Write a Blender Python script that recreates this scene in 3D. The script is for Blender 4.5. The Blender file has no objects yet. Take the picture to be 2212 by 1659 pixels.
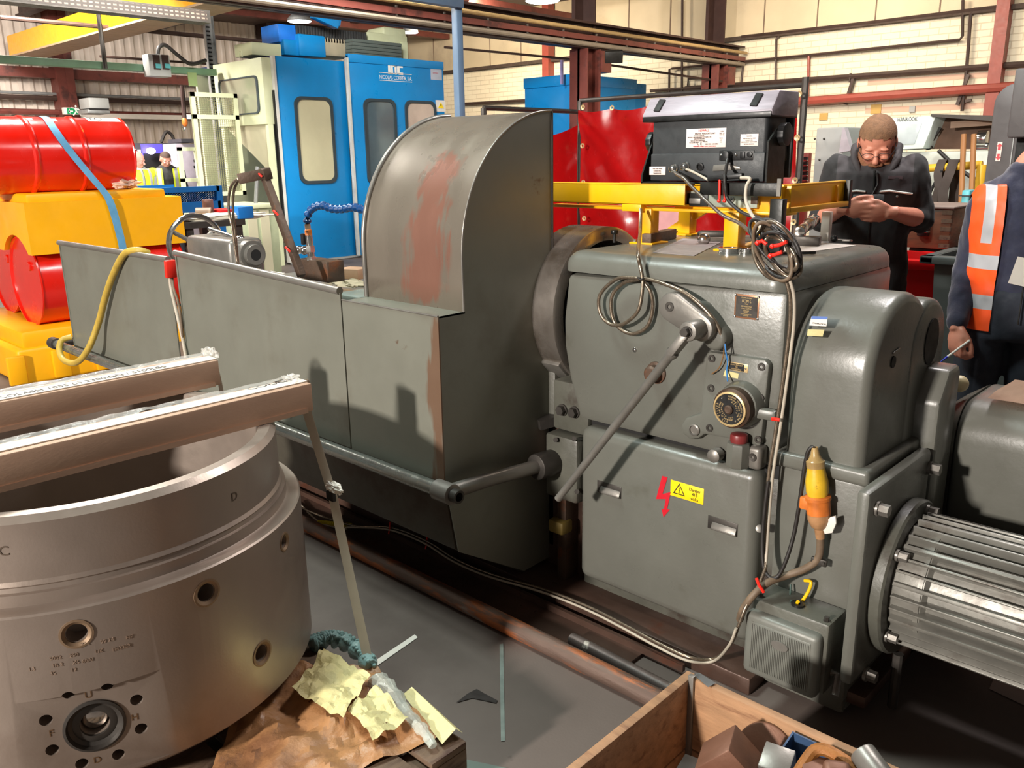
import bpy, bmesh, math, random
from mathutils import Vector, Matrix, noise
PI = math.pi
random.seed(7)
C = bpy.context.scene.collection
V = Vector
# ------------------------------------------------------------------ camera
FPX = 1820.0; CAMH = 1.55
YAW, PIT, ROL = math.radians(43.84), math.radians(15.147), math.radians(-.885)
_f = V((-math.sin(YAW)*math.cos(PIT), math.cos(YAW)*math.cos(PIT), -math.sin(PIT)))
_r0 = V((math.cos(YAW), math.sin(YAW), 0)); _u0 = _r0.cross(_f)
_r = math.cos(ROL)*_r0 + math.sin(ROL)*_u0
_u = -math.sin(ROL)*_r0 + math.cos(ROL)*_u0
CAM = V((0, 0, CAMH))
def ray(px, py): return (px-1106)/FPX*_r - (py-829.5)/FPX*_u + _f
def AX(px, py, x): d = ray(px, py); return CAM + d*(x/d.x)           # surveyed point on a plane of constant x
def AY(px, py, y): d = ray(px, py); return CAM + d*(y/d.y)
def AZ(px, py, z): d = ray(px, py); return CAM + d*((z-CAMH)/d.z)
def AT(px, py, t): return CAM + ray(px, py)*t
def proj(p):
    d = V(p)-CAM; t = d.dot(_f)
    return (1106+FPX*d.dot(_r)/t, 829.5-FPX*d.dot(_u)/t, t)
cd = bpy.data.cameras.new('camera'); cam = bpy.data.objects.new('camera', cd); C.objects.link(cam)
cam.matrix_world = Matrix((( _r.x, _u.x, -_f.x, 0), (_r.y, _u.y, -_f.y, 0), (_r.z, _u.z, -_f.z, CAMH), (0, 0, 0, 1)))
cd.sensor_fit = 'HORIZONTAL'; cd.sensor_width = 36; cd.lens = 36*FPX/2212; cd.clip_start = .05; cd.clip_end = 200
bpy.context.scene.camera = cam

# ------------------------------------------------------------------ mesh builder
def basis(z):
    z = V(z).normalized(); a = V((0, 0, 1)) if abs(z.z) < .9 else V((1, 0, 0))
    x = a.cross(z).normalized(); return x, z.cross(x), z
def smooth_path(pts, n=8, closed=False):
    pts = [V(p) for p in pts]; N = len(pts); out = []
    if N < 3: return pts
    rng = range(N) if closed else range(N-1)
    for i in rng:
        if closed: a, b, c, d = pts[(i-1) % N], pts[i], pts[(i+1) % N], pts[(i+2) % N]
        else: a, b, c, d = pts[max(i-1, 0)], pts[i], pts[i+1], pts[min(i+2, N-1)]
        for k in range(n):
            t = k/n
            out.append(.5*((2*b)+(c-a)*t+(2*a-5*b+4*c-d)*t*t+(3*b-a-3*c+d)*t**3))
    if not closed: out.append(pts[-1])
    return out
class MB:
    def __init__(s): s.bm = bmesh.new()
    def _add(s, fn, bev=0, seg=2, M=None, edges=None):
        t = bmesh.new(); fn(t)
        if bev > 0:
            es = list(t.edges) if edges is None else [e for e in t.edges if edges(e)]
            if es: bmesh.ops.bevel(t, geom=es, offset=bev, segments=seg, profile=.5, affect='EDGES', clamp_overlap=True)
        if M is not None: t.transform(M)
        me = bpy.data.meshes.new('tmp'); t.to_mesh(me); t.free(); s.bm.from_mesh(me); bpy.data.meshes.remove(me)
        return s
    def box(s, a, b, bev=0, seg=2, M=None, edges=None):
        a, b = V(a), V(b); lo = V(map(min, a, b)); hi = V(map(max, a, b))
        def fn(t):
            bmesh.ops.create_cube(t, size=1)
            for v in t.verts: v.co = V(((lo[i]+hi[i])/2 + v.co[i]*(hi[i]-lo[i]) for i in range(3)))
        return s._add(fn, bev, seg, M, edges)
    def obox(s, c, size, rz=0, rx=0, ry=0, bev=0, seg=2):
        M = Matrix.Translation(V(c)) @ Matrix.Rotation(rz, 4, 'Z') @ Matrix.Rotation(rx, 4, 'X') @ Matrix.Rotation(ry, 4, 'Y')
        h = V(size)/2; return s.box(-h, h, bev, seg, M)
    def bar(s, p0, p1, w, h, up=(0, 0, 1), bev=0):
        p0, p1 = V(p0), V(p1); d = p1-p0; L = d.length; d.normalize(); up = V(up)
        x = d.cross(up).normalized(); u = x.cross(d)
        M = Matrix(((d.x, x.x, u.x, p0.x), (d.y, x.y, u.y, p0.y), (d.z, x.z, u.z, p0.z), (0, 0, 0, 1)))
        return s.box((0, -w/2, -h/2), (L, w/2, h/2), bev, 2, M)
    def prism(s, poly, axis, a, b, bev=0, seg=2, edges=None):
        """poly: 2d points; axis 'x': (y,z), 'y': (x,z), 'z': (x,y)"""
        def at(p, h): return V((h, p[0], p[1])) if axis == 'x' else V((p[0], h, p[1])) if axis == 'y' else V((p[0], p[1], h))
        def fn(t):
            A = [t.verts.new(at(p, a)) for p in poly]; B = [t.verts.new(at(p, b)) for p in poly]; n = len(poly)
            t.faces.new(A); t.faces.new(B[::-1])
            for i in range(n): t.faces.new((A[i], B[i], B[(i+1) % n], A[(i+1) % n]))
            bmesh.ops.recalc_face_normals(t, faces=t.faces)
        return s._add(fn, bev, seg, None, edges)
    def loft(s, rings, closed=True, cap=True):
        def fn(t):
            R = [[t.verts.new(V(p)) for p in r] for r in rings]; n = len(R[0])
            for i in range(len(R)-1):
                for j in range(n if closed else n-1):
                    t.faces.new((R[i][j], R[i][(j+1) % n], R[i+1][(j+1) % n], R[i+1][j]))
            if cap and closed:
                t.faces.new(R[0][::-1]); t.faces.new(R[-1])
            if closed: bmesh.ops.recalc_face_normals(t, faces=t.faces)
        return s._add(fn)
    def tube(s, pts, r, n=10, closed=False, cap=True, sq=1):
        pts = [V(p) for p in pts]; N = len(pts); rings = []
        rr = r if isinstance(r, (list, tuple)) else [r]*N
        d0 = (pts[1]-pts[0]).normalized(); x, y, _ = basis(d0)
        for i, p in enumerate(pts):
            if closed: d = (pts[(i+1) % N]-pts[i-1])
            else: d = pts[min(i+1, N-1)]-pts[max(i-1, 0)]
            if d.length < 1e-9: d = d0
            d.normalize(); x = (x-d*x.dot(d))
            if x.length < 1e-6: x = basis(d)[0]
            x.normalize(); y = d.cross(x)
            rings.append([p+(x*math.cos(2*PI*k/n)+y*math.sin(2*PI*k/n)*sq)*rr[i] for k in range(n)])
        if closed: rings.append(rings[0])
        return s.loft(rings, True, cap and not closed)
    def cyl(s, p0, p1, r, r1=None, n=28, bev=0):
        p0, p1 = V(p0), V(p1); x, y, z = basis(p1-p0); r1 = r if r1 is None else r1
        L = (p1-p0).length
        if bev > 0: return s.lathe([(0, 0), (r-bev, 0), (r-bev*.3, bev*.3), (r, bev), (r1, L-bev), (r1-bev*.3, L-bev*.3), (r1-bev, L), (0, L)], p0, z, n)
        return s.loft([[q+(x*math.cos(2*PI*k/n)+y*math.sin(2*PI*k/n))*rad for k in range(n)] for q, rad in ((p0, r), (p1, r1))])
    def lathe(s, prof, o=(0, 0, 0), axis=(0, 0, 1), n=48):
        o = V(o); x, y, z = basis(axis)
        if z.z > .999: x, y = V((1, 0, 0)), V((0, 1, 0))
        def fn(t):
            R = []
            for r, h in prof:
                if r < 1e-6: R.append([t.verts.new(o+z*h)])
                else: R.append([t.verts.new(o+z*h+(x*math.cos(2*PI*k/n)+y*math.sin(2*PI*k/n))*r) for k in range(n)])
            for i in range(len(R)-1):
                a, b = R[i], R[i+1]
                for k in range(n):
                    k2 = (k+1) % n
                    if len(a) == 1 and len(b) == 1: continue
                    if len(a) == 1: t.faces.new((a[0], b[k2], b[k]))
                    elif len(b) == 1: t.faces.new((a[k], a[k2], b[0]))
                    else: t.faces.new((a[k], a[k2], b[k2], b[k]))
            bmesh.ops.recalc_face_normals(t, faces=t.faces)
        return s._add(fn)
    def ball(s, c, r, sc=(1, 1, 1), n=16, M=None):
        c = V(c)
        def fn(t):
            bmesh.ops.create_uvsphere(t, u_segments=n, v_segments=max(6, n*2//3), radius=1)
            for v in t.verts:
                q = V((v.co.x*r*sc[0], v.co.y*r*sc[1], v.co.z*r*sc[2])); v.co = c+(M @ q if M is not None else q)
        return s._add(fn)
    def grid(s, fn2, nu, nv, thick=0):
        def fn(t):
            G = [[t.verts.new(V(fn2(i/nu, j/nv))) for j in range(nv+1)] for i in range(nu+1)]
            for i in range(nu):
                for j in range(nv): t.faces.new((G[i][j], G[i+1][j], G[i+1][j+1], G[i][j+1]))
            if thick:
                bmesh.ops.solidify(t, geom=t.faces[:], thickness=thick)
            bmesh.ops.recalc_face_normals(t, faces=t.faces)
        return s._add(fn)
    def poly(s, pts, thick=0):
        def fn(t):
            t.faces.new([t.verts.new(V(p)) for p in pts])
            if thick: bmesh.ops.solidify(t, geom=t.faces[:], thickness=thick); bmesh.ops.recalc_face_normals(t, faces=t.faces)
        return s._add(fn)
    def hexbolt(s, p, d, r, h):
        p = V(p); d = V(d).normalized()
        s.cyl(p, p+d*h*.25, r*1.25, n=20); s.cyl(p+d*h*.25, p+d*h, r, n=6); return s
    def build(s, name, mat, parent=None, ang=35, local=False):
        me = bpy.data.meshes.new(name); s.bm.to_mesh(me); s.bm.free()
        return finish(me, name, mat, parent, ang, local)
def rootof(o):
    while o.parent is not None: o = o.parent
    return o
def finish(me, name, mat, parent=None, ang=35, local=False):
    for p in me.polygons: p.use_smooth = True
    try: me.set_sharp_from_angle(angle=math.radians(ang))
    except Exception: pass
    me.materials.append(mat)
    o = bpy.data.objects.new(name, me); C.objects.link(o)
    if parent is not None:
        o.parent = parent
        if not local:
            if parent.parent is None: o.matrix_parent_inverse = Matrix.Identity(4); me.transform(root_m[parent.name].inverted())
            else: me.transform(root_m[rootof(parent).name].inverted())
    return o
root_m = {}
def thing(name, label, cat, loc=(0, 0, 0), rot=0, group=None):
    o = bpy.data.objects.new(name, None); C.objects.link(o); o.empty_display_size = .1
    o.location = loc; o.rotation_euler = (0, 0, rot); o['label'] = label; o['category'] = cat
    if group: o['group'] = group
    root_m[o.name] = Matrix.Translation(V(loc)) @ Matrix.Rotation(rot, 4, 'Z')
    return o
def tag(o, label, cat, group=None, kind=None):
    """a thing that is one mesh: origin moved to its base"""
    me = o.data
    if len(me.vertices):
        lo = V((min(v.co[i] for v in me.vertices) for i in range(3))); hi = V((max(v.co[i] for v in me.vertices) for i in range(3)))
        b = V(((lo.x+hi.x)/2, (lo.y+hi.y)/2, lo.z)); me.transform(Matrix.Translation(-b)); o.location = b
        root_m[o.name] = Matrix.Translation(b)
    o['label'] = label; o['category'] = cat
    if group: o['group'] = group
    if kind: o['kind'] = kind
    return o
def struct(o): o['kind'] = 'structure'; return o
def lab(o, s): o['label'] = s; return o
def dup(root, loc=None, label=None, group=None):
    r = root.copy(); C.objects.link(r)
    if loc is not None: r.location = loc
    if label: r['label'] = label
    if group: r['group'] = group
    root_m[r.name] = Matrix.Translation(r.location) @ Matrix.Rotation(r.rotation_euler.z, 4, 'Z')
    for ch in list(root.children):
        c = ch.copy(); C.objects.link(c); c.parent = r
        for g in list(ch.children):
            d = g.copy(); C.objects.link(d); d.parent = c
    return r
def text(s, name, o, xdir, ydir, h, mat, parent, depth=.0005, align='CENTER', width=None, sx=1.0):
    """lettering as a mesh: baseline point o, reading direction xdir, up ydir, cap height h"""
    cu = bpy.data.curves.new('t', 'FONT'); cu.body = s; cu.size = h*1.4; cu.align_x = align; cu.extrude = depth; cu.resolution_u = 3
    ob = bpy.data.objects.new('t', cu); C.objects.link(ob)
    dg = bpy.context.evaluated_depsgraph_get(); me = bpy.data.meshes.new_from_object(ob.evaluated_get(dg))
    bpy.data.objects.remove(ob); bpy.data.curves.remove(cu)
    x = V(xdir).normalized(); y = V(ydir).normalized(); z = x.cross(y).normalized()
    if width and len(me.vertices):
        w = max(v.co.x for v in me.vertices)-min(v.co.x for v in me.vertices); sx = width/max(w, 1e-6)
    o = V(o)
    for v in me.vertices: v.co = o + x*(v.co.x*sx) + y*v.co.y + z*v.co.z
    me.materials.clear()
    return finish(me, name, mat, parent, 30)
def join_text(items, name, mat, parent):
    """several lines of lettering in ONE mesh: items = (string, origin, xdir, ydir, height, kwargs)"""
    b = bmesh.new()
    for it in items:
        kw = it[5] if len(it) > 5 else {}
        t = text(it[0], 'tmp', it[1], it[2], it[3], it[4], mat, None, **kw)
        b.from_mesh(t.data); me = t.data; bpy.data.objects.remove(t); bpy.data.meshes.remove(me)
    me = bpy.data.meshes.new(name); b.to_mesh(me); b.free()
    return finish(me, name, mat, parent, 30)

# ------------------------------------------------------------------ materials
def lin(c): return tuple(((v/255)/12.92 if v/255 <= .04045 else ((v/255+.055)/1.055)**2.4) for v in c)
def M(name, rgb, rough=.5, metal=0, var=.12, scale=6, bump=0, bscale=60, rgb2=None, mix=(.55, .7), mscale=3, stretch=(1, 1, 1),
      spec=.5, coat=0, alpha=1, trans=0, rvar=.08, emit=None, estr=0, rgb3=None, mix3=(.6, .7), m3scale=14, r2=None, sheen=0):
    m = bpy.data.materials.new(name); m.use_nodes = True; nt = m.node_tree; N = nt.nodes; L = nt.links
    b = N['Principled BSDF']; c = lin(rgb)
    b.inputs['Roughness'].default_value = rough; b.inputs['Metallic'].default_value = metal
    b.inputs['Specular IOR Level'].default_value = spec
    if coat: b.inputs['Coat Weight'].default_value = coat; b.inputs['Coat Roughness'].default_value = .15
    if sheen: b.inputs['Sheen Weight'].default_value = sheen
    if trans: b.inputs['Transmission Weight'].default_value = trans
    if alpha < 1: b.inputs['Alpha'].default_value = alpha
    if emit: b.inputs['Emission Color'].default_value = (*lin(emit), 1); b.inputs['Emission Strength'].default_value = estr
    tc = N.new('ShaderNodeTexCoord'); mp = N.new('ShaderNodeMapping'); mp.inputs['Scale'].default_value = stretch
    L.new(tc.outputs['Object'], mp.inputs['Vector'])
    def nz(sc, det=4, ro=.55):
        n = N.new('ShaderNodeTexNoise'); n.inputs['Scale'].default_value = sc; n.inputs['Detail'].default_value = det
        n.inputs['Roughness'].default_value = ro; L.new(mp.outputs[0], n.inputs['Vector']); return n
    n1 = nz(scale)
    r = N.new('ShaderNodeMapRange'); r.inputs['From Min'].default_value = .3; r.inputs['From Max'].default_value = .7
    L.new(n1.outputs['Fac'], r.inputs['Value'])
    mx = N.new('ShaderNodeMix'); mx.data_type = 'RGBA'
    mx.inputs[6].default_value = (*[v*(1-var) for v in c], 1); mx.inputs[7].default_value = (*[min(1, v*(1+var)) for v in c], 1)
    L.new(r.outputs[0], mx.inputs[0]); col = mx.outputs[2]
    def over(col, rgbx, lohi, sc):
        n2 = nz(sc, 6, .62); rp = N.new('ShaderNodeMapRange'); rp.inputs['From Min'].default_value = lohi[0]; rp.inputs['From Max'].default_value = lohi[1]
        rp.interpolation_type = 'SMOOTHSTEP'; L.new(n2.outputs['Fac'], rp.inputs['Value'])
        m2 = N.new('ShaderNodeMix'); m2.data_type = 'RGBA'; L.new(rp.outputs[0], m2.inputs[0]); L.new(col, m2.inputs[6]); m2.inputs[7].default_value = (*lin(rgbx), 1)
        return m2.outputs[2], rp
    if rgb2: col, rp = over(col, rgb2, mix, mscale)
    if rgb3: col, _ = over(col, rgb3, mix3, m3scale)
    L.new(col, b.inputs['Base Color'])
    rr = N.new('ShaderNodeMapRange'); rr.inputs['From Min'].default_value = .3; rr.inputs['From Max'].default_value = .7
    rr.inputs['To Min'].default_value = max(.02, rough-rvar); rr.inputs['To Max'].default_value = min(1, rough+rvar)
    L.new(nz(scale*2.3).outputs['Fac'], rr.inputs['Value']); L.new(rr.outputs[0], b.inputs['Roughness'])
    if bump:
        bp = N.new('ShaderNodeBump'); bp.inputs['Strength'].default_value = bump; bp.inputs['Distance'].default_value = .01
        L.new(nz(bscale, 5).outputs['Fac'], bp.inputs['Height']); L.new(bp.outputs[0], b.inputs['Normal'])
    m['_b'] = 1
    return m
def rust_streak(m, rgb, cx, wx, z0, z1, axis='x', scale=(60, 60, 4), thr=(.38, .62)):
    """a stain with a shape of its own: a band round x = cx, broken up by upright noise, between two heights (object coordinates)"""
    nt = m.node_tree; N = nt.nodes; L = nt.links; b = N['Principled BSDF']; src = b.inputs['Base Color'].links[0].from_socket
    tc = N.new('ShaderNodeTexCoord'); sp = N.new('ShaderNodeSeparateXYZ'); L.new(tc.outputs['Object'], sp.inputs[0])
    def mth(op, a, bb=None, cc=None):
        n = N.new('ShaderNodeMath'); n.operation = op
        for i, v in enumerate((a, bb, cc)):
            if v is None: continue
            if isinstance(v, (int, float)): n.inputs[i].default_value = v
            else: L.new(v, n.inputs[i])
        return n.outputs[0]
    ax = sp.outputs[{'x': 0, 'y': 1}[axis]]
    mp = N.new('ShaderNodeMapping'); mp.inputs['Scale'].default_value = scale; L.new(tc.outputs['Object'], mp.inputs[0])
    nz = N.new('ShaderNodeTexNoise'); nz.inputs['Scale'].default_value = 1; nz.inputs['Detail'].default_value = 5; L.new(mp.outputs[0], nz.inputs[0])
    nz2 = N.new('ShaderNodeTexNoise'); nz2.inputs['Scale'].default_value = 6; nz2.inputs['Detail'].default_value = 3; L.new(tc.outputs['Object'], nz2.inputs[0])
    dx = mth('ABSOLUTE', mth('SUBTRACT', ax, cx)); fx = mth('SUBTRACT', 1, mth('DIVIDE', dx, wx))
    mr = N.new('ShaderNodeMapRange'); mr.inputs['From Min'].default_value = z0-.06; mr.inputs['From Max'].default_value = z0+.03; L.new(sp.outputs[2], mr.inputs[0])
    mr2 = N.new('ShaderNodeMapRange'); mr2.inputs['From Min'].default_value = z1+.06; mr2.inputs['From Max'].default_value = z1-.06; L.new(sp.outputs[2], mr2.inputs[0])
    s = mth('MULTIPLY', mth('MULTIPLY', mr.outputs[0], mr2.outputs[0]), fx)
    s = mth('ADD', s, mth('ADD', mth('MULTIPLY', mth('SUBTRACT', nz.outputs[0], .5), 1.1), mth('MULTIPLY', mth('SUBTRACT', nz2.outputs[0], .5), 1.2)))
    mr3 = N.new('ShaderNodeMapRange'); mr3.inputs['From Min'].default_value = thr[0]; mr3.inputs['From Max'].default_value = thr[1]; L.new(s, mr3.inputs[0])
    f = mth('MULTIPLY', mr3.outputs[0], mth('GREATER_THAN', fx, 0)); f = mth('MULTIPLY', f, .8)
    mx = N.new('ShaderNodeMix'); mx.data_type = 'RGBA'; L.new(f, mx.inputs[0]); L.new(src, mx.inputs[6]); mx.inputs[7].default_value = (*lin(rgb), 1)
    L.new(mx.outputs[2], b.inputs['Base Color'])
GREEN = M('machine_grey_green_paint', (99, 99, 92), .33, .0, .06, 5, .05, 90, rgb2=(86, 85, 76), mix=(.6, .75), mscale=4, spec=.55)
GREEND = M('dirty_machine_paint', (86, 86, 78), .4, 0, .18, 7, .1, 60, rgb2=(58, 48, 42), mix=(.5, .7), mscale=5)
def sheet_mat(n): return M(n, (126, 126, 115), .42, .3, .06, 3, .02, 80, rgb2=(112, 108, 96), mix=(.5, .75), mscale=2.5, rgb3=(96, 74, 58), mix3=(.68, .76), m3scale=7)
SHEET = sheet_mat('galvanised_sheet'); SHEETF = sheet_mat('rust_edged_sheet')
HOOD = M('hood_steel', (134, 124, 112), .3, .5, .06, 4, .03, 150, rgb2=(116, 106, 96), mix=(.5, .7), mscale=3, stretch=(1, 1, .3))
SIDE = sheet_mat('guard_side_sheet')
STEEL = M('turned_steel', (168, 160, 152), .28, .75, .1, 5, .02, 120, rgb2=(120, 108, 96), mix=(.5, .72), mscale=3)
RSTEEL = M('ring_steel', (158, 144, 133), .4, .6, .06, 4, .03, 150, rgb2=(142, 126, 114), mix=(.5, .75), mscale=2.5)
PADSTEEL = M('port_face_steel', (140, 116, 92), .5, .4, .12, 8, .03, 120, rgb2=(96, 70, 44), mix=(.58, .72), mscale=9)
BRIGHT = M('bright_bar_steel', (156, 158, 152), .26, .8, .08, 8, 0, 90, rgb2=(104, 96, 88), mix=(.55, .72), mscale=6)
DSTEEL = M('dull_dark_steel', (74, 70, 66), .45, .55, .2, 9, .08, 60)
GREYST = M('grey_worn_steel', (128, 124, 118), .38, .5, .15, 9, .05, 60)
CHROME = M('polished_steel', (200, 198, 194), .15, .95, .05, 8)
IRON = M('brown_iron', (84, 66, 54), .55, .4, .2, 12, .15, 80, rgb2=(110, 66, 40), mix=(.56, .7), mscale=10)
RUSTP = M('rusty_pipe', (104, 84, 74), .6, .3, .2, 12, .25, 70, rgb2=(172, 98, 54), mix=(.5, .62), mscale=11, rgb3=(150, 142, 136), mix3=(.66, .72), m3scale=6, stretch=(.25, 1.3, 1.3))
OILY = M('oily_brown_metal', (82, 62, 53), .35, .3, .25, 8, .1, 50, rgb2=(92, 52, 36), mix=(.55, .72), mscale=5)
BLACK = M('black_plastic', (24, 24, 25), .42, 0, .15, 20)
BLACKM = M('black_steel', (34, 34, 32), .42, .4, .2, 14, .05)
CHAR = M('charcoal_plastic', (48, 50, 52), .5, 0, .08, 20, .05, 300)
DARKV = M('dark_recess', (14, 12, 11), .7, 0, .1, 10)
RED = M('red_cable_tie', (226, 40, 26), .4, 0, .05, 20)
REDD = M('red_drum_paint', (222, 26, 12), .22, 0, .06, 3, .01, 20, spec=.6, coat=.3)
REDC = M('red_curtain_vinyl', (200, 24, 26), .22, 0, .1, 4, .05, 12, spec=.6)
REDP = M('red_plastic', (206, 16, 18), .35, 0, .06, 4)
YELP = M('yellow_polyethylene', (250, 176, 8), .45, 0, .05, 4, .03, 40)
YELS = M('yellow_steel_paint', (236, 170, 6), .38, 0, .07, 6, .03, 60, rgb3=(60, 44, 20), mix3=(.7, .76), m3scale=9)
YELR = M('yellow_rail_paint', (226, 178, 50), .4, 0, .08, 6)
YELT = M('yellow_hose', (182, 152, 62), .5, 0, .15, 18)
BLUE = M('blue_enclosure_paint', (14, 134, 204), .34, 0, .05, 3, .02, 60)
BLUEG = M('dull_blue_paint', (102, 128, 156), .45, 0, .1, 5)
BLUEF = M('blue_steel_paint', (18, 112, 190), .4, 0, .08, 6)
BLUEH = M('blue_hose_plastic', (8, 60, 112), .35, 0, .06, 9)
NAVY = M('navy_tray_paint', (48, 72, 104), .45, .1, .15, 8, .05)
CREAM = M('cream_green_paint', (206, 212, 176), .42, 0, .06, 4)
CREAMD = M('cream_side_paint', (196, 192, 164), .45, 0, .05, 4)
BROWNP = M('old_red_oxide_paint', (112, 58, 50), .5, .1, .15, 5, .05, 40, rgb2=(70, 40, 36), mix=(.52, .7), mscale=3)
DBROWN = M('dark_brown_steel', (62, 42, 38), .55, .2, .2, 5, .05)
PIPEB = M('dark_pipe_paint', (66, 50, 44), .5, .2, .15, 9)
REDPIPE = M('red_oxide_pipe', (150, 70, 58), .45, 0, .1, 9)
GALV = M('galvanised_steel', (150, 152, 152), .45, .5, .12, 12)
WOOD = M('crate_pine', (164, 124, 90), .65, 0, .2, 4, .12, 40, stretch=(2, 9, 14), rgb2=(122, 84, 58), mix=(.5, .72), mscale=3)
WOODD = M('weathered_board', (104, 84, 66), .7, 0, .2, 5, .15, 40, stretch=(10, 2, 10), rgb2=(70, 48, 38), mix=(.5, .7), mscale=3)
CHESTW = M('old_chest_wood', (122, 78, 54), .55, 0, .18, 4, .08, 40, stretch=(3, 3, 14), rgb2=(92, 70, 56), mix=(.5, .7), mscale=3)
CARD = M('brown_cardboard', (186, 152, 128), .6, 0, .06, 7, .05, 60, stretch=(3, 1, 3))
PAPER = M('oiled_brown_paper', (170, 124, 82), .45, 0, .12, 5, .5, 30, rgb2=(132, 92, 62), mix=(.48, .66), mscale=5, rgb3=(90, 52, 26), mix3=(.7, .73), m3scale=26)
PAPERY = M('pale_yellow_paper', (208, 198, 142), .6, 0, .1, 8, .5, 40, rgb3=(120, 88, 40), mix3=(.69, .73), m3scale=30)
WHITE = M('white_label', (232, 226, 216), .5, 0, .04, 9)
STRAPW = M('white_woven_strap', (218, 208, 196), .55, 0, .06, 30, .1, 260)
YELLAB = M('yellow_label', (250, 214, 24), .4, 0, .03, 9)
INK = M('black_ink', (26, 22, 20), .5, 0, .02, 9)
REDINK = M('red_ink', (196, 22, 40), .4, 0, .04, 9)
WINK = M('white_ink', (236, 236, 230), .5, 0, .03, 9)
BRASSI = M('brass_lettering', (206, 178, 128), .4, .3, .1, 12)
COPPER = M('copper_plate', (160, 112, 82), .4, .5, .15, 14)
SKIN = M('skin', (206, 136, 112), .5, 0, .08, 14, .05, 120)
HAIR = M('short_brown_hair', (128, 92, 64), .75, 0, .2, 60, .5, 260)
BEARD = M('brown_beard', (132, 86, 58), .8, 0, .25, 60, .6, 260)
BLK = M('black_workwear', (30, 29, 30), .8, 0, .15, 12, .3, 14, sheen=.1)
BLKG = M('charcoal_yoke_cloth', (58, 54, 56), .8, 0, .12, 12, .3, 14)
FLEECE = M('navy_fleece', (36, 38, 58), .9, 0, .15, 18, .35, 26, sheen=.3)
JEANS = M('dark_trousers', (34, 38, 48), .85, 0, .15, 16, .2, 30)
HIVY = M('yellow_hi_vis', (214, 232, 40), .6, 0, .08, 10, .15, 16)
HIVO = M('orange_hi_vis', (255, 84, 22), .55, 0, .06, 10, .2, 12)
REFL = M('silver_reflective_tape', (176, 176, 180), .4, .1, .06, 12)
GREYC = M('grey_machine_paint', (160, 162, 160), .45, 0, .06, 4)
DGREYM = M('dark_grey_machine_paint', (98, 94, 94), .45, .2, .06, 14, .1, 400)
BLKG2 = M('dark_cabinet_paint', (58, 56, 62), .5, 0, .1, 5)
CASTG = M('grey_cast_paint', (112, 113, 106), .42, .1, .08, 9, .06, 60)
FINM = M('worn_motor_paint', (120, 118, 111), .4, .25, .18, 9, .08, 50, rgb2=(96, 88, 80), mix=(.52, .7), mscale=8)
BIN = M('grey_bin_plastic', (74, 80, 78), .5, 0, .07, 6, .04, 80)
TEAL = M('teal_paint', (90, 178, 186), .45, 0, .08, 6)
ORANGE = M('orange_plastic', (204, 112, 44), .45, 0, .25, 24, rgb3=(110, 60, 30), mix3=(.6, .7), m3scale=30)
YELPL = M('scuffed_yellow_plug', (214, 172, 40), .4, 0, .15, 16, .05, 60, rgb3=(130, 92, 30), mix3=(.62, .7), m3scale=22)
ARMOUR = M('steel_armoured_sheath', (136, 122, 106), .32, .75, .25, 90)
CABLEK = M('black_cable_sheath', (38, 34, 32), .5, 0, .15, 16)
CABLEW = M('pale_grey_cable', (176, 166, 150), .5, 0, .1, 16)
CABLEBR = M('dusty_brown_cable', (110, 92, 74), .6, 0, .2, 30)
IVORY = M('ivory_knob', (206, 188, 148), .4, 0, .08, 20)
PARTITION = None
# ================================================================== LATHE
HY = 2.12                                   # front face of the headstock
lathe = thing('lathe', 'big grey green engine lathe headstock with gear cover standing behind the sheet metal guard', 'lathe', (-1.4, 2.45, 0))
def hf(px, py, y=HY): p = AY(px, py, y); return (p.x, p.z)
# headstock casing: outline of the front face, pushed back
out = [hf(1226, 590), hf(1216, 690), hf(1217, 745), hf(1228, 815), hf(1243, 870), hf(1250, 905), (-1.01, .685), (-1.01, 1.187), (-1.78, 1.187)][:-1]
cas = MB().prism(out, 'y', HY, 2.87, .02, 2).build('headstock', GREEN, lathe)
MB().box((-1.80, HY-.004, 1.184), (-1.012, 2.88, 1.25), .052, 5, edges=lambda e: min(v.co.z for v in e.verts) > 1.2 or abs(e.verts[0].co.z-e.verts[1].co.z) > .03).build('headstock_lid', GREEN, lathe, 50)
b = MB().box((-1.86, 2.14, .62), (-1.70, 2.6, .80), .012); b.build('headstock_foot', GREEND, lathe)
for px, py in ((1216, 885), (1242, 890)):
    MB().hexbolt(AY(px, py, 2.14), (0, -1, 0), .017, .022).build('hex_bolt', DSTEEL, lathe, 20)
MB().ball(AY(1371, 756, HY), .008, (1, .6, 1)).build('screw', CHROME, lathe)
# joint strip and base
MB().box((-1.86, 2.16, .64), (-.99, 2.8, .69)).build('joint_strip', DARKV, lathe)
MB().box((-1.74, 2.17, .03), (-1.0, 2.85, .645), .01).build('base', GREEND, lathe)
MB().box((-1.99, 2.2, .0), (-1.74, 2.8, .62), .006).build('bed_end', OILY, lathe)
MB().box((-4.75, 2.2, .12), (-1.9, 2.75, .86), .01).build('bed', GREEND, lathe)
for y in (2.26, 2.62): MB().prism([(y-.05, .86), (y+.05, .86), (y+.05, .89), (y, .915), (y-.05, .89)], 'x', -4.72, -1.95).build('bed_way', BRIGHT, lathe)
MB().box((-4.7, 2.03, .0), (-1.0, 2.25, .055), .006).build('plinth', OILY, lathe)
# flange block and arm root at the left end
fl = MB().box((-1.86, 2.10, .38), (-1.715, 2.2, .615), .012).build('feed_bracket', GREEND, lathe)
for px, py in ((1240, 948), (1246, 1062), (1200, 950)): MB().cyl(AY(px, py, 2.105), AY(px, py, 2.085), .009, n=6).build('bolt', DSTEEL, fl)
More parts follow.
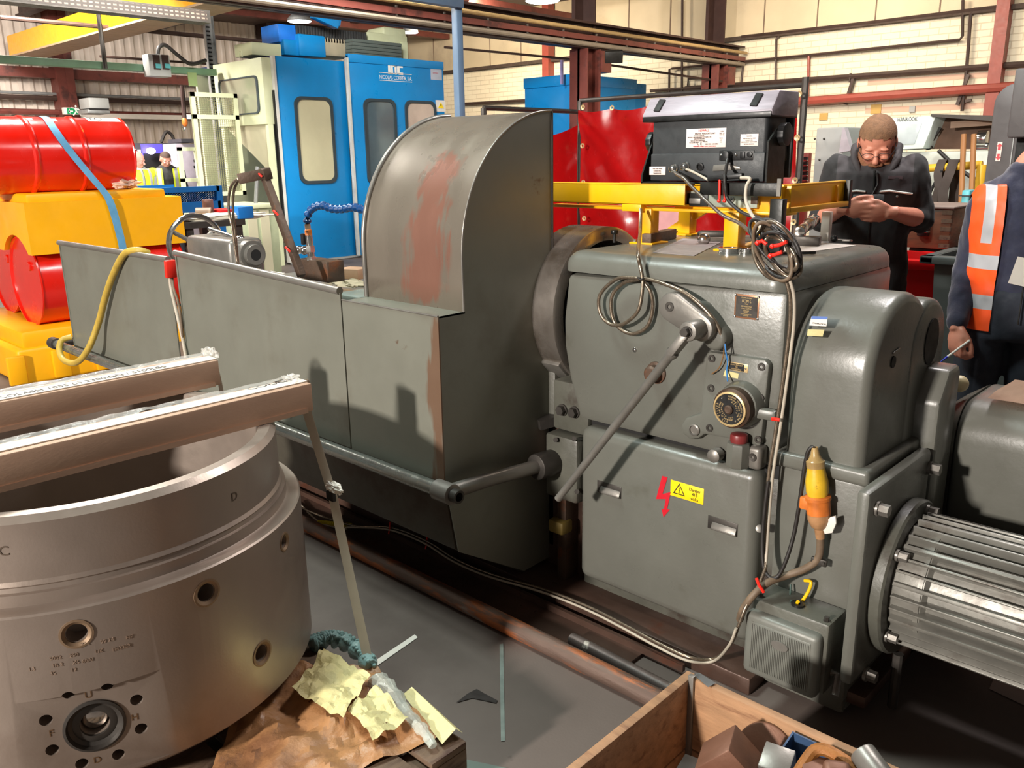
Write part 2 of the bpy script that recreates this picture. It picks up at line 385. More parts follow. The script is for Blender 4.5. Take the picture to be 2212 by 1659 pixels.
# chuck behind the guard
ck = MB().lathe([(.275, -.16), (.285, -.155), (.285, -.005), (.275, 0), (.238, 0), (.234, -.02), (.23, -.12), (0, -.12)], (-1.83, 2.40, 1.02), (1, 0, 0), 72).build('chuck', STEEL, lathe)
for a in (345, 225):
    c, s = math.cos(math.radians(a)), math.sin(math.radians(a))
    MB().obox((-1.9, 2.40+c*.26, 1.02+s*.26), (.10, .07, .09), rx=math.radians(a), bev=.006).build('chuck_jaw', GREYST, ck)
MB().lathe([(.228, -.085), (.0, -.085)], (-1.86, 2.40, 1.02), (1, 0, 0), 48).build('chuck_recess', DARKV, ck)
MB().lathe([(.10, -.1), (.10, .08), (0, .08)], (-1.86, 2.40, 1.02), (1, 0, 0), 40).build('spindle_nose', DSTEEL, ck)
# access door under the headstock
DY = 2.105
door = MB().box((-1.712, DY, .108), (-1.052, 2.2, .668), .034, 4).build('access_door', GREEN, lathe)
for (px, py) in ((1316, 1057), (1561, 1136)):
    p = AY(px, py, DY); w, h = .05, .021
    MB().box((p.x-w, DY-.0015, p.z-h), (p.x+w, DY+.004, p.z+h), .0015).build('pocket', DSTEEL, door)
    MB().prism([(DY-.003, p.z-h), (DY-.012, p.z-h+.004), (DY-.012, p.z-h+.01), (DY-.003, p.z+.006)], 'x', p.x-w+.016, p.x+w-.002, .002).build('finger_lip', GREYST, door)
MB().cyl(AY(1641, 1142, DY+.004), AY(1641, 1142, DY-.012), .012, n=16, bev=.002).build('door_screw', GREYST, door)
# danger label and lightning mark on the door
a = AY(1449, 1036, DY-.001); bb = AY(1519, 1091, DY-.001)
x0, x1, zt, zb = a.x, bb.x, a.z, bb.z
dl = MB().box((x0, DY-.0012, zb), (x1, DY+.001, zt), .0004).build('danger_label', YELLAB, door)
yl = DY-.0018
def tri(cx, cz, r, w, mb):
    P = [(cx+r*math.sin(2*PI*k/3), cz+r*math.cos(2*PI*k/3)) for k in range(3)]; q = [(cx+(r-w*2)*math.sin(2*PI*k/3), cz+(r-w*2)*math.cos(2*PI*k/3)) for k in range(3)]
    for k in range(3): mb.poly([(P[k][0], yl, P[k][1]), (P[(k+1) % 3][0], yl, P[(k+1) % 3][1]), (q[(k+1) % 3][0], yl, q[(k+1) % 3][1]), (q[k][0], yl, q[k][1])])
h = zt-zb; w = x1-x0; cx, cz = x0+w*.27, zb+h*.44
m = MB(); tri(cx, cz, h*.48, .0028, m)
zz = [(.05, .3), (-.06, .0), (.0, .04), (-.03, -.16), (-.06, -.14), (0, -.27), (.05, -.12), (.02, -.14), (.06, .1), (.0, .06), (.09, .3)]
m.poly([(cx+u*h*.8, yl, cz+v*h*.8) for u, v in zz]); m.build('warning_triangle', INK, dl)
join_text([('Danger', (x0+w*.74, yl, zb+h*.66), (1, 0, 0), (0, 0, 1), h*.19), ('415', (x0+w*.74, yl, zb+h*.38), (1, 0, 0), (0, 0, 1), h*.19), ('volts', (x0+w*.74, yl, zb+h*.10), (1, 0, 0), (0, 0, 1), h*.19)], 'lettering', INK, dl)
bolt = [(1430, 1028), (1442, 1031), (1431, 1067), (1449, 1063), (1441, 1100), (1447, 1101), (1433, 1117), (1429, 1099), (1434, 1100), (1438, 1078), (1417, 1078)]
MB().poly([AY(x, y, DY-.0012) for x, y in bolt]).build('lightning_mark', REDINK, door)
# nameplate
np_ = MB().box(AY(1588, 634, HY-.001), AY(1639, 692, HY+.002), .0005).build('nameplate', COPPER, lathe)
p0, p1 = AY(1588, 634, HY), AY(1639, 692, HY); nx0, nx1, nz1, nz0 = p0.x, p1.x, p0.z, p1.z; nw, nh = nx1-nx0, nz1-nz0; ny = HY-.0018
MB().box((nx0+nw*.07, ny, nz0+nh*.07), (nx1-nw*.07, HY, nz1-nh*.07)).build('plate_field', DSTEEL, np_)
L_ = [('CROFTS PATENT', .84, .055), ('BOM-L', .68, .12), ('TYPE', .58, .06), ('SELF ADJUSTING', .49, .055), ('DUAL CLUTCH', .40, .055), ('SIZE AND', .31, .05), ('NUMBER', .24, .045), ('CROFTS ENGINEERS LTD', .17, .038), ('BRADFORD', .11, .038)]
join_text([(t, (nx0+nw*.5, ny-.0004, nz0+nh*z), (1, 0, 0), (0, 0, 1), nh*s, dict(sx=.85)) for t, z, s in L_], 'lettering', BRASSI, np_)
for fx in (.05, .95):
    for fz in (.05, .95): MB().ball((nx0+nw*fx, ny, nz0+nh*fz), .0035, n=10).build('rivet', CHROME, np_)
# cover plate with the oil filter
CY = 2.098
pl = [hf(1534, 762), hf(1540, 757), hf(1660, 774), hf(1670, 786), hf(1651, 957), hf(1640, 966), hf(1596, 946), hf(1530, 934), hf(1516, 944), hf(1498, 945), hf(1482, 933), hf(1480, 915), hf(1490, 899), hf(1522, 890)]
cp = MB().prism(pl, 'y', CY, HY+.01, .006, 2).build('filter_plate', GREEN, lathe)
for px, py in ((1539, 774), (1646, 792), (1537, 838), (1644, 859), (1534, 924), (1639, 949)):
    MB().lathe([(.005, 0), (.0052, .006), (.011, .006), (.0115, .0), (.0105, -.001)], AY(px, py, CY+.002), (0, -1, 0), 16).build('socket_screw', DSTEEL, cp)
q = AY(1604, 872, CY); q0 = V((q.x, CY, q.z))
MB().lathe([(.068, -.004), (.065, .02), (.061, .035), (.052, .04)], q0, (0, -1, 0), 48).build('filter_housing', GREEN, cp)
MB().bar(q0+V((.02, -.016, -.012)), q0+V((.11, -.008, -.012)), .03, .032, bev=.011).build('housing_spout', GREEN, cp)
fc = MB().lathe([(.052, .03), (.057, .034), (.057, .062), (.052, .066), (.0495, .068)], q0, (0, -1, 0), 48).build('oil_filter_cap', IRON, cp)
fd = MB().lathe([(.0495, .066), (.0495, .074), (.0447, .076), (.0434, .0725), (0, .0725)], q0, (0, -1, 0), 48).build('rim_ring', BRASSI, fc)
MB().lathe([(.0438, .0728), (.0438, .0735), (0, .0735)], q0, (0, -1, 0), 48).build('filter_disc', BLACK, fc)
MB().lathe([(.013, .073), (.013, .08), (.009, .083), (0, .082)], q0, (0, -1, 0), 24).build('centre_nut', IRON, fc)
fy = q0.y-.0742
def arc_text(s, r, a0, a1, h):
    out = []
    for i, ch in enumerate(s):
        a = math.radians(a0+(a1-a0)*i/max(1, len(s)-1))
        if ch == ' ': continue
        rad = V((math.cos(a), 0, math.sin(a))); tg = V((math.sin(a), 0, -math.cos(a)))
        out.append((ch, V((q0.x, fy, q0.z))+rad*r, tg, rad, h))
    return out
T = arc_text('OIL FILTER', .0355, 262, 165, .0056)+arc_text('UNSCREW IN THE EVENT', .0285, 292, 150, .0044)+arc_text('FOR CLEANING', .0215, 300, 150, .0045)+arc_text('SCREWED IN MAGNETIC FILTER', .0355, 95, -40, .0042)+arc_text('CLEANER NOT FOR', .0285, 95, -30, .0042)+arc_text('REMOVE', .0215, 70, -15, .0045)
join_text(T, 'lettering', BRASSI, fc)
for aa in (130, -55):
    a = math.radians(aa); MB().ball((q0.x+math.cos(a)*.0365, fy, q0.z+math.sin(a)*.0365), .0032, n=10).build('rivet', CHROME, fc)
pq = AY(1594, 793, CY); tp = MB().box((pq.x-.031, CY-.0012, pq.z-.012), (pq.x+.031, CY+.001, pq.z+.012), .0004).build('small_plaque', BRASSI, cp)
MB().box((pq.x-.026, CY-.0018, pq.z-.0098), (pq.x+.020, CY, pq.z+.0098)).build('plaque_field', BLACK, tp)
join_text([(s_, (pq.x-.003, CY-.0022, pq.z+dz), (1, 0, 0), (0, 0, 1), .004, dict(sx=.8)) for s_, dz in (('CROFTS BRIDGE ST', .004), ('NO', -.002), ('HUDDERSFIELD', -.008))], 'lettering', BRASSI, tp)
MB().ball((pq.x+.025, CY-.0015, pq.z), .003, n=10).build('rivet', CHROME, tp)
MB().poly([AY(1566, 800, CY-.0006), AY(1596, 807, CY-.0006), AY(1594, 818, CY-.0006), AY(1562, 812, CY-.0006)]).build('yellow_sticker', PAPERY, cp)
MB().lathe([(.018, -.002), (.018, .006), (.014, .008), (.013, .003), (0, .003)], AY(1501, 928, CY), (0, -1, 0), 28).build('sight_glass', GREYST, cp)
# oil filler pot with red cap, clamp beside it
p = AY(1591, 978, 2.06); pot = MB().cyl((p.x, 2.07, p.z-.045), (p.x, 2.07, p.z+.03), .034, n=8, bev=.008).build('filler_pot', GREEN, lathe)
MB().cyl((p.x, 2.07, p.z+.028), (p.x, 2.07, p.z+.055), .025, n=24, bev=.006).build('red_cap', M('dull_red_cap', (120, 44, 44), .4), pot)
p = AY(1630, 986, 2.08); cl = MB().box((p.x-.02, 2.07, p.z-.038), (p.x+.022, 2.12, p.z+.03), .012, 3).build('clamp_lug', GREYST, lathe)
MB().lathe([(.004, .001), (.011, .002), (.012, 0)], (p.x, 2.069, p.z), (0, -1, 0), 16).build('socket_screw', DSTEEL, cl)
p = AY(1552, 980, 2.11); MB().lathe([(.02, 0), (.02, .03), (.012, .035), (0, .035)], p, (0, -1, 0), 20).build('side_plug', GREYST, lathe)
# rusty plunger behind the lever
p = AY(1418, 805, HY); MB().lathe([(.036, -.002), (.034, .006), (.026, .008), (.026, .03), (.02, .036), (0, .036)], p, (0, -1, 0), 28).build('rusty_plunger', IRON, lathe)
# change lever
lv = MB()
b0 = AY(1454, 668, 2.045); pv = AY(1491, 715, 2.0)
def hull2(c0, r0, c1, r1, n=12):
    a = math.atan2(c1[1]-c0[1], c1[0]-c0[0]); P = []
    for k in range(n+1): t = a+PI/2+PI*k/n; P.append((c0[0]+r0*math.cos(t), c0[1]+r0*math.sin(t)))
    for k in range(n+1): t = a-PI/2+PI*k/n; P.append((c1[0]+r1*math.cos(t), c1[1]+r1*math.sin(t)))
    return P
lv.prism(hull2((b0.x-.008, b0.z+.004), .043, (pv.x+.004, pv.z), .038), 'y', 2.045, 2.082, .006, 2, edges=lambda e: abs(e.verts[0].co.y-e.verts[1].co.y) < .001)
lever = lv.build('change_lever', GREYST, lathe)
MB().prism(hull2((pv.x-.03, pv.z+.03), .036, (pv.x+.03, pv.z-.03), .036), 'y', 2.075, HY+.002, .012, 3, edges=lambda e: abs(e.verts[0].co.y-e.verts[1].co.y) < .001 and e.verts[0].co.y < 2.1).build('lever_block', GREEN, lever)
MB().lathe([(.006, .003), (.014, .003), (.0145, 0)], (b0.x-.012, 2.045, b0.z+.006), (0, -1, 0), 20).build('boss_pin', DSTEEL, lever)
e0 = AY(1484, 712, 1.99); e1 = AY(1452, 762, 1.985)
MB().cyl((pv.x, 2.066, pv.z), (pv.x, 1.985, pv.z), .028, n=24, bev=.004).build('pivot_boss', GREYST, lever)
MB().hexbolt((pv.x, 1.986, pv.z), (0, -1, 0), .013, .02).build('pivot_bolt', DSTEEL, lever, 20)
ee = AY(1450, 765, 1.985)
MB().bar((pv.x, 1.997, pv.z), ee, .026, .038, up=(0, 1, 0), bev=.006).build('lever_fork', GREYST, lever)
rod1 = AY(1205, 1078, 1.92)
MB().tube([ee+(V((pv.x, 1.997, pv.z))-ee)*.1, ee, ee+(rod1-ee)*.02, rod1], [.019, .019, .0135, .012], 18).build('lever_rod', GREYST, lever)
# guide bar with arm, in front of the guard
BY, BZ = 1.645, .525
bar = MB().cyl((-5.32, BY, BZ), (-1.87, BY, BZ), .024, n=24).build('guide_bar', BRIGHT, lathe)
MB().lathe([(.024, 0), (.034, .002), (.034, .075), (.024, .077), (.019, .077), (.018, .05), (0, .05)], (-1.92, BY, BZ), (1, 0, 0), 28).build('bar_collar', GREYST, bar)
MB().lathe([(.022, 0), (.022, .03), (.015, .03), (.014, .0), (0, 0)], (-1.845, BY, BZ), (1, 0, 0), 24).build('bar_end_tube', DSTEEL, bar)
MB().tube([(-1.875, BY, BZ-.002), (-1.862, 1.8, BZ-.004), (-1.83, 2.06, BZ-.012)], [.026, .024, .024], 20).build('bar_arm', GREYST, bar)
MB().cyl((-1.833, 2.02, BZ-.012), (-1.825, 2.12, BZ-.014), .046, n=28, bev=.005).build('arm_boss', DSTEEL, bar)
MB().lathe([(.024, 0), (.034, -.002), (.034, .07), (.024, .072)], (-5.34, BY, BZ), (1, 0, 0), 24).build('bar_collar', DSTEEL, bar)
MB().tube([(-5.3, BY, BZ), (-5.3, 1.9, BZ-.004), (-5.3, 2.2, BZ-.01)], .026, 16).build('bar_arm', DSTEEL, bar)
APRON = M('oily_apron_sheet', (78, 74, 64), .45, .3, .2, 6, .05, 50, rgb2=(62, 46, 36), mix=(.45, .68), mscale=3)
# sloping apron below the guard
ap = [(1.70, .56), (1.70, .49), (1.735, .27), (2.06, .06), (2.2, .06), (2.2, .56)]
MB().prism(ap, 'x', -4.62, -1.945, .006).build('swarf_apron', APRON, lathe)
# brown post and yellow stop beside the base
MB().box((-1.83, 2.13, .05), (-1.79, 2.2, .4), .004).build('post', IRON, lathe)
MB().box((-1.85, 2.10, .24), (-1.78, 2.16, .29), .01).build('yellow_stop', M('dull_yellow_stop', (128, 108, 52), .6), lathe)
# gear train cover: an arch drawn along x
def arch(y0, y1, z0, z1, r, n=14):
    P = [(y0, z0)]; cy, cz = (y0+y1)/2, z1-r; ry = (y1-y0)/2
    for k in range(n+1):
        a = PI-PI*k/n; P.append((cy+ry*math.cos(a), cz+r*math.sin(a)))
    return P+[(y1, z0)]
gc = MB().prism(arch(2.105, 2.54, .75, 1.185, .205), 'x', -.985, -.768, .026, 4, edges=lambda e: abs(e.verts[0].co.x-e.verts[1].co.x) < .001 and max(v.co.z for v in e.verts) > .76).build('gear_cover', GREEN, lathe, 50)
q = AX(1930, 782, -.766); MB().lathe([(.016, -.002), (.016, .0015), (.0, .0015)], q, (1, 0, 0), 20).build('cover_hole', DARKV, gc)
q = AX(1937, 758, -.766); MB().bar(q+V((0, -.022, -.003)), q+V((0, .022, .003)), .004, .007, bev=.0015).build('hasp', GREYST, gc)
MB().poly([AY(1753, 683, 2.1035), AY(1788, 684, 2.1035), AY(1785, 705, 2.1035), AY(1748, 703, 2.1035)]).build('white_sticker', WHITE, gc)
p = AY(1753, 683, 2.103); MB().poly([AY(1753, 683, 2.103), AY(1788, 684, 2.103), AY(1787, 690, 2.103), AY(1752, 689, 2.103)]).build('sticker_header', M('sticker_blue', (88, 120, 190), .5), gc)
s0 = AY(1755, 699, 2.103); join_text([('CALIBRATION', s0, (1, 0, 0), (0, 0, 1), .004, dict(align='LEFT'))], 'lettering', INK, gc)
MB().poly([AY(1745, 711, 2.1035), AY(1781, 712, 2.1035), AY(1777, 727, 2.1035), AY(1743, 725, 2.1035)]).build('yellow_sticker', PAPERY, gc)
# gearbox below it
gb = MB().box((-.995, 2.1, .02), (-.752, 2.66, .715), .012).build('gearbox', GREEN, lathe)
MB().box((-1.005, 2.088, .708), (-.742, 2.60, .752), .012, 3).build('gearbox_ledge', GREEN, gb)
MB().box((-1.02, 2.12, .05), (-.70, 2.8, .09), .01).build('gearbox_foot', OILY, gb)
g2 = MB().prism(arch(2.375, 2.66, .60, 1.145, .13), 'x', -.92, -.765, .02, 3, edges=lambda e: abs(e.verts[0].co.x-e.verts[1].co.x) < .001 and max(v.co.z for v in e.verts) > .62).build('end_cover', GREEN, lathe, 50)
oc = AX(2012, 738, -.764)
MB().prism([(oc.y+.055*math.cos(2*PI*k/28), oc.z+.068*math.sin(2*PI*k/28)) for k in range(28)], 'x', -.766, -.762).build('round_opening', DARKV, g2)
qb = MB().prism([(2.46, .05), (2.46, .86), (2.52, .945), (2.60, .95), (2.62, .93), (2.62, .05)], 'x', -.93, -.70, .012).build('quadrant_box', GREEN, lathe)
kb = AY(2073, 829, 2.75); kn = MB().tube([AY(2030, 846, 2.72), kb], .008, 12).build('ball_lever', CHROME, lathe)
MB().ball(kb, .026, n=24).build('ivory_ball', IVORY, kn)
# flange plate of the motor
fp = MB().box((-.735, 1.995, .19), (-.70, 2.44, .735), .012).build('flange_plate', GREEN, lathe)
for px, py in ((1902, 1100), (2014, 1012), (1876, 1458)):
    q = AX(px, py, -.69); MB().hexbolt((-.70, q.y, q.z), (1, 0, 0), .016, .032).build('hex_bolt', GREYST, fp, 20)
MB().tube([(-.66, 2.22, .2), (-.66, 2.22, .03)], .014, 10).build('jack_bolt', DSTEEL, fp)

# ------------------------------------------------------------------ motors
mo = thing('electric_motor', 'large grey finned electric motor bolted to the flange plate at the lower right', 'motor', (-.5, 2.27, .42))
MC = V((0, 2.265, .415))
def mx(x): return (x, MC.y, MC.z)
MB().lathe([(.10, 0), (.212, 0), (.218, .006), (.218, .03), (.212, .036), (.17, .036)], mx(-.70), (1, 0, 0), 72).build('mounting_flange', GREEND, mo)
MB().lathe([(.165, 0), (.168, .01), (.168, .08), (.155, .09), (.155, .62), (.165, .63), (.17, .70), (0, .70)], mx(-.665), (1, 0, 0), 72).build('stator_body', FINM, mo)
for k in range(34):
    a = 2*PI*k/34+.06; c, s = math.cos(a), math.sin(a)
    if s < -.75: continue
    MB().bar((-.655, MC.y+c*.166, MC.z+s*.166), (-.06, MC.y+c*.166, MC.z+s*.166), .006 if k % 3 else .011, .044, up=(0, c, s), bev=.0015).build('cooling_fin', FINM, mo)
MB().lathe([(.155, 0), (.172, 0), (.172, .012), (.155, .012)], mx(-.60), (1, 0, 0), 72).build('band_ring', FINM, mo)
for a in (70, 140, 215, 290):
    c, s = math.cos(math.radians(a)), math.sin(math.radians(a))
    MB().hexbolt((-.664, MC.y+c*.19, MC.z+s*.19), (1, 0, 0), .013, .03).build('flange_bolt', GREYST, mo, 20)
MB().obox((-.35, MC.y-.02, MC.z+.186), (.07, .05, .03), bev=.004).build('lifting_pad', GREYST, mo)
m2 = thing('electric_motor', 'smooth grey motor housing with a brown cardboard sheet on top, behind the finned motor', 'motor', (-.4, 2.85, .44))
def rsq(y0, y1, z0, z1, r, n=6):
    P = []
    for cy, cz, a0 in ((y0+r, z0+r, 180), (y1-r, z0+r, 270), (y1-r, z1-r, 0), (y0+r, z1-r, 90)):
        for k in range(n+1):
            a = math.radians(a0+90*k/n); P.append((cy+r*math.cos(a), cz+r*math.sin(a)))
    return P
MB().prism(rsq(2.63, 3.05, .38, .822, .115, 8), 'x', -.70, -.1, .02, 3, edges=lambda e: abs(e.verts[0].co.x-e.verts[1].co.x) < .001).build('housing', GREEN, m2, 50)
MB().loft([[(x, 2.84+(p[0]-2.84)*k, .60+(p[1]-.60)*k) for p in rsq(2.63, 3.05, .38, .822, .115, 8)] for x, k in ((-.80, .62), (-.75, .82), (-.70, .98))]).build('end_bell', GREEND, m2, 50)
MB().box((-.8, 2.7, 0), (-.2, 3.0, .39), .01).build('foot', OILY, m2)
def cardf(u, v):
    x = -.64+.55*u; y = 2.69+.30*v; return (x, y, .834+.006*math.sin(u*3+1)+.004*math.sin(v*5))
cs = MB().grid(cardf, 10, 8, .004).build('cardboard_sheet', CARD); tag(cs, 'torn brown cardboard sheet lying on the smooth grey motor housing', 'cardboard')
# ------------------------------------------------------------------ isolator box
ib = thing('isolator_box', 'ribbed grey cast switch box with an oval badge at the foot of the gearbox', 'switch box', (-.88, 2.03, 0))
IY = 1.955
i0, i1 = AY(1600, 1330, IY), AY(1768, 1385, IY)
ix0, ix1, iz1, iz0 = -.992, -.778, .318, .128
MB().box((ix0+.006, IY+.03, iz0+.01), (ix1+.012, 2.10, iz1+.03), .008).build('box_body', GREEND, ib)
lid = MB().box((ix0, IY, iz0), (ix1, IY+.05, iz1), .016, 3).build('box_lid', CASTG, ib)
MB().box((ix0+.02, IY-.002, iz0+.02), (ix1-.02, IY+.004, iz1-.022), .003).build('lid_panel', CASTG, lid)
rb = MB()
for k in range(34):
    x = ix0+.026+k*(ix1-ix0-.052)/33; rb.box((x-.0014, IY-.0045, iz0+.026), (x+.0014, IY, iz1-.028), .0007)
rb.build('grille_ribs', CASTG, lid)
ox, oz = (ix0+ix1)/2+.003, iz1-.062
MB().lathe([(.0, .0075), (.024, .0075), (.026, .004), (.026, 0)], (0, 0, 0), (0, -1, 0), 32).build('tmp', GREYST)
o = bpy.data.objects['tmp']; me = o.data; me.transform(Matrix.Translation((ox, IY, oz)) @ Matrix.Diagonal((1, 1, .55, 1))); bpy.data.objects.remove(o); finish(me, 'oval_badge', CASTG, lid)
for x in (ix0+.02, ix1-.005): MB().hexbolt((x, IY+.05, iz1+.028), (0, 0, 1), .007, .014).build('lid_bolt', DSTEEL, ib, 20)
MB().lathe([(.018, 0), (.018, .006), (.008, .006), (.007, .0)], ((ix0+ix1)/2+.01, 2.03, iz1+.03), (0, 0, 1), 20).build('cable_gland', BLACK, ib)
MB().tube([(ix1+.012, 2.03, iz0+.06), (ix1+.03, 2.03, iz0+.06), (ix1+.04, 1.99, iz0+.02)], .011, 10).build('switch_handle', GREYST, ib)

# ================================================================== GUARD
gd = thing('chuck_guard', 'tall arched sheet steel chuck guard with a rusty streak down its curved front', 'guard', (-2.18, 1.95, 0))
GX0, GX1 = -2.43, -1.93
prof = [(1.795, 1.075), (1.795, 1.16)]+[(2.22-.425*math.cos(a), 1.242+.45*math.sin(a)) for a in [PI/2*k/24 for k in range(25)]]
ho = MB()
ho.loft([[(x, y-.0, z) for (y, z) in prof] + [(x, y+.006, z-.004) for (y, z) in prof[::-1]] for x in (GX0, GX1-.004)])
rust_streak(HOOD, (150, 100, 84), .07, .17, 1.10, 1.56, scale=(45, 45, 3))
hood = ho.build('hood', HOOD, gd, 60)
MB().tube([(GX0, y-.002, z+.002) for y, z in prof], .0095, 10).build('hood_rim', GREYST, gd, 60)
MB().tube([(GX1, y-.001, z+.001) for y, z in prof], .0035, 8).build('hood_seam', GREYST, gd, 60)
sp = [(1.69, .545), (1.69, 1.075), (1.795, 1.075)]+prof[1:]+[(2.222, .075), (2.06, .07), (1.74, .265)]
MB().prism(sp, 'x', GX1-.006, GX1).build('side_plate', SIDE, gd)
MB().prism([(1.69, .5), (1.69, 1.075), (1.795, 1.075)]+prof[1:]+[(2.22, .5)], 'x', GX0, GX0+.004).build('side_plate', SHEET, gd)
rust_streak(SHEETF, (112, 78, 56), .235, .075, .5, 1.06, scale=(50, 50, 5), thr=(.42, .7))
fr = MB().box((GX0, 1.685, .53), (GX1+.001, 1.69, 1.077)).build('front_sheet', SHEETF, gd)
MB().box((GX0, 1.686, 1.070), (GX1, 1.80, 1.075)).build('ledge_sheet', SHEET, gd)
MB().tube([(GX0, 1.686, 1.077), (GX1, 1.686, 1.077)], .0035, 6).build('ledge_edge', GREYST, gd)
MB().bar((GX1-.0, 2.14, .62), (GX1+.03, 2.2, .63), .05, .035).build('hinge_block', DSTEEL, gd)
MB().tube([(-1.929, 2.221, .075), (-1.929, 2.221, 1.692)], .004, 6).build('rear_edge', DSTEEL, gd)
ws = MB().box(AY(942, 218, 2.9), AY(962, 242, 2.9), .0005)
def splash(name, label, x0, x1, zt0, zt1, zb):
    t = thing(name, label, 'splash guard', ((x0+x1)/2, 1.69, zb), 0)
    MB().prism([(x0, zb), (x1, zb), (x1, zt1), (x0, zt0)], 'y', 1.688, 1.694).build('sheet', SHEET, t)
    MB().tube([(x0-.008, 1.69, zt0+.006), (x1-.004, 1.69, zt1+.006)], .014, 14).build('rolled_edge', GREYST, t)
    MB().prism([(x0, zb), (x0+.012, zb), (x0+.012, zt0), (x0, zt0)], 'y', 1.684, 1.694).build('edge_fold', SHEET, t)
    return t
splash('splash_panel', 'long grey sheet metal splash panel with rolled top, next to the arched guard', -3.68, -2.442, 1.15, 1.10, .53)
splash('splash_panel', 'shorter grey splash panel with a yellow hose over it, at the far left end', -5.11, -3.76, 1.114, 1.116, .50)
ws.bm.free()
# ================================================================== FLOOR
FLOORM = M('workshop_floor', (106, 95, 89), .6, 0, .1, 2.5, .04, 120, rgb2=(90, 79, 73), mix=(.5, .72), mscale=1.1, rgb3=(70, 61, 56), mix3=(.68, .76), m3scale=5, spec=.4)
fl = MB().box((-26, -6, -.1), (6, 20, 0)).build('floor', FLOORM); struct(fl)
gp = MB().poly([AZ(865, 1480+130, .002), AZ(1095, 1659, .002), AZ(1100, 1800, .002), AZ(860, 1800, .002)]).build('floor_paint_patch', M('floor_green_paint', (104, 118, 110), .55, 0, .12, 7)); struct(gp)
wl = MB().poly([AZ(803, 1432, .002), AZ(896, 1370, .002), AZ(902, 1377, .002), AZ(812, 1440, .002)]).build('floor_line', WHITE); struct(wl)
gl = MB().poly([AZ(1079, 1392, .002), AZ(1087, 1390, .002), AZ(1091, 1600, .002), AZ(1082, 1601, .002)]).build('floor_line', M('floor_grey_line', (128, 138, 132), .6, 0, .2, 20)); struct(gl)
gw = MB().poly([AZ(2150, 1458, .002), AZ(2230, 1490, .002), AZ(2230, 1532, .002), AZ(2137, 1488, .002)]).build('floor_patch', M('floor_white_patch', (178, 164, 158), .6, 0, .1, 10)); struct(gw)
st = MB().poly([AZ(x, y, .0025) for x, y in ((985, 1518), (1010, 1498), (1030, 1488), (1045, 1497), (1075, 1513), (1072, 1519), (1040, 1512), (1020, 1508))]).build('floor_stain', M('floor_dark_stain', (48, 42, 40), .5, 0, .3, 20)); struct(st)
# drip tray between the pipe and the machine
tr = MB().box((-4.7, 1.84, .0), (-1.35, 2.03, .012)).box((-4.7, 1.985, .012), (-1.2, 2.0, .035)).build('drip_tray', OILY)
tag(tr, 'oily brown drip tray along the floor in front of the lathe bed', 'tray')
def pipe(name, lb, pts, r, mat, cat='pipe', n=16): 
    o = MB().tube(pts, r, n).build(name, mat); return tag(o, lb, cat)
pipe('floor_pipe', 'long orange rusted pipe lying on the floor along the lathe', [(-4.9, 1.79, .031), (-3, 1.795, .031), (-1.06, 1.80, .031)], .031, RUSTP)
p0, p1 = AZ(1235, 1380, .022), AZ(1445, 1490, .022)
pipe('floor_pipe', 'short grey pipe with a chipped white edge lying on the floor beside the rusted pipe', [p0, p1, p1+(p1-p0)*.35], .021, M('chipped_pipe', (88, 78, 74), .5, .3, .2, 12, .1, rgb2=(166, 160, 150), mix=(.62, .68), mscale=14))

# ================================================================== STEEL RING ON A PALLET
RC = V((-2.304, .724, 0)); RB, RT, ZB, ZL, ZR = .565, .513, .2, .64, .839
def CYL(px, py, R=RB):
    d = ray(px, py); o = CAM-RC; a = d.x**2+d.y**2; b = o.x*d.x+o.y*d.y; c = o.x**2+o.y**2-R*R
    t = (-b-math.sqrt(b*b-a*c))/a; return CAM+d*t
ring = thing('steel_ring', 'huge turned steel ring with bolt holes and a round port standing on the pallet', 'machined part', (RC.x, RC.y, .13))
prof = [(.40, ZB), (.555, ZB), (RB, ZB+.01), (RB, ZL-.004), (RB-.004, ZL), (.535, ZL), (.528, ZL+.004), (.526, ZL+.03), (.518, ZL+.032), (.516, ZL+.042), (.519, ZL+.046), (RT, ZL+.055), (RT, ZR-.014), (RT-.014, ZR), (RT-.042, ZR), (RT-.046, ZR-.004), (RT-.046, ZB+.05), (.40, ZB+.05), (.40, ZB)]
rb = MB().lathe(prof, (RC.x, RC.y, 0), (0, 0, 1), 128)
pc = CYL(205, 1567); pn = V((pc.x-RC.x, pc.y-RC.y, 0)).normalized(); px_ = V((-pn.y, pn.x, 0))       # px_: to the right in the photo
if px_.dot(_r) < 0: px_ = -px_
PD = .546
def PT(px, py, d=PD):
    rr = ray(px, py); t = (RC+pn*d-CAM).dot(pn)/rr.dot(pn); return CAM+rr*t
pcen = PT(205, 1567); rt = PT(372, 1440); w = (rt-pcen).dot(px_); zt = rt.z
cuts = []; half = w
def cutter(fn):
    m = MB(); fn(m); cuts.append(m)
Mx = Matrix(((px_.x, pn.x, 0, RC.x), (px_.y, pn.y, 0, RC.y), (0, 0, 1, 0), (0, 0, 0, 1)))
cx = (pcen-RC).dot(px_)
cutter(lambda m: m.box((cx-half, PD, .215), (cx+half, .7, zt), 0, 2, Mx))
cutter(lambda m: m.cyl(pcen+pn*.1, pcen-pn*.012, .064, n=48)); cutter(lambda m: m.cyl(pcen+pn*.1, pcen-pn*.05, .03, n=32))
holes = [(165, 1370, .034), (447, 1281, .034), (567, 1411, .034), (615, 1170, .026)]
HP = []
for x, y, r in holes:
    p = CYL(x, y); n = V((p.x-RC.x, p.y-RC.y, 0)).normalized(); HP.append((p, n, r))
    cutter(lambda m: m.cyl(p+n*.02, p-n*.006, r, n=32)); cutter(lambda m: m.cyl(p+n*.02, p-n*.05, r*.62, n=28))
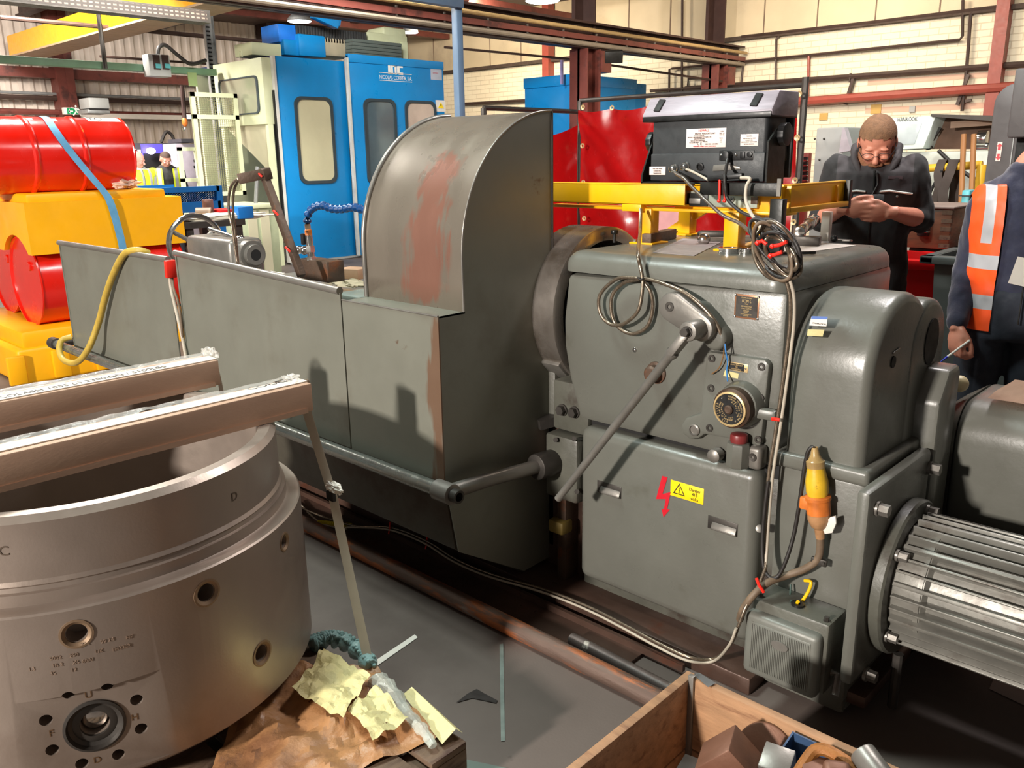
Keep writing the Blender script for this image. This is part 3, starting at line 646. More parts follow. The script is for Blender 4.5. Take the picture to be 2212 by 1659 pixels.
pb = [(148, 1497), (231, 1479), (295, 1512), (305, 1574), (256, 1630), (177, 1650), (113, 1620), (99, 1556)]
for x, y in pb: q = PT(x, y); cutter(lambda m: m.cyl(q+pn*.05, q-pn*.04, .0135, n=20))
def boolean(body, cutters, name, mat, parent):
    bmesh.ops.remove_doubles(body.bm, verts=body.bm.verts[:], dist=1e-5); bmesh.ops.recalc_face_normals(body.bm, faces=body.bm.faces[:])
    b = body.build('tmp_body', mat); cs_ = []
    for cm in cutters:
        bmesh.ops.recalc_face_normals(cm.bm, faces=cm.bm.faces[:])
        c = cm.build('tmp_cut', mat); cs_.append(c)
        m = b.modifiers.new('b', 'BOOLEAN'); m.object = c; m.operation = 'DIFFERENCE'; m.solver = 'EXACT'
    dg = bpy.context.evaluated_depsgraph_get(); me = bpy.data.meshes.new_from_object(b.evaluated_get(dg))
    for o in [b]+cs_: bpy.data.objects.remove(o)
    me.materials.clear(); me.name = name
    return finish(me, name, mat, parent, 30)
body = boolean(rb, cuts, 'ring_body', RSTEEL, ring)
MB().box((cx-half+.001, PD-.003, .217), (cx+half-.001, PD-.0004+.0008, zt-.001), 0, 2, Mx)
port = MB().lathe([(.064, -.011), (.064, .004), (.058, .006), (.054, -.004), (.046, -.008), (.040, -.006), (.031, -.006), (.030, -.02)], pcen, pn, 48).build('port_ring', DSTEEL, ring)
MB().lathe([(.029, -.035), (.024, -.028), (.012, -.024), (0, -.023)], pcen, pn, 32).build('port_plug', CHROME, port)
for p, n, r in HP:
    MB().lathe([(r, -.006), (r, .001), (r*.86, .0015), (r*.66, -.003), (r*.62, -.03)], p, n, 32).build('hole_bushing', PADSTEEL, ring)
zt_ = [('C', CYL(10, 1200, RT), .022), ('D', CYL(507, 1080, RT), .022)]
def on_cyl(items, mat, nm, R):
    L = []
    for s, p, h in items:
        n = V((p.x-RC.x, p.y-RC.y, 0)).normalized(); x = V((-n.y, n.x, 0)); x = -x if x.dot(_r) < 0 else x
        q = V((RC.x+n.x*(R+.0006), RC.y+n.y*(R+.0006), p.z)); L.append((s, q, x, (0, 0, 1), h))
    return join_text(L, nm, mat, ring)
INKP = M('marker_ink_on_steel', (92, 78, 66), .5, .2, .1, 9)
on_cyl(zt_, INKP, 'marker_lettering', RT)
STAMP = M('stamped_marks', (168, 146, 128), .4, .5, .1, 9)
import itertools
sl = []
for row, (y0, y1, xs) in enumerate((((1404, 1374), 0, (150, 200, 232, 262, 290)), ((1424, 1398), 0, (75, 118, 140, 162, 185, 222, 250, 280)), ((1444, 1420), 0, (60, 110, 130, 155, 190, 215)), ((1460, 1440), 0, (110, 150, 195)))) if False else []: pass
for y0, xs, words_ in ((1400, (185, 232, 280), ('702', '99 24', 'HF')), (1420, (120, 160, 215, 262), ('5082', '250', 'UK', '1H2302')), (1436, (70, 125, 165, 190), ('L3', '1B 2', 'X5', '60AI')), (1452, (115, 160), ('35', '12'))):
    for x, wd in zip(xs, words_): sl.append((wd, CYL(x, y0-(x-150)*.16), .0085))
on_cyl(sl, STAMP, 'lettering', RB)
L = []
for ch, x, y in (('U', 192, 1507), ('H', 292, 1555), ('D', 211, 1647), ('F', 112, 1590)):
    q = PT(x, y)+pn*.0006; L.append((ch, q, px_, (0, 0, 1), .016))
join_text(L, 'lettering', M('rust_ink', (92, 66, 40), .6), ring)
for nm, z0, R in (('ring_spigot', .125, .47),):
    MB().lathe([(.3, z0), (R, z0), (R, ZB), (.3, ZB)], (RC.x, RC.y, 0), (0, 0, 1), 96).build(nm, OILY, ring)

pal = thing('wooden_pallet', 'dark wooden pallet carrying the big steel ring and oily paper', 'pallet', (-2.2, .65, 0))
PX0, PX1, PY1 = -3.05, -1.352, 1.222
for k in range(8):
    y = PY1-.115-k*.15; MB().box((PX0, y, .105), (PX1, y+.115, .125), .003).build('deck_board', WOODD, pal)
for x in (PX0, (PX0+PX1)/2-.05, PX1-.1):
    MB().box((x, .05, .02), (x+.1, PY1, .105), .003).build('bearer', WOODD, pal)
for k in range(3): MB().box((PX0, .05+k*.54, 0), (PX1, .15+k*.54, .02), .002).build('bottom_board', WOODD, pal)
# protective beams across the ring, with the lashing straps
def beam(x0, x1, y1, label):
    t = thing('edge_protector', label, 'cardboard beam', ((x0+x1)/2, .75, .84))
    MB().prism([(x0, .842), (x1, .842), (x1, .925), (x0, .925)], 'y', .12, y1, .004).build('cardboard_box_section', CARD, t)
    MB().prism([(x1-.03, .8405), (x1+.003, .8405), (x1+.003, .855), (x1-.03, .8425)], 'y', .14, y1-.02).build('torn_flap', CARD, t)
    return t
bm1 = beam(-2.141, -2.047, 1.296, 'nearer brown cardboard beam lying across the top of the steel ring')
bm2 = beam(-2.64, -2.531, 1.262, 'farther brown cardboard beam lying across the top of the steel ring')
FILM = M('clear_stretch_film', (240, 236, 230), .16, 0, .02, 9, .6, 30, alpha=.28, spec=.7)
def film(x0, x1, y0, y1, seed, parent):
    def fn(u, v):
        y = y0+(y1-y0)*u; x = x0+(x1-x0)*v; return (x, y, .9295+.006*noise.noise(V((x*40, y*22, seed)))*(.4+1.2*v)+.007*max(0, math.sin(v*PI)))
    return MB().grid(fn, 60, 6).build('stretch_film', FILM, parent, 80)
film(-2.648, -2.60, .3, 1.28, 3, bm2); film(-2.15, -2.115, .5, 1.3, 9, bm1)
def crumple(c, r, seed, name, mat, parent, amp=.5, sc=(1, 1, 1), n=20):
    b = bmesh.new(); bmesh.ops.create_icosphere(b, subdivisions=4, radius=1)
    for v in b.verts:
        k = 1+amp*noise.noise(v.co*2.2+V((seed, 0, 0)))+.4*amp*noise.noise(v.co*6+V((0, seed, 0)))
        v.co = V(c)+V((v.co.x*sc[0], v.co.y*sc[1], v.co.z*sc[2]))*r*k
    me = bpy.data.meshes.new(name); b.to_mesh(me); b.free(); return finish(me, name, mat, parent, 25)
crumple((-2.60, 1.27, .925), .03, 4, 'film_end', FILM, bm2, .7, (1, .7, .9)); crumple((-2.11, 1.27, .932), .024, 8, 'film_end', FILM, bm1, .7, (1.1, .9, .5))
s1 = thing('lashing_strap', 'white woven lashing strap over the nearer cardboard beam, hanging down to the pallet', 'strap', (-2.09, 1.2, .125))
MB().box((-2.12, .12, .926), (-2.068, 1.296, .9285)).build('webbing', STRAPW, s1)
e = V((-2.095, 1.30, .84)); m_ = AY(718, 1070, 1.305); z_ = AZ(800, 1452, .13)
def ribbon(pts, wdir, w, mat, parent, name, t=.0015):
    wd = V(wdir).normalized()*w/2
    return MB().loft([[p-wd, p+wd, p+wd+V((0, t, t)), p-wd+V((0, t, t))] for p in map(V, pts)]).build(name, mat, parent, 60)
tx = M('translucent_strap', (196, 184, 164), .4, 0, .05, 20)
ribbon([(-2.094, 1.296, .927), (-2.094, 1.303, .92), e+V((0, .003, -.02)), m_, m_+(z_-m_)*.5, z_], (.72, .69, 0), .026, tx, s1, 'hanging_strap')
MB().obox(m_+V((0, -.005, .0)), (.036, .012, .03), bev=.003).build('strap_buckle', BLACK, s1)
sb = crumple(m_+V((.02, -.004, .03)), .022, 13, 'paper_tag', WHITE, s1, .6, (1.7, .5, .7))
join_text([('COLASH 105S(-)', (-2.112, .36, .9288), (0, 1, 0), (-1, 0, 0), .03, dict(align='LEFT'))] if False else [('COLASH', (-2.105, 1.13, .9288), (0, 1, 0), (-1, 0, 0), .026, dict(align='LEFT', sx=1.15))], 'lettering', INK, s1)
s2 = thing('lashing_strap', 'white lashing strap printed with black lettering along the farther cardboard beam', 'strap', (-2.58, .75, .926))
MB().box((-2.60, .12, .926), (-2.540, 1.262, .9285)).build('webbing', STRAPW, s2)
ribbon([(-2.575, 1.262, .927), (-2.575, 1.27, .92), (-2.565, 1.275, .84), (-2.53, 1.285, .5), (-2.5, 1.215, .13)], (1, 0, 0), .027, tx, s2, 'hanging_strap')
join_text([('COLASH 105S (-) 2300daN / 5100LBS', (-2.553, .63, .9289), (0, 1, 0), (-1, 0, 0), .027, dict(align='LEFT', width=.47))], 'lettering', INK, s2)

# paper, bubble wrap and film on the pallet
def sheet(name, corners, z, amp, sc, seed, nu, nv, mat, label, cat, lift=None):
    A, B, Cc, Dd = [AZ(x, y, z) for x, y in corners]
    def fn(u, v):
        p = A.lerp(B, u).lerp(Dd.lerp(Cc, u), v)
        h = amp*(abs(noise.noise(V((p.x*sc, p.y*sc, seed))))+.6*noise.noise(V((p.x*sc*3, p.y*sc*3, seed+5))))
        return V((p.x, p.y, z+max(0.002, h+amp*.25+.35*amp*abs(noise.noise(V((p.x*sc*6, p.y*sc*6, seed+9)))))+(lift(u, v) if lift else 0)))
    o = MB().grid(fn, nu, nv).build(name, mat, None, 22); return tag(o, label, cat)
sheet('oiled_paper', [(400, 1810), (945, 1600), (812, 1448), (560, 1440)], .128, .035, 5, 2, 46, 40, PAPER, 'oily orange brown paper crumpled over the pallet corner under the ring', 'paper')
sheet('paper_scrap', [(632, 1500), (742, 1560), (802, 1470), (700, 1410)], .165, .03, 8, 6, 26, 22, PAPERY, 'pale yellow paper scrap with brown spots beside the foot of the ring', 'paper')
sheet('paper_scrap', [(752, 1540), (806, 1612), (884, 1562), (812, 1490)], .162, .025, 9, 9, 24, 22, PAPERY, 'pale yellow crumpled paper scrap nearest the pallet corner', 'paper')
bw = []
for u in range(40):
    t = u/39; p = AZ(672+130*t, 1392-28*math.sin(t*2.2)+70*t*t, .15); bw.append(p)
BUB = M('teal_bubble_wrap', (146, 184, 182), .15, 0, .15, 30, .8, 60, alpha=.75)
b = MB().tube(bw, [.022+.006*math.sin(i*.9) for i in range(40)], 12)
for i in range(2, 39, 1):
    for k in range(5):
        a = k*1.25+i*.5; b.ball(bw[i]+V((math.cos(a)*.02, math.sin(a)*.012, abs(math.sin(a))*.02)), .007, n=6)
tag(b.build('bubble_wrap', BUB), 'teal bubble wrap roll along the pallet edge behind the oily paper', 'bubble wrap')
fp_ = [AZ(812, 1470, .15), AZ(840, 1495, .155), AZ(880, 1545, .15), AZ(915, 1580, .15), AZ(936, 1612, .142)]
FG = M('crumpled_clear_film', (200, 206, 196), .2, 0, .1, 12, .9, 30, alpha=.55)
tag(MB().tube(smooth_path(fp_, 8), [.026, .03, .034, .03, .028, .03, .034, .03, .026, .024, .028, .03, .024, .02, .022, .02, .018, .018, .02, .02, .016, .014, .018, .018, .014, .012, .012, .014, .014, .012, .012, .012, .01][:33], 12, sq=.8).build('film_roll', FG, None, 20), 'clear crumpled plastic film rolled along the edge of the pallet', 'plastic film')
ce = MB().loft([[AZ(x, y, .150)+V((0, 0, h)) for x, y, h in ((870, 1500, 0), (890, 1492, .012), (908, 1505, 0))], [AZ(x, y, .150)+V((0, 0, h)) for x, y, h in ((955, 1600, -.01), (985, 1582, .01), (1000, 1575, -.012))]], closed=False).build('card_edge', PAPERY, None)
tag(ce, 'pale folded card strip at the corner of the pallet', 'card')

# ================================================================== CRATE
CX, CY0, CZ = -.872, 1.50, .40
cr = thing('wooden_crate', 'open pine crate holding rusty steel blocks in the bottom right foreground', 'crate', (-.4, 1.1, 0))
for k in range(2):
    z0 = .03+k*.187; MB().box((CX-.022, .55, z0), (CX, CY0, z0+.183), .003).build('side_board', WOOD, cr)
    MB().box((CX+.003, CY0-.022, z0), (.25, CY0, z0+.183), .003).build('back_board', WOOD, cr)
MB().box((CX, .55, .14), (.25, CY0-.022, .16)).build('crate_bottom', WOOD, cr)
for y in (.6, 1.4): MB().box((CX-.02, y, 0), (.25, y+.08, .03), .004).build('skid', WOODD, cr)
MB().box((CX-.002, CY0-.03, .16), (CX+.012, CY0-.018, .41), .001).build('corner_strap', GREYST, cr)
MB().poly([(CX-.0, CY0-.01, .403), (CX+.05, CY0-.03, .404), (CX+.055, CY0-.005, .404), (CX+.005, CY0+.006, .403)], .001).build('corner_tin', GALV, cr)
def block(c, size, rz, rx, label, mat=None, grp=None):
    o = MB().obox((0, 0, 0), size, bev=.003).build('steel_block', mat or IRON); o.data.transform(Matrix.Rotation(rz, 4, 'Z') @ Matrix.Rotation(rx, 4, 'X')); o.data.transform(Matrix.Translation(c))
    return tag(o, label, 'steel block', grp)
RBLK = M('rusty_block_steel', (116, 80, 62), .5, .35, .15, 7, .08, 60, rgb2=(92, 58, 44), mix=(.5, .7), mscale=7)
p = AY(1586, 1600, 1.33); o = MB().obox((0, 0, 0), (.092, .085, .092), ry=PI/4, bev=.003).build('steel_block', RBLK); o.data.transform(Matrix.Translation(p+V((-.01, 0.01, -.066))) @ Matrix.Rotation(.35, 4, 'Z')); tag(o, 'rust brown square steel block standing on its corner nearest the crate corner', 'steel block')
p = AY(1500, 1690, 1.30); block(p+V((0, 0, -.01)), (.08, .1, .06), .2, 0, 'dark steel block lying flat at the left of the square block', DSTEEL)
p = AY(1672, 1640, 1.40); block(p+V((.01, .0, -.03)), (.06, .06, .11), .2, .35, 'grey brown steel block tilted between the square block and the blue tray', GREYST)
p = AY(1652, 1600, 1.452); dk = MB().cyl(p+V((0, .008, -.028)), p+V((.004, -.008, -.02)), .058, n=40, bev=.003).build('steel_disc', RBLK); tag(dk, 'round brown steel disc leaning on the crate back board', 'disc')
tt = thing('blue_tray', 'dark blue metal tray of rusty clamps inside the crate', 'tray', (-.35, 1.35, .16))
tx0, ty1, tz = AZ(1723, 1568, .395).x, 1.468, .395
MB().box((tx0+.01, 1.08, .165), (.2, ty1, .171)).build('tray_bottom', NAVY, tt)
MB().box((tx0, ty1-.004, .165), (.2, ty1, tz)).build('tray_back', NAVY, tt)
MB().prism([(1.08, .165), (ty1, .165), (ty1, tz), (1.08, .30)], 'x', tx0, tx0+.004).build('tray_end', NAVY, tt)
MB().bar((tx0+.022, ty1-.012, .17), (tx0+.022, ty1-.012, tz-.002), .012, .012).build('tray_corner', GREYST, tt)
RUSTO = M('orange_rusty_steel', (150, 96, 44), .55, .3, .25, 16, .2, 60, rgb2=(206, 130, 40), mix=(.55, .65), mscale=12)
p = AY(1790, 1662, 1.36)
ck = MB().tube(smooth_path([p+V((-.045, -.10, -.05)), p+V((-.045, 0, -.01)), p+V((-.03, .03, .01)), p+V((.02, .03, .01)), p+V((.08, .02, -.005))], 6), .0125, 10).build('clamp_hoop', RUSTO); tag(ck, 'orange rusted square clamp hoop inside the blue tray', 'clamp')
p = AY(1880, 1662, 1.38); o = MB().cyl(p+V((-.025, .02, .012)), p+V((.07, -.03, -.02)), .025, n=24, bev=.004).build('steel_bar', GREYST); tag(o, 'short round grey steel bar in the blue tray', 'steel bar')
p = AY(1808, 1675, 1.34); o = MB().obox(p, (.05, .045, .04), rz=.5, rx=.3, bev=.012, seg=3).build('casting_lump', RBLK); tag(o, 'rough brown casting lump inside the clamp hoop', 'casting')
p = AY(1752, 1668, 1.34); block(p+V((0, .02, -.02)), (.05, .05, .05), .5, .1, 'small brown steel block in the left end of the blue tray', RBLK)
# ================================================================== YELLOW STAND ON THE HEADSTOCK
stf = thing('readout_stand', 'yellow painted steel channel stand on top of the headstock carrying the readout', 'stand', (-1.5, 2.6, 1.25))
FY = 2.42
MB().box((-2.14, FY, 1.382), (-1.531, FY+.006, 1.452), .002).box((-2.14, FY, 1.447), (-1.531, FY+.06, 1.453), .002).box((-2.14, FY, 1.382), (-1.531, FY+.05, 1.388), .002).build('front_beam', YELS, stf)
MB().box((-1.60, FY+.05, 1.365), (-1.19, FY+.056, 1.45), .002).box((-2.14, FY+.03, 1.362), (-1.19, FY+.1, 1.372), .002).build('rear_web', YELS, stf)
MB().box((-1.78, FY-.004, 1.36), (-1.70, FY+.03, 1.384), .002).build('gusset', YELS, stf)
q0, q1 = AX(1652, 470, -1.2), AX(1830, 458, -1.2)
ry1 = AX(1828, 430, -1.2).y
MB().box((-1.215, FY+.03, 1.368), (-1.19, ry1, 1.385), .002).box((-1.215, FY+.03, 1.368), (-1.209, ry1, 1.452), .002).box((-1.23, FY+.03, 1.446), (-1.205, ry1, 1.453), .002).build('side_beam', YELS, stf)
MB().box((-1.222, ry1-.002, 1.36), (-1.19, ry1+.02, 1.455), .002).build('end_plate', BLACKM, stf)
MB().box((-2.1, 2.83, 1.375), (-1.2, 2.84, 1.44), .002).build('back_beam', YELS, stf)
def leg(x, y, foot=True):
    l = MB().box((x-.026, y, 1.256), (x+.026, y+.05, 1.37), .003).build('leg', YELS, stf)
    MB().box((x-.045, y-.025, 1.25), (x+.05, y+.075, 1.256), .001).build('foot_plate', YELS, l)
    MB().hexbolt((x-.034, y-.006, 1.256), (0, 0, 1), .006, .008).build('foot_bolt', GREYST, l, 20)
leg(AY(1392, 490, 2.44).x, 2.44); leg(AY(1582, 500, 2.42).x, 2.41); leg(AY(1480, 480, 2.80).x, 2.79); leg(AY(1640, 480, 2.80).x, 2.79)
MB().bar((-1.66, 2.83, 1.37), (-1.86, 2.83, 1.25), .02, .03).build('brace', YELS, stf)
# black bracket arm with red ties and the grey strip of the drive box
br = MB().box(AY(1512, 394, 2.36), AY(1688, 424, 2.385), .002).build('black_bracket', BLACKM, stf)
bp_ = AY(1678, 430, 2.36); MB().box((bp_.x-.021, 2.36, 1.262), (bp_.x+.019, 2.39, bp_.z), .002).build('bracket_post', BLACKM, br)
MB().box((bp_.x+.0, 2.355, AY(1680, 424, 2.355).z), (bp_.x+.012, 2.36, AY(1680, 386, 2.355).z)).build('bracket_strip', GREYST, br)
for px in (1555, 1567):
    p = AY(px, 408, 2.355); MB().tube([p+V((-.002, 0, .03)), p+V((0, -.002, 0)), p+V((0, 0, -.034))], .0042, 8).ball(p+V((0, -.002, -.036)), .006, n=8).build('cable_tie', RED, br)
gb_ = MB().box(AY(1482, 412, 2.455), AY(1640, 450, 2.47), .003).build('drive_strip', M('grey_strip_metal', (168, 176, 162), .35, .4), stf)
MB().box(AY(1484, 417, 2.45), AY(1530, 446, 2.456), .002).build('drive_socket', BLACKM, gb_)
MB().box(AY(1488, 428, 2.447), AY(1514, 440, 2.452), .001).build('socket_frame', GREYST, gb_)
for px in (1582, 1606): MB().lathe([(.003, 0), (.008, 0), (.008, .004), (.003, .004)], AY(px, 431, 2.454), (0, -1, 0), 16).build('strip_stud', GREYST, gb_)
MB().box(AY(1622, 425, 2.45), AY(1638, 441, 2.456), .001).build('strip_plug', IRON, gb_)

# ================================================================== DIGITAL READOUT
RY = 2.455
dr = thing('digital_readout', 'black and silver digital readout box seen from the back, on the yellow stand', 'readout unit', (-1.53, 2.5, 1.453))
def rp(px, py, y=RY): p = AY(px, py, y); return (p.x, p.z)
x0, x1 = rp(1408, 300)[0], rp(1655, 300)[0]
zb, zt = rp(1420, 352)[1], rp(1500, 236)[1]
bodyp = [(RY, zb+.012), (RY, zt), (RY+.03, zt+.012), (RY+.12, zt+.012), (RY+.16, zb), (RY+.02, zb)]
hz = MB().prism(bodyp, 'x', x0, x1, .012, 3).build('rear_housing', CHAR, dr)
# bezel: silver slanted hood across the top
bx0, bx1 = rp(1392, 230)[0], rp(1674, 215)[0]
bz0, bz1 = rp(1392, 250)[1], rp(1392, 212)[1]
bez = MB().prism([(RY-.012, bz0-.018), (RY-.012, bz0), (RY+.03, bz1), (RY+.16, bz1), (RY+.16, bz0-.02)], 'x', bx0, bx1, .006, 2).build('bezel_hood', M('worn_silver_plastic', (156, 147, 156), .42, .15, .16, 10, .05, 60, stretch=(1, 4, 8)), dr)
MB().box((bx0+.002, RY-.013, bz0-.022), (bx1-.002, RY+.16, bz0-.004), .003).build('bezel_edge', BLACK, dr)
for px, w in ((1425, .014), (1634, .014)):
    c = AY(px, 218, RY+.008); MB().bar(V((c.x-.003, RY-.004, bz0+.010)), V((c.x+.003, RY+.024, bz1-.008)), .026, .010, up=(0, -1, .7), bev=.003).build('carry_slot', DARKV, bez)
MB().box((bx0+.01, RY+.15, 1.47), (bx1-.01, RY+.165, bz1-.005), .004).build('front_frame', BLACK, dr)
# yoke
MB().prism([(RY+.09, 1.453), (RY+.09, 1.56), (RY+.06, 1.60), (RY+.04, 1.60), (RY-.02, 1.48), (RY-.02, 1.453)], 'x', x0-.026, x0-.02).build('yoke_arm', BLACKM, dr)
MB().prism([(RY+.09, 1.453), (RY+.09, 1.56), (RY+.06, 1.62), (RY+.03, 1.62), (RY-.02, 1.58), (RY-.02, 1.453)], 'x', x1+.014, x1+.02).build('yoke_arm', BLACKM, dr)
MB().box((x0-.026, RY-.02, 1.453), (x1+.02, RY+.09, 1.459), .001).build('yoke_base', BLACKM, dr)
for x, s in ((x0-.024, -1), (x1+.018, 1)):
    n = 24; pts = [((.033+.002*(k % 2))*math.cos(2*PI*k/n), (.033+.002*(k % 2))*math.sin(2*PI*k/n)) for k in range(n)]
    zc = rp(1390, 307)[1] if s < 0 else rp(1668, 290)[1]
    MB().prism([(RY+.06+a, zc+b) for a, b in pts], 'x', x, x+s*.022, .002).build('clamp_knob', BLACK, dr)
# labels
def label(px0, py0, px1, py1, mat, name, y=RY-.0008):
    a, b = AY(px0, py0, y), AY(px1, py1, y); return a, b, MB().box((a.x, y, b.z), (b.x, y+.002, a.z), .0004).build(name, mat, hz)
RP_ = M('pinkish_label', (232, 212, 204), .5, 0, .03, 12)
a, b, l1 = label(1483, 279, 1567, 318, RP_, 'rating_label'); yy = RY-.0014; w, h = b.x-a.x, a.z-b.z
def LT(s, fx, fz, hh, **k): return (s, (a.x+w*fx, yy, b.z+h*fz), (1, 0, 0), (0, 0, 1), h*hh, k)
join_text([LT('NEWALL', .45, .84, .12), LT('WARNING MAINS SUPPLY EARTHING', .48, .04, .06)], 'red_lettering', REDINK, l1)
join_text([LT('DIGITAL READOUT UNIT', .48, .70, .08), LT('MANUFACTURED BY', .33, .60, .05), LT('NEWALL MEASUREMENT SYSTEMS LTD', .34, .52, .055, width=w*.6), LT('LEICESTER ENGLAND', .34, .44, .05), LT('FOR USE WITH SPHEROSYN', .30, .34, .05), LT('For use with mains', .2, .25, .05), LT('C E', .35, .14, .15), LT('MODEL', .5, .28, .06), LT('SER NO  21012857', .66, .15, .07), LT('FUSE', .9, .8, .06), LT('240V 1A', .9, .7, .06), LT('115V 2A', .9, .62, .06), LT('VOLTS', .88, .45, .05), LT('240', .88, .35, .05), LT('115', .88, .25, .05)], 'lettering', INK, l1)
a2, b2, l2 = label(1600, 290, 1637, 315, RP_, 'warning_label')
w2, h2 = b2.x-a2.x, a2.z-b2.z
join_text([(s, (a2.x+w2*.5, yy, b2.z+h2*z), (1, 0, 0), (0, 0, 1), h2*.085) for s, z in (('WARNING', .78), ('THIS APPARATUS MUST', .6), ('BE EARTHED', .45), ('DISCONNECT FROM MAINS', .3), ('BEFORE OPENING', .12))], 'lettering', INK, l2)
a3, b3, l3 = label(1403, 360, 1437, 378, RP_, 'small_label', RY-.004)
w3, h3 = b3.x-a3.x, a3.z-b3.z
join_text([(s, (a3.x+w3*.5, RY-.0046, b3.z+h3*z), (1, 0, 0), (0, 0, 1), h3*.12) for s, z in (('TAKE CARE WHEN', .7), ('CONNECTING', .42), ('TRANSDUCERS', .15))], 'lettering', INK, l3)
# lower connector panel
MB().box((x0, RY-.003, 1.462), (x1, RY+.06, zb+.03), .004).build('connector_panel', CHAR, dr)
for px, py in ((1458, 362), (1483, 358), (1513, 360)):
    p = AY(px, py, RY-.004); k = MB().lathe([(.013, 0), (.013, .006), (.01, .008), (.01, .024), (.007, .026), (0, .026)] if px < 1500 else [(.013, 0), (.013, .004), (.009, .005), (.009, .001), (0, .001)], p, (0, -1, -.2), 20).build('round_connector', CHROME if px < 1500 else BLACK, dr)
MB().prism([rp(1541, 370, 0+RY), rp(1543, 357), rp(1575, 354), rp(1600, 360), rp(1602, 366)], 'y', RY-.007, RY, .002).build('data_connector', GREYST, dr)
pp = AY(1574, 336, RY-.005); MB().box((pp.x-.035, RY-.004, pp.z-.016), (pp.x+.085, RY+.01, pp.z+.016), .003).build('mains_panel', BLACK, dr)
MB().prism([(pp.x-.013, pp.z-.016), (pp.x-.013, pp.z+.007), (pp.x-.007, pp.z+.014), (pp.x+.007, pp.z+.014), (pp.x+.013, pp.z+.007), (pp.x+.013, pp.z-.016)], 'y', RY-.03, RY-.003, .002).build('mains_plug', BLACK, dr)
MB().box((pp.x+.04, RY-.008, pp.z-.009), (pp.x+.056, RY-.003, pp.z+.011), .002).build('rocker_switch', BLACK, dr)
for dx in (-.025, .026): MB().ball((pp.x+dx, RY-.005, pp.z+.002), .0045, n=10).build('panel_screw', CHROME, dr)
MB().cyl((pp.x+.073, RY-.01, pp.z+.003), (pp.x+.073, RY-.003, pp.z+.003), .009, n=18, bev=.001).build('fuse_holder', BLACK, dr)

# ================================================================== CABLES
def cable(name, label, pts, r, mat, cat='cable', n=8, sm=8): 
    o = MB().tube(smooth_path(pts, sm), r, n).build(name, mat, None, 60); return tag(o, label, cat)
def ys(lst): return [AY(x, y, yy) for x, y, yy in lst]
sc_ = thing('sensor_cable', 'braided steel cable looped twice on the headstock front, ending in bare wires', 'cable', AY(1385, 700, 2.09))
pts = ys([(1384, 452, 2.40), (1383, 500, 2.32), (1378, 545, 2.105), (1383, 575, 2.088), (1388, 604, 2.085), (1386, 640, 2.08), (1376, 675, 2.075), (1346, 700, 2.08), (1318, 700, 2.088), (1297, 677, 2.09), (1296, 637, 2.09), (1331, 603, 2.088), (1366, 600, 2.085), (1383, 603, 2.082)])
pts2 = ys([(1383, 603, 2.094), (1346, 612, 2.10), (1322, 640, 2.10), (1322, 680, 2.10), (1336, 707, 2.10), (1366, 721, 2.10), (1398, 705, 2.10), (1410, 665, 2.10), (1405, 630, 2.095), (1388, 604, 2.09), (1405, 604, 2.085), (1440, 615, 2.075), (1482, 634, 2.07), (1522, 667, 2.07), (1547, 699, 2.075), (1560, 728, 2.082)])
MB().tube(smooth_path(pts, 8), .0058, 10).build('cable_strand', ARMOUR, sc_, 60)
MB().tube(smooth_path(pts2, 8), .0058, 10).build('cable_strand', ARMOUR, sc_, 60)
MB().tube(ys([(1560, 727, 2.082), (1566, 742, 2.084)]), .0045, 8).build('sleeve_end', CABLEK, sc_)
MB().tube(smooth_path(ys([(1566, 741, 2.083), (1568, 760, 2.08), (1572, 783, 2.085), (1570, 800, 2.09), (1572, 824, 2.07)]), 6), .0022, 6).build('blue_wire', M('blue_wire', (60, 130, 200), .4), sc_)
MB().tube(smooth_path(ys([(1565, 741, 2.083), (1562, 770, 2.08), (1553, 795, 2.085), (1537, 808, 2.09)]), 6), .0017, 6).build('brown_wire', M('brown_wire', (130, 96, 60), .4), sc_)
MB().tube([p+V((0, -.0, 0)) for p in ys([(1377, 599, 2.077), (1384, 605, 2.074), (1391, 600, 2.077)])], .0025, 6).build('twist_tie', CABLEK, sc_)
# coil hanging over the right front corner
co = thing('cable_coil', 'coil of black and steel armoured cable with red ties hanging over the headstock corner', 'cable coil', AY(1680, 545, 2.08))
random.seed(3)
for k in range(9):
    cx, cy = 1678+random.uniform(-12, 10), 541+random.uniform(-14, 12); A, B_ = 64+random.uniform(-22, 8), 34+random.uniform(-13, 9); th = math.radians(58+random.uniform(-16, 14)); pts = []
    for i in range(20):
        a = 2*PI*i/20; u, v = A*math.cos(a), B_*math.sin(a)
        px, py = cx+u*math.cos(th)-v*math.sin(th), cy+u*math.sin(th)+v*math.cos(th)
        pts.append(AY(px, py, 2.078+.016*math.sin(a*2+k*1.7)-.007*(k % 4)))
    MB().tube(smooth_path(pts, 3, True), .0052, 8, closed=True).build('cable_loop', (ARMOUR, CABLEK, ARMOUR, CABLEBR, CABLEK, ARMOUR, CABLEK, ARMOUR, CABLEK)[k], co, 60)
for q in ([(1636, 525), (1646, 520), (1656, 528)], [(1668, 532), (1685, 529), (1700, 522)], [(1664, 553), (1680, 548), (1690, 544)]):
    MB().tube([AY(x, y, 2.034) for x, y in q], .005, 8).ball(AY(*q[0], 2.032), .007, n=8).build('cable_tie', RED, co)
cable('readout_cable', 'grey armoured cable sloping from the readout left connector to the coil', ys([(1457, 370, 2.425), (1462, 376, 2.38), (1477, 385, 2.36), (1496, 405, 2.35), (1529, 437, 2.33), (1563, 466, 2.28), (1597, 482, 2.22), (1622, 504, 2.14), (1640, 530, 2.09)]), .0055, M('grey_armour', (112, 104, 96), .35, .6, .25, 90))
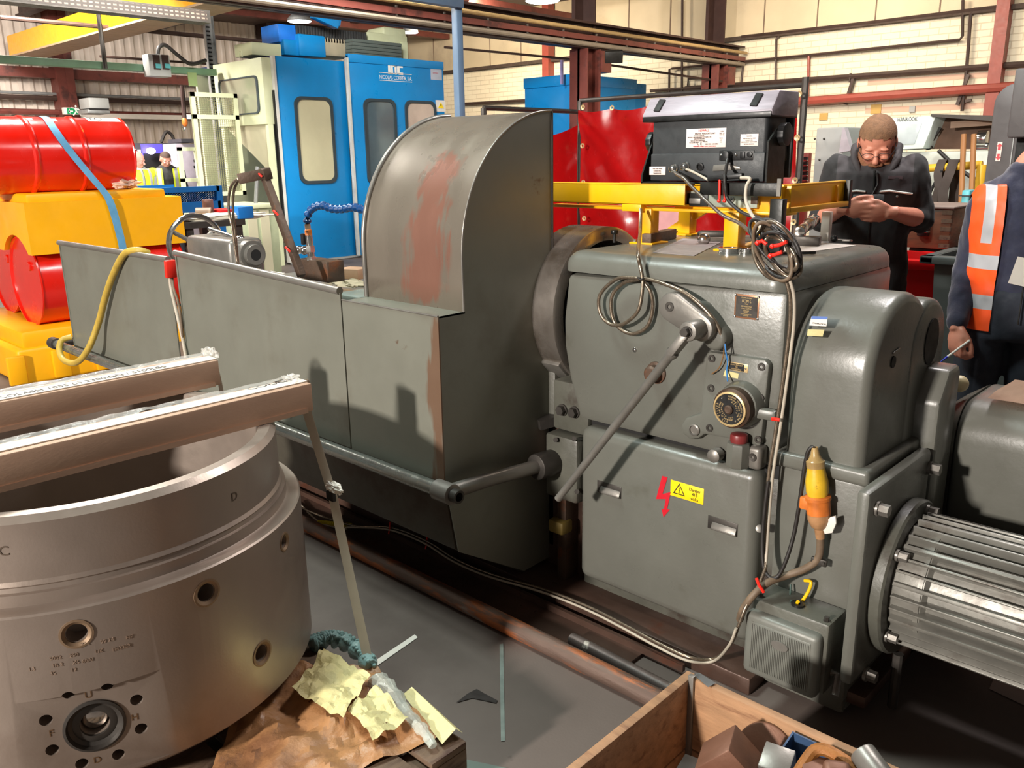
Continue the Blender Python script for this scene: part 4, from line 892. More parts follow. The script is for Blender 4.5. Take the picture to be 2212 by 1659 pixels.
cable('readout_cable', 'short thin cable from the readout second connector to the black bracket', ys([(1483, 366, 2.42), (1490, 368, 2.40), (1505, 375, 2.38), (1530, 389, 2.36)]), .004, CABLEW)
cable('readout_cable', 'pale cable dropping from the right end of the black bracket to the coil', ys([(1600, 384, 2.34), (1620, 386, 2.335), (1613, 402, 2.33), (1611, 430, 2.32), (1620, 457, 2.28), (1642, 491, 2.16), (1655, 515, 2.08)]), .0052, CABLEW)
cable('power_lead', 'black power lead from the readout mains plug down behind the bracket to the coil', ys([(1572, 343, 2.43), (1569, 360, 2.41), (1566, 380, 2.35), (1567, 405, 2.345), (1571, 428, 2.35), (1586, 446, 2.34), (1609, 462, 2.30), (1642, 473, 2.22), (1660, 500, 2.1)]), .0055, CABLEK)
o = MB().bar(AY(1530, 386, 2.36), AY(1606, 379, 2.36), .02, .016, bev=.005).build('inline_connector', BLACK); tag(o, 'black inline connector strapped to the black bracket with red ties', 'connector')
def down(dx): return ys([(1700+dx, 596, 2.05), (1712+dx, 640, 2.055), (1712+dx, 700, 2.06), (1704+dx, 770, 2.06), (1692+dx, 860, 2.06), (1680+dx, 940, 2.055), (1666+dx, 1030, 2.05), (1660+dx*.6, 1110, 2.05), (1656+dx*.4, 1180, 2.04), (1654, 1225, 2.02)])
c1 = cable('hanging_cable', 'bright armoured cable hanging down the gap between headstock and gear cover', down(-6), .0052, ARMOUR)
cable('hanging_cable', 'pale smooth cable hanging beside the armoured one in the headstock gap', down(3), .0045, CABLEW)
o = MB().tube(ys([(1668, 905, 2.04), (1676, 906, 2.036), (1684, 907, 2.04)]), .005, 8).build('cable_tie', RED); tag(o, 'small red cable tie around the hanging cables in the headstock gap', 'cable tie')
cable('black_cable', 'black cable looping from the yellow plug down past the door and back up', ys([(1757, 964, 2.055), (1746, 975, 2.05), (1738, 1010, 2.05), (1728, 1080, 2.05), (1716, 1150, 2.045), (1700, 1205, 2.03), (1682, 1243, 2.02), (1664, 1248, 2.01), (1650, 1225, 2.02), (1647, 1170, 2.03), (1652, 1100, 2.035), (1660, 1040, 2.04)]), .0055, CABLEK)
fc_ = [AY(1654, 1225, 2.02), AY(1640, 1262, 1.99), AY(1612, 1310, 1.945), AY(1596, 1350, 1.93), AY(1580, 1388, 1.94), AZ(1545, 1422, .07), AZ(1490, 1420, .068), AZ(1420, 1388, .068), AZ(1350, 1350, .068), AZ(1270, 1310, .068), AZ(1180, 1275, .066), AZ(1060, 1240, .05), AZ(985, 1208, .06), AZ(920, 1168, .06), AZ(845, 1140, .05), AZ(760, 1135, .04), AZ(660, 1102, .03), AZ(600, 1070, .03)]
cable('floor_cable', 'bright steel sheathed cable running along the floor from the switch box under the guard', fc_, .0052, ARMOUR)
fc2 = [p+V((.0, -.014, -.004)) for p in fc_[3:16]]+[AZ(745, 1142, .025), AZ(690, 1128, .025), AZ(640, 1080, .03)]
cable('floor_cable', 'white cable running along the floor beside the steel sheathed one', fc2, .0042, CABLEW)
yc = [AZ(688+1.0*i*72/26, 1128+i*7/26, .03) for i in range(27)]; sp_ = []
for i in range(26*8):
    t = i/8; k = int(t); f = t-k; p = yc[k].lerp(yc[min(k+1, 26)], f); a = t*2*PI; sp_.append(p+V((0, math.cos(a)*.008, math.sin(a)*.008)))
tag(MB().tube(sp_, .0028, 6).build('coil_wrap', M('yellow_spiral_wrap', (226, 208, 40), .4)), 'short yellow spiral wrap around the white floor cable near the strap', 'cable wrap')
for x, y in ((842, 1140), (922, 1172)):
    p = AZ(x, y, .055); o = MB().tube([p+V((-.01, .01, .02)), p, p+V((.002, -.01, -.025))], .0032, 6).build('cable_tie', RED); tag(o, 'red cable tie on the floor cable '+('nearest the yellow spiral wrap' if x < 900 else 'under the arched guard'), 'cable tie', 'red ties on the floor cable')
for x, y in ((1642, 1262),):
    p = AY(x, y, 1.965); o = MB().tube([p+V((-.012, 0, .014)), p+V((0, -.006, 0)), p+V((.012, 0, -.02))], .0048, 8).build('cable_tie', RED); tag(o, 'bright red cable tie gathering the cables just above the switch box', 'cable tie')
# yellow plug and orange socket
pg = thing('mains_plug', 'scuffed yellow industrial plug pushed into an orange socket on the gearbox front', 'plug', AY(1766, 1050, 2.06))
t0, t1 = AY(1760, 966, 2.055), AY(1768, 1098, 2.06); ax = (t1-t0); Lg = ax.length; axn = ax.normalized()
def on(t): return t0+ax*t
MB().lathe([(.008, 0), (.012, Lg*.12), (.019, Lg*.2), (.024, Lg*.22), (.024, Lg*.32)], t0, axn, 24).build('strain_relief', M('clear_collar', (170, 140, 90), .25, 0, .2, 20, alpha=.9), pg)
MB().lathe([(.021, Lg*.3), (.024, Lg*.4), (.029, Lg*.55), (.029, Lg*.72), (.025, Lg*.8), (.025, Lg*.95)], t0, axn, 12).build('plug_body', YELPL, pg)
MB().lathe([(.026, Lg*.78), (.034, Lg*.8), (.034, Lg*.85), (.031, Lg*.86), (.031, Lg*1.08), (.026, Lg*1.1)], t0, axn, 24).build('orange_collar', ORANGE, pg)
MB().obox(on(.93)+V((-.028, -.014, 0)), (.03, .02, .035), bev=.005).build('collar_latch', ORANGE, pg)
MB().lathe([(.03, Lg*1.05), (.03, Lg*1.18), (.022, Lg*1.3), (.014, Lg*1.34), (.012, Lg*1.5), (.0, Lg*1.5)], t0, axn, 20).build('socket_body', M('dirty_clear_socket', (176, 132, 92), .35, 0, .25, 20, alpha=.95), pg)
MB().prism([(0, -.02), (.02, .012), (.034, .02), (.038, 0), (.03, -.03), (.01, -.04)], 'y', -.004, .004, .002).build('tmp', WHITE)
o = bpy.data.objects['tmp']; me = o.data; me.transform(Matrix.Translation(on(1.15)+V((.012, -.004, .0)))); bpy.data.objects.remove(o); finish(me, 'torn_cap', M('grimy_white_cap', (196, 184, 170), .5, 0, .3, 30), pg)
cable('thick_cable', 'thick dusty brown cable bending from the orange socket to the switch box', [on(1.45)]+ys([(1772, 1180, 2.07), (1766, 1208, 2.07), (1740, 1228, 2.065), (1700, 1243, 2.05), (1660, 1258, 2.0), (1628, 1285, 1.96), (1606, 1315, 1.955), (1598, 1338, 1.975)]), .0105, CABLEBR, n=12)
p = AY(1774, 1208, 2.085); o = MB().bar(p+V((-.02, -.018, .0)), p+V((.022, -.012, -.002)), .012, .02, bev=.003).hexbolt(p+V((.014, -.018, 0)), (0, -1, 0), .005, .005).build('cable_clip', DSTEEL); tag(o, 'small dark cable clip holding the thick brown cable to the gearbox', 'cable clip')
cable('earth_wire', 'bright yellow earth wire from the gearbox down into the switch box', ys([(1738, 1254, 2.075), (1752, 1258, 2.07), (1745, 1280, 2.065), (1726, 1308, 2.055), (1712, 1326, 2.045)])+[V((-.875, 2.03, .36))], .0048, M('yellow_wire', (250, 196, 20), .4))
cable('thin_wire', 'thin dark green wire rising from the switch box to the gearbox', ys([(1708, 1262, 2.08), (1706, 1290, 2.07), (1700, 1315, 2.06)])+[V((-.895, 2.03, .355))], .0026, M('dark_green_wire', (60, 84, 78), .4))
# yellow hose over the left splash panel
cable('yellow_hose', 'dirty yellow rubber hose looped over the left splash panel and the guide bar', ys([(322, 548, 1.74), (300, 541, 1.70), (270, 548, 1.675), (246, 590, 1.665), (228, 640, 1.655), (212, 700, 1.645), (190, 755, 1.60), (165, 783, 1.58), (138, 778, 1.59), (128, 755, 1.60), (134, 735, 1.63), (155, 728, 1.68)]), .0165, YELT, 'hose', 12)
cable('panel_cable', 'pale cable hanging in the gap between the two splash panels', ys([(369, 560, 1.71), (368, 610, 1.675), (378, 660, 1.675), (392, 720, 1.675), (402, 772, 1.675)]), .008, CABLEW)
cable('panel_cable', 'brown cable hanging beside the pale one between the splash panels', ys([(370, 575, 1.70), (374, 620, 1.675), (384, 650, 1.675), (392, 700, 1.675), (396, 760, 1.675)]), .006, CABLEBR)
o = MB().bar(AY(367, 562, 1.68), AY(370, 600, 1.68), .025, .05, up=(0, -1, 0), bev=.006).build('red_tape', RED); tag(o, 'red tape wrapped round the cables between the splash panels', 'tape')

# ================================================================== ODDS ON THE HEADSTOCK
LZ = 1.2505
b0, b1 = AZ(1396, 528, LZ), AZ(1458, 512, LZ)
o = MB().bar(b0+V((0, 0, .018)), b1+V((.02, -.05, .018)), .035, .036, bev=.003).build('steel_bar', IRON); tag(o, 'dark brown square bar lying on the headstock beside the left yellow leg', 'steel bar')
for (x, y, r, h, lb_) in ((1577, 546, .036, .016, 'larger steel bearing ring on the headstock in front of the yellow leg'), (1612, 547, .021, .014, 'smaller steel bearing ring on the headstock beside the larger one')):
    p = AZ(x, y, LZ); o = thing('bearing', lb_, 'bearing', p)
    MB().lathe([(r*.62, 0), (r, 0), (r, h*.35), (r*.94, h*.4), (r*.94, h*.6), (r, h*.65), (r, h), (r*.62, h), (r*.62, 0)], p, (0, 0, 1), 36).build('outer_ring', CHROME, o)
    MB().lathe([(r*.5, h*.2), (r*.66, h*.9), (r*.3, h*.9), (r*.3, 0)], p, (0, 0, 1), 36).build('inner_ring', DSTEEL, o)
p = AZ(1520, 527, LZ)+V((0, 0, .016)); sp2 = thing('ball_hammer', 'ball ended steel tool lying between the yellow legs on the headstock', 'tool', p)
MB().ball(p, .022, (1, 1, .9), 20).build('ball_end', CHROME, sp2)
MB().bar(p, p+V((.09, .08, -.002)), .022, .014, bev=.004).bar(p+V((.08, .07, 0)), p+V((.16, .15, 0)), .03, .02, bev=.006).build('shank', GREYST, sp2)
p = AZ(1540, 512, LZ); o = MB().obox(p+V((0, .0, .012)), (.11, .05, .022), rz=.4, bev=.008).build('rag', DSTEEL, None); tag(o, 'dark folded cloth behind the ball ended tool on the headstock', 'rag')
p0, p1 = AZ(1725, 530, LZ)+V((0, 0, .045)), AZ(1752, 505, LZ)+V((0, .02, .05))
o = thing('chrome_bolt', 'shiny chrome socket resting on a dark block on the headstock', 'socket', p0-V((0, 0, .045)))
MB().cyl(p0, p0+(p1-p0)*.6, .018, n=24, bev=.003).cyl(p0+(p1-p0)*.6, p1, .022, n=24, bev=.003).build('socket_body', CHROME, o)
q = AZ(1738, 532, LZ); o = MB().obox(q+V((0, .02, .016)), (.08, .045, .03), rz=.3, bev=.003).build('steel_block', DSTEEL); tag(o, 'dark rectangular block under the shiny chrome socket on the headstock', 'steel block')
q = AZ(1786, 523, LZ); o = thing('stop_post', 'white square post with a black ball knob at the back of the headstock', 'post', q)
MB().box((q.x-.035, q.y+.02, LZ), (q.x-.005, q.y+.045, LZ+.10), .003).build('post', WHITE, o)
MB().ball(q+V((.02, .01, .012)), .012, n=14).build('knob', BLACK, o)
MB().box((q.x-.06, q.y+.045, LZ), (q.x+.06, q.y+.07, LZ+.006), .001).build('post_base', GREYST, o)
p0, p1 = AZ(1530, 543, LZ), AZ(1690, 533, LZ)
o = MB().prism([(p.x, p.y) for p in (AZ(1640, 535, LZ+.001), AZ(1740, 545, LZ+.001), AZ(1850, 530, LZ+.001), AZ(1720, 519, LZ+.001))], 'z', LZ, LZ+.0012).build('paper_sheet', WHITE); tag(o, 'white printed paper sheet lying on the headstock lid near its right end', 'paper')
o = MB().prism([(p.x, p.y) for p in (AZ(1410, 545, LZ+.001), AZ(1500, 552, LZ+.001), AZ(1560, 522, LZ+.001), AZ(1475, 515, LZ+.001))], 'z', LZ, LZ+.0012).build('paper_sheet', M('grimy_paper', (150, 140, 140), .6, 0, .15, 20)); tag(o, 'grimy grey paper lying on the headstock lid between the yellow legs', 'paper')
o = MB().bar(AZ(1605, 537, LZ)+V((0, 0, .006)), AZ(1650, 520, LZ)+V((0, 0, .006)), .02, .01, bev=.003).build('wooden_strip', M('pale_wood_strip', (216, 166, 84), .6)); tag(o, 'pale yellow wooden strip beside the front right yellow leg', 'wooden strip')
o = MB().bar(AZ(1650, 552, LZ)+V((0, 0, .005)), AZ(1760, 549, LZ)+V((0, 0, .005)), .012, .008).build('black_rod', BLACKM); tag(o, 'thin black flat rod lying across the white paper on the headstock', 'rod')
q = AZ(1327, 524, LZ); o = MB().cyl(q, q+V((0, 0, .03)), .006, n=12).cyl(q+V((0, 0, .03)), q+V((0, 0, .044)), .013, n=16, bev=.003).build('black_stud', BLACKM); tag(o, 'small black headed stud at the left edge of the headstock lid', 'stud')
# ================================================================== BUILDING
XW, YW, ZC = -20.0, 15.0, 4.75
def bX(p0, p1, x, d, bev=0, mb=None):
    a, b = AX(*p0, x), AX(*p1, x); return (mb or MB()).box((x-d, a.y, a.z), (x, b.y, b.z), bev)
def bY(p0, p1, y, d, bev=0, mb=None):
    a, b = AY(*p0, y), AY(*p1, y); return (mb or MB()).box((a.x, y, a.z), (b.x, y+d, b.z), bev)
def bXf(p0, p1, x, d, bev=0):
    a, b = AX(*p0, x), AX(*p1, x); return MB().box((x-d, a.y, 0), (x, b.y, b.z), bev)
def bYf(p0, p1, y, d, bev=0):
    a, b = AY(*p0, y), AY(*p1, y); return MB().box((a.x, y, 0), (b.x, y+d, b.z), bev)
CORR = M('corrugated_cladding', (204, 192, 180), .55, .1, .06, 1.5, rgb2=(176, 162, 150), mix=(.55, .75), mscale=.6)
def corr(u, v):
    y = -4+19*u; f = (y/.22) % 1; d = .035*(0 if f < .45 else 1 if .55 < f < .9 else (f-.45)/.1 if f < .55 else 1-(f-.9)/.1)
    return (XW+d, y, 5.2*v)
n_ = int(19/.22*10); struct(MB().grid(corr, n_, 1).build('wall_left', CORR))
BRK = bpy.data.materials.new('painted_brick'); BRK.use_nodes = True
nt = BRK.node_tree; b_ = nt.nodes['Principled BSDF']; b_.inputs['Roughness'].default_value = .55
tc = nt.nodes.new('ShaderNodeTexCoord'); mp = nt.nodes.new('ShaderNodeMapping'); mp.inputs['Rotation'].default_value = (PI/2, 0, 0); nt.links.new(tc.outputs['Object'], mp.inputs[0])
bt = nt.nodes.new('ShaderNodeTexBrick'); bt.inputs['Scale'].default_value = 1; bt.inputs['Brick Width'].default_value = .3; bt.inputs['Row Height'].default_value = .1; bt.inputs['Mortar Size'].default_value = .008; bt.inputs['Mortar Smooth'].default_value = .6
bt.inputs['Color1'].default_value = (*lin((228, 218, 192)), 1); bt.inputs['Color2'].default_value = (*lin((222, 210, 184)), 1); bt.inputs['Mortar'].default_value = (*lin((208, 194, 168)), 1)
nt.links.new(mp.outputs[0], bt.inputs[0]); nt.links.new(bt.outputs[0], b_.inputs['Base Color'])
bp = nt.nodes.new('ShaderNodeBump'); bp.inputs['Strength'].default_value = .5; bp.inputs['Distance'].default_value = .02; bp.invert = True; nt.links.new(bt.outputs['Fac'], bp.inputs['Height']); nt.links.new(bp.outputs[0], b_.inputs['Normal'])
zsplit = AY(1880, 50, YW).z
struct(MB().box((-22, YW, 0), (8, YW+.2, zsplit)).build('wall_back', BRK))
UP = M('upper_wall_board', (206, 190, 160), .6, 0, .08, 1.2, rgb2=(176, 160, 136), mix=(.55, .75), mscale=.7)
ub = MB().box((-22, YW+.04, zsplit), (8, YW+.2, 6.5)); struct(ub.build('wall_back_upper', UP))
jm = M('board_joint', (120, 100, 84), .7)
for k in range(22):
    x = -20+k*1.0; struct(MB().box((x, YW+.03, zsplit), (x+.02, YW+.045, 6.5)).build('trim_%d' % (k+1), jm))
struct(MB().box((-22, YW-.12, zsplit-.05), (8, YW+.05, zsplit+.02)).build('trim_30', M('dusty_ledge', (70, 56, 48), .8, 0, .3, 8)))
PINK = M('pinkish_painted_band', (206, 168, 146), .6, 0, .08, 2)
for (ya, yb, k) in ((172, 182, 31), (232, 244, 32)):
    a, b = AY(1900, ya, YW-.004).z, AY(1900, yb, YW-.004).z; struct(MB().box((-6, YW-.004, b), (8, YW, a)).build('trim_%d' % k, PINK))
struct(MB().box((-22, -4, ZC), (8, 15.2, ZC+.1)).build('ceiling', M('dark_roof_sheet', (96, 80, 72), .7, 0, .15, 1)))
def beam_thing(name, label, cat, mat, boxes):
    m = MB()
    for a, b in boxes: m.box(a, b)
    return tag(m.build(name, mat), label, cat)
for k, y in enumerate((6.5, 9.3, 12.1)):
    beam_thing('roof_beam', 'dark brown roof beam under the ceiling, '+('nearest the camera', 'between the other two', 'closest to the brick wall')[k], 'beam', DBROWN, [((-20, y, ZC-.3), (6, y+.06, ZC)), ((-20, y-.06, ZC-.32), (6, y+.12, ZC-.28))])
for k, x in enumerate((-16.5, -12.5, -5.0)):
    beam_thing('purlin', 'brown roof purlin, '+('leftmost of three', 'middle one of three', 'rightmost of three')[k], 'beam', BROWNP, [((x, -4, ZC-.42), (x+.16, 15, ZC-.3))])
# crane runway beam on the column line
XR = AY(1576, 120, 14.6).x
zr0 = AX(1298, 110, XR).z; zr1 = AX(1292, 54, XR).z
rw = thing('runway_beam', 'long brown crane runway beam with rail running across to the brick wall', 'beam', (XR, 8, zr0))
MB().box((XR-.09, -3, zr0), (XR+.09, 14.9, zr0+.03)).box((XR-.012, -3, zr0), (XR+.012, 14.9, zr1)).box((XR-.12, -3, zr1-.03), (XR+.14, 14.9, zr1)).build('i_beam', DBROWN, rw)
MB().box((XR+.10, -3, zr0+.10), (XR+.16, 14.9, zr0+.17)).build('side_channel', BROWNP, rw)
MB().cyl((XR+.17, -3, zr1-.12), (XR+.17, 14.9, zr1-.12), .028, n=10).build('cable_conduit', M('straw_conduit', (170, 142, 96), .5), rw)
MB().cyl((XR+.12, -3, zr0+.05), (XR+.12, 14.9, zr0+.05), .035, n=10).build('lower_conduit', M('pale_conduit', (140, 128, 112), .5), rw)
for k in range(14):
    y = 4.5+k*.75; MB().box((XR+.13, y, zr0+.08), (XR+.15, y+.02, zr0+.2)).build('clip', GREYST, rw)
def column(px, y0, label, wide, w=.32):
    p = AY(px, 150, y0); x = XR-.05
    t = thing('steel_column', label, 'column', (x, y0, 0))
    m = MB().box((x-.02, y0-w/2, 0), (x+.02, y0+w/2, zr0)).box((x-.17, y0-w/2, 0), (x+.17, y0-w/2+.02, zr0)).box((x-.17, y0+w/2-.02, 0), (x+.17, y0+w/2, zr0)); m.build('lower_shaft', BROWNP, t)
    m = MB().box((x-.15, y0-.11, zr0), (x-.12, y0+.11, 6)).box((x-.16, y0-.13, zr0), (x-.1, y0-.11, 6)).box((x-.2, y0+.09, zr0), (x+.1, y0+.12, 6)); m.build('upper_shaft', DBROWN, t)
    if wide: MB().box((x-.2, y0+w/2, zr0-.32), (x+.2, y0+w/2+.22, zr0-.02)).build('bracket', BROWNP, t)
    return t
yA = AX(1270, 130, XR).y
column(1270, yA, 'brown steel column under the middle of the runway beam', True)
column(1576, 14.2, 'brown steel column at the end of the runway beam beside the brick wall', True)
def wcol(px, label):
    p = AY(px, 100, YW-.1); o = MB().box((p.x-.09, YW-.2, 0), (p.x+.09, YW, 6)).build('wall_column', REDPIPE); return tag(o, label, 'column')
wcol(2160, 'red oxide steel column on the brick wall at the right'); wcol(1184, 'thin red oxide steel column on the brick wall behind the arched guard')
def wp(label, pts, r, mat=PIPEB, y=YW-.1): 
    o = MB().tube([AY(x, yy, y) for x, yy in pts], r, 8).build('wall_pipe', mat); return tag(o, label, 'pipe')
wp('thick dark pipe running level along the brick wall above the red pipe', [(1480, 191.5), (1600, 183), (1900, 161), (2300, 132)], .045)
wp('thick red pipe running level along the brick wall', [(1640, 225.5), (1743, 218.5), (2151, 190), (2300, 180)], .075, REDPIPE, YW-.18)
wp('thin brown pipe along the wall that drops from the ledge at its right end', [(1600, 134), (1746, 119.5), (2073, 86), (2079, 78), (2080, 0)], .024)
wp('dark ledge pipe along the top of the brickwork', [(1602, 80), (1880, 49), (2165, 14)], .03)
wp('thin vertical pipe dropping from the wall ledge, nearest the brown column', [(1684, 75), (1677, 84), (1675, 190)], .02)
wp('thin reddish vertical pipe between the brown pipe and the thick dark pipe', [(1747, 119), (1744, 230)], .022, REDPIPE)
wp('tall dark pipe bent over at the top, left of the red wall column', [(2130, 18), (2104, 20), (2097, 32), (2088, 150), (2078, 240)], .026)
wp('thin dark vertical cable in the gap beside the brown column', [(1606, 136), (1600, 190)], .02)
wp('thin conduit level along the wall behind the second blue enclosure', [(1000, 225), (1150, 216), (1232, 208)], .035)
wp('rusty level pipe along the wall right of the second blue enclosure', [(1405, 196), (1555, 187)], .03)
wp('small bent pipe on the wall between the blue enclosure and the brown column', [(1445, 220), (1446, 150), (1452, 148), (1536, 140)], .022)
wp('tall dark pipe on the wall between the two brown columns', [(1474, 0), (1473, 200)], .024)
wp('small branch pipe with a valve beside the tall dark wall pipe', [(1485, 190), (1487, 170), (1548, 168), (1548, 175)], .02)
for px, l in ((1834, 'left'), (2078, 'right')):
    p = AY(px, 205, YW-.1); o = MB().bar(p+V((-.05, 0, -.15)), p+V((.06, 0, .3)), .05, .05).bar(p+V((-.06, .02, -.12)), p+V((.14, .02, -.08)), .04, .04).build('pipe_bracket', PIPEB); tag(o, 'dark wall bracket holding the red pipe, the '+l+' one of two', 'bracket')
o = bY((1833, 178), (1838, 158), YW-.14, .06).build('pipe_clamp', PIPEB); tag(o, 'dark clamp on the thick dark wall pipe', 'clamp')
for a, b, l in (((1769, 260), (1788, 244), 'ochre paper square on the wall above the grey cabinet'), ((1880, 246), (1904, 225), 'ochre board on the wall above the man with a phone')):
    tag(bY(a, b, YW-.02, .015).build('wall_board', M('ochre_board', (190, 154, 84), .6)), l, 'board')
tag(bY((1963, 243), (1977, 229), YW-.03, .02).build('wall_board', GREYC), 'small grey plate on the wall above the white lathe cabin', 'plate')
tag(bX((1213, 182), (1217, 130), -9.6, .03).build('hanging_tube_lamp', M('violet_tube', (150, 140, 190), .4)), 'slim violet tube fitting hanging in front of the brick wall', 'tube light')
p = AT(1326, 122, 12); o = MB().obox(p, (.25, .14, .16), rz=.7, rx=.3, bev=.01).build('hanging_floodlight', BLACKM); tag(o, 'small dark floodlight hanging under the runway beam', 'floodlight')
tag(MB().tube([AT(960, 102, 13), AT(1100, 115, 13.6), AT(1232, 128, 14.0), AT(1560, 176, 15.2)], .02, 6).build('span_wire', PIPEB), 'long dark wire spanning from the blue machine across to the brick wall', 'wire')
# left side of the hall
XG = -12.5
def lbar(name, label, cat, y0a, y0b, x, d, mat, px0=-60, px1=470, slope=0):
    a, b = AX(px0, y0a, x), AX(px1, y0a+slope, x); c = AX(px0, y0b, x)
    return tag(MB().box((x-d, a.y, c.z), (x, b.y, a.z)).build(name, mat), label, cat)
GRB = M('mint_green_beam_paint', (108, 146, 118), .5, 0, .12, 4)
zg1, zg0 = AX(280, 137, XG).z, AX(280, 152, XG).z
ya, yb = AX(-60, 130, XG).y, AX(468, 150, XG).y
g_ = thing('jib_beam', 'mint green overhead beam crossing above the red drum', 'beam', (XG, (ya+yb)/2, zg0))
MB().box((XG-.14, ya, zg0), (XG, yb, zg1), .004).build('beam_web', GRB, g_)
MB().box((XG+.0, AX(407, 180, XG).y, AX(407, 186, XG).z), (XG+.01, AX(426, 180, XG).y, zg0+.02)).build('green_plate', M('green_plate_paint', (146, 168, 112), .5), g_)
zr_1, zr_0 = AX(300, 158, XW+.4).z, AX(300, 178, XW+.4).z
beam_thing('wall_beam', 'red oxide steel beam along the corrugated wall behind the green beam', 'beam', BROWNP, [((XW+.2, -3, zr_0), (XW+.4, 14.5, zr_1))])
for px, l in ((147, 'dark red column on the corrugated wall above the green exit sign'),):
    p = AX(px, 200, XW+.5); beam_thing('wall_column', l, 'column', BROWNP, [((XW+.1, p.y-.17, 0), (XW+.5, p.y+.17, ZC)), ((XW+.5, p.y+.0, 0), (XW+.52, p.y+.16, ZC))])
p = AX(584, 60, XW+.6); beam_thing('wall_column', 'dark brown column in the far corner behind the blue machine', 'column', DBROWN, [((XW+.1, p.y-.1, 0), (XW+.6, p.y+.6, ZC))])
for (y0, r, l, m) in ((208, .03, 'grey conduit along the corrugated wall above the exit sign', GALV), (217, .05, 'dark pipe along the corrugated wall under the grey conduit', PIPEB), (246, .06, 'brown trunking along the corrugated wall above the machine cabinet', BROWNP)):
    a = AX(250, y0, XW+.3); tag(MB().cyl((XW+.3, -2, a.z), (XW+.3, 13, a.z), r, n=8).build('wall_conduit', m), l, 'conduit')
a = AX(250, 251, XW+.35); tag(MB().box((XW+.3, AX(170, 250, XW+.3).y, a.z-.05), (XW+.4, AX(395, 253, XW+.3).y, a.z+.05)).build('light_trunking', WHITE), 'white trunking along the corrugated wall under the brown one', 'trunking')
for (p0, p1, r, x, l) in (((0, 40), (590, 90), .035, -14.5, 'long dark conduit slung across the hall above the green beam'), ((215, 120), (600, 150), .02, -15, 'thin dark cable strung beyond the green beam'),):
    a, b = AX(*p0, x), AX(*p1, x); tag(MB().cyl((x, a.y, (a.z+b.z)/2), (x, b.y, (a.z+b.z)/2), r, n=8).build('overhead_conduit', PIPEB), l, 'conduit')
a = AX(211, 20, XG+.05); tag(MB().cyl((XG+.05, a.y, zg0), (XG+.05, a.y, ZC), .03, n=10).build('hanger_rod', DSTEEL), 'dark hanger rod holding the green beam from the roof', 'rod')
p = AX(452, 100, -13); t = thing('cable_ladder', 'galvanised perforated post standing behind the green beam', 'post', (-13, p.y, 0))
m = MB().box((-13.0, p.y-.07, 0), (-12.99, p.y+.07, ZC)).box((-13.0, p.y-.075, 0), (-12.93, p.y-.065, ZC)).box((-13.0, p.y+.065, 0), (-12.93, p.y+.075, ZC)).build('channel', GALV, t)
ho_ = MB()
for k in range(40): ho_.box((-12.989, p.y-.03, 2.2+k*.06), (-12.987, p.y+.03, 2.225+k*.06))
ho_.build('perforations', DARKV, t)
zt_ = AX(300, 20, -11).z; t = thing('hanging_cable_tray', 'dark perforated cable tray hanging across the upper left corner', 'cable tray', (-11, 4, zt_))
MB().box((-11.25, 1.2, zt_-.07), (-11.0, AX(455, 40, -11).y, zt_+.08)).build('tray_side', DSTEEL, t)
PERF = bpy.data.materials.new('perforated_tray_steel'); PERF.use_nodes = True; nt = PERF.node_tree; b_ = nt.nodes['Principled BSDF']; b_.inputs['Roughness'].default_value = .5
tc = nt.nodes.new('ShaderNodeTexCoord'); mp = nt.nodes.new('ShaderNodeMapping'); mp.inputs['Rotation'].default_value = (PI/2, 0, PI/2); nt.links.new(tc.outputs['Object'], mp.inputs[0])
mp2 = nt.nodes.new('ShaderNodeMapping'); sp_x = nt.nodes.new('ShaderNodeSeparateXYZ'); cb_x = nt.nodes.new('ShaderNodeCombineXYZ'); nt.links.new(tc.outputs['Object'], sp_x.inputs[0]); nt.links.new(sp_x.outputs[1], cb_x.inputs[0]); nt.links.new(sp_x.outputs[2], cb_x.inputs[1])
bt = nt.nodes.new('ShaderNodeTexBrick'); bt.inputs['Scale'].default_value = 1; bt.inputs['Brick Width'].default_value = .07; bt.inputs['Row Height'].default_value = .045; bt.inputs['Mortar Size'].default_value = .014; bt.offset = 0
bt.inputs['Color1'].default_value = (*lin((150, 136, 122)), 1); bt.inputs['Color2'].default_value = (*lin((140, 124, 110)), 1); bt.inputs['Mortar'].default_value = (*lin((64, 54, 48)), 1)
nt.links.new(cb_x.outputs[0], bt.inputs[0]); nt.links.new(bt.outputs[0], b_.inputs['Base Color'])
MB().box((-11.0, 2.2, zt_-.05), (-10.997, AX(455, 40, -11).y-.05, zt_+.06)).build('perforated_face', PERF, t)
for y in (2.0, 3.6): MB().box((-11.2, y, zt_+.08), (-11.17, y+.03, ZC)).build('hanger', DSTEEL, t)
# yellow crane girder along x
yG = 6.0; a0, a1 = AY(75, 106, yG), AY(330, 38, yG); zgb = a1.z; top = AY(150, 36, yG)
t = thing('crane_girder', 'yellow overhead travelling crane girder at the upper left', 'crane', (-16, yG, zgb))
MB().box((-19.3, yG, zgb), (-8.5, yG+.4, zgb+.38)).build('box_girder', YELS, t)
MB().box((-19.3, yG-.08, zgb-.03), (-8.5, yG+.48, zgb+.0)).build('bottom_flange', M('crane_flange', (176, 150, 120), .5), t)
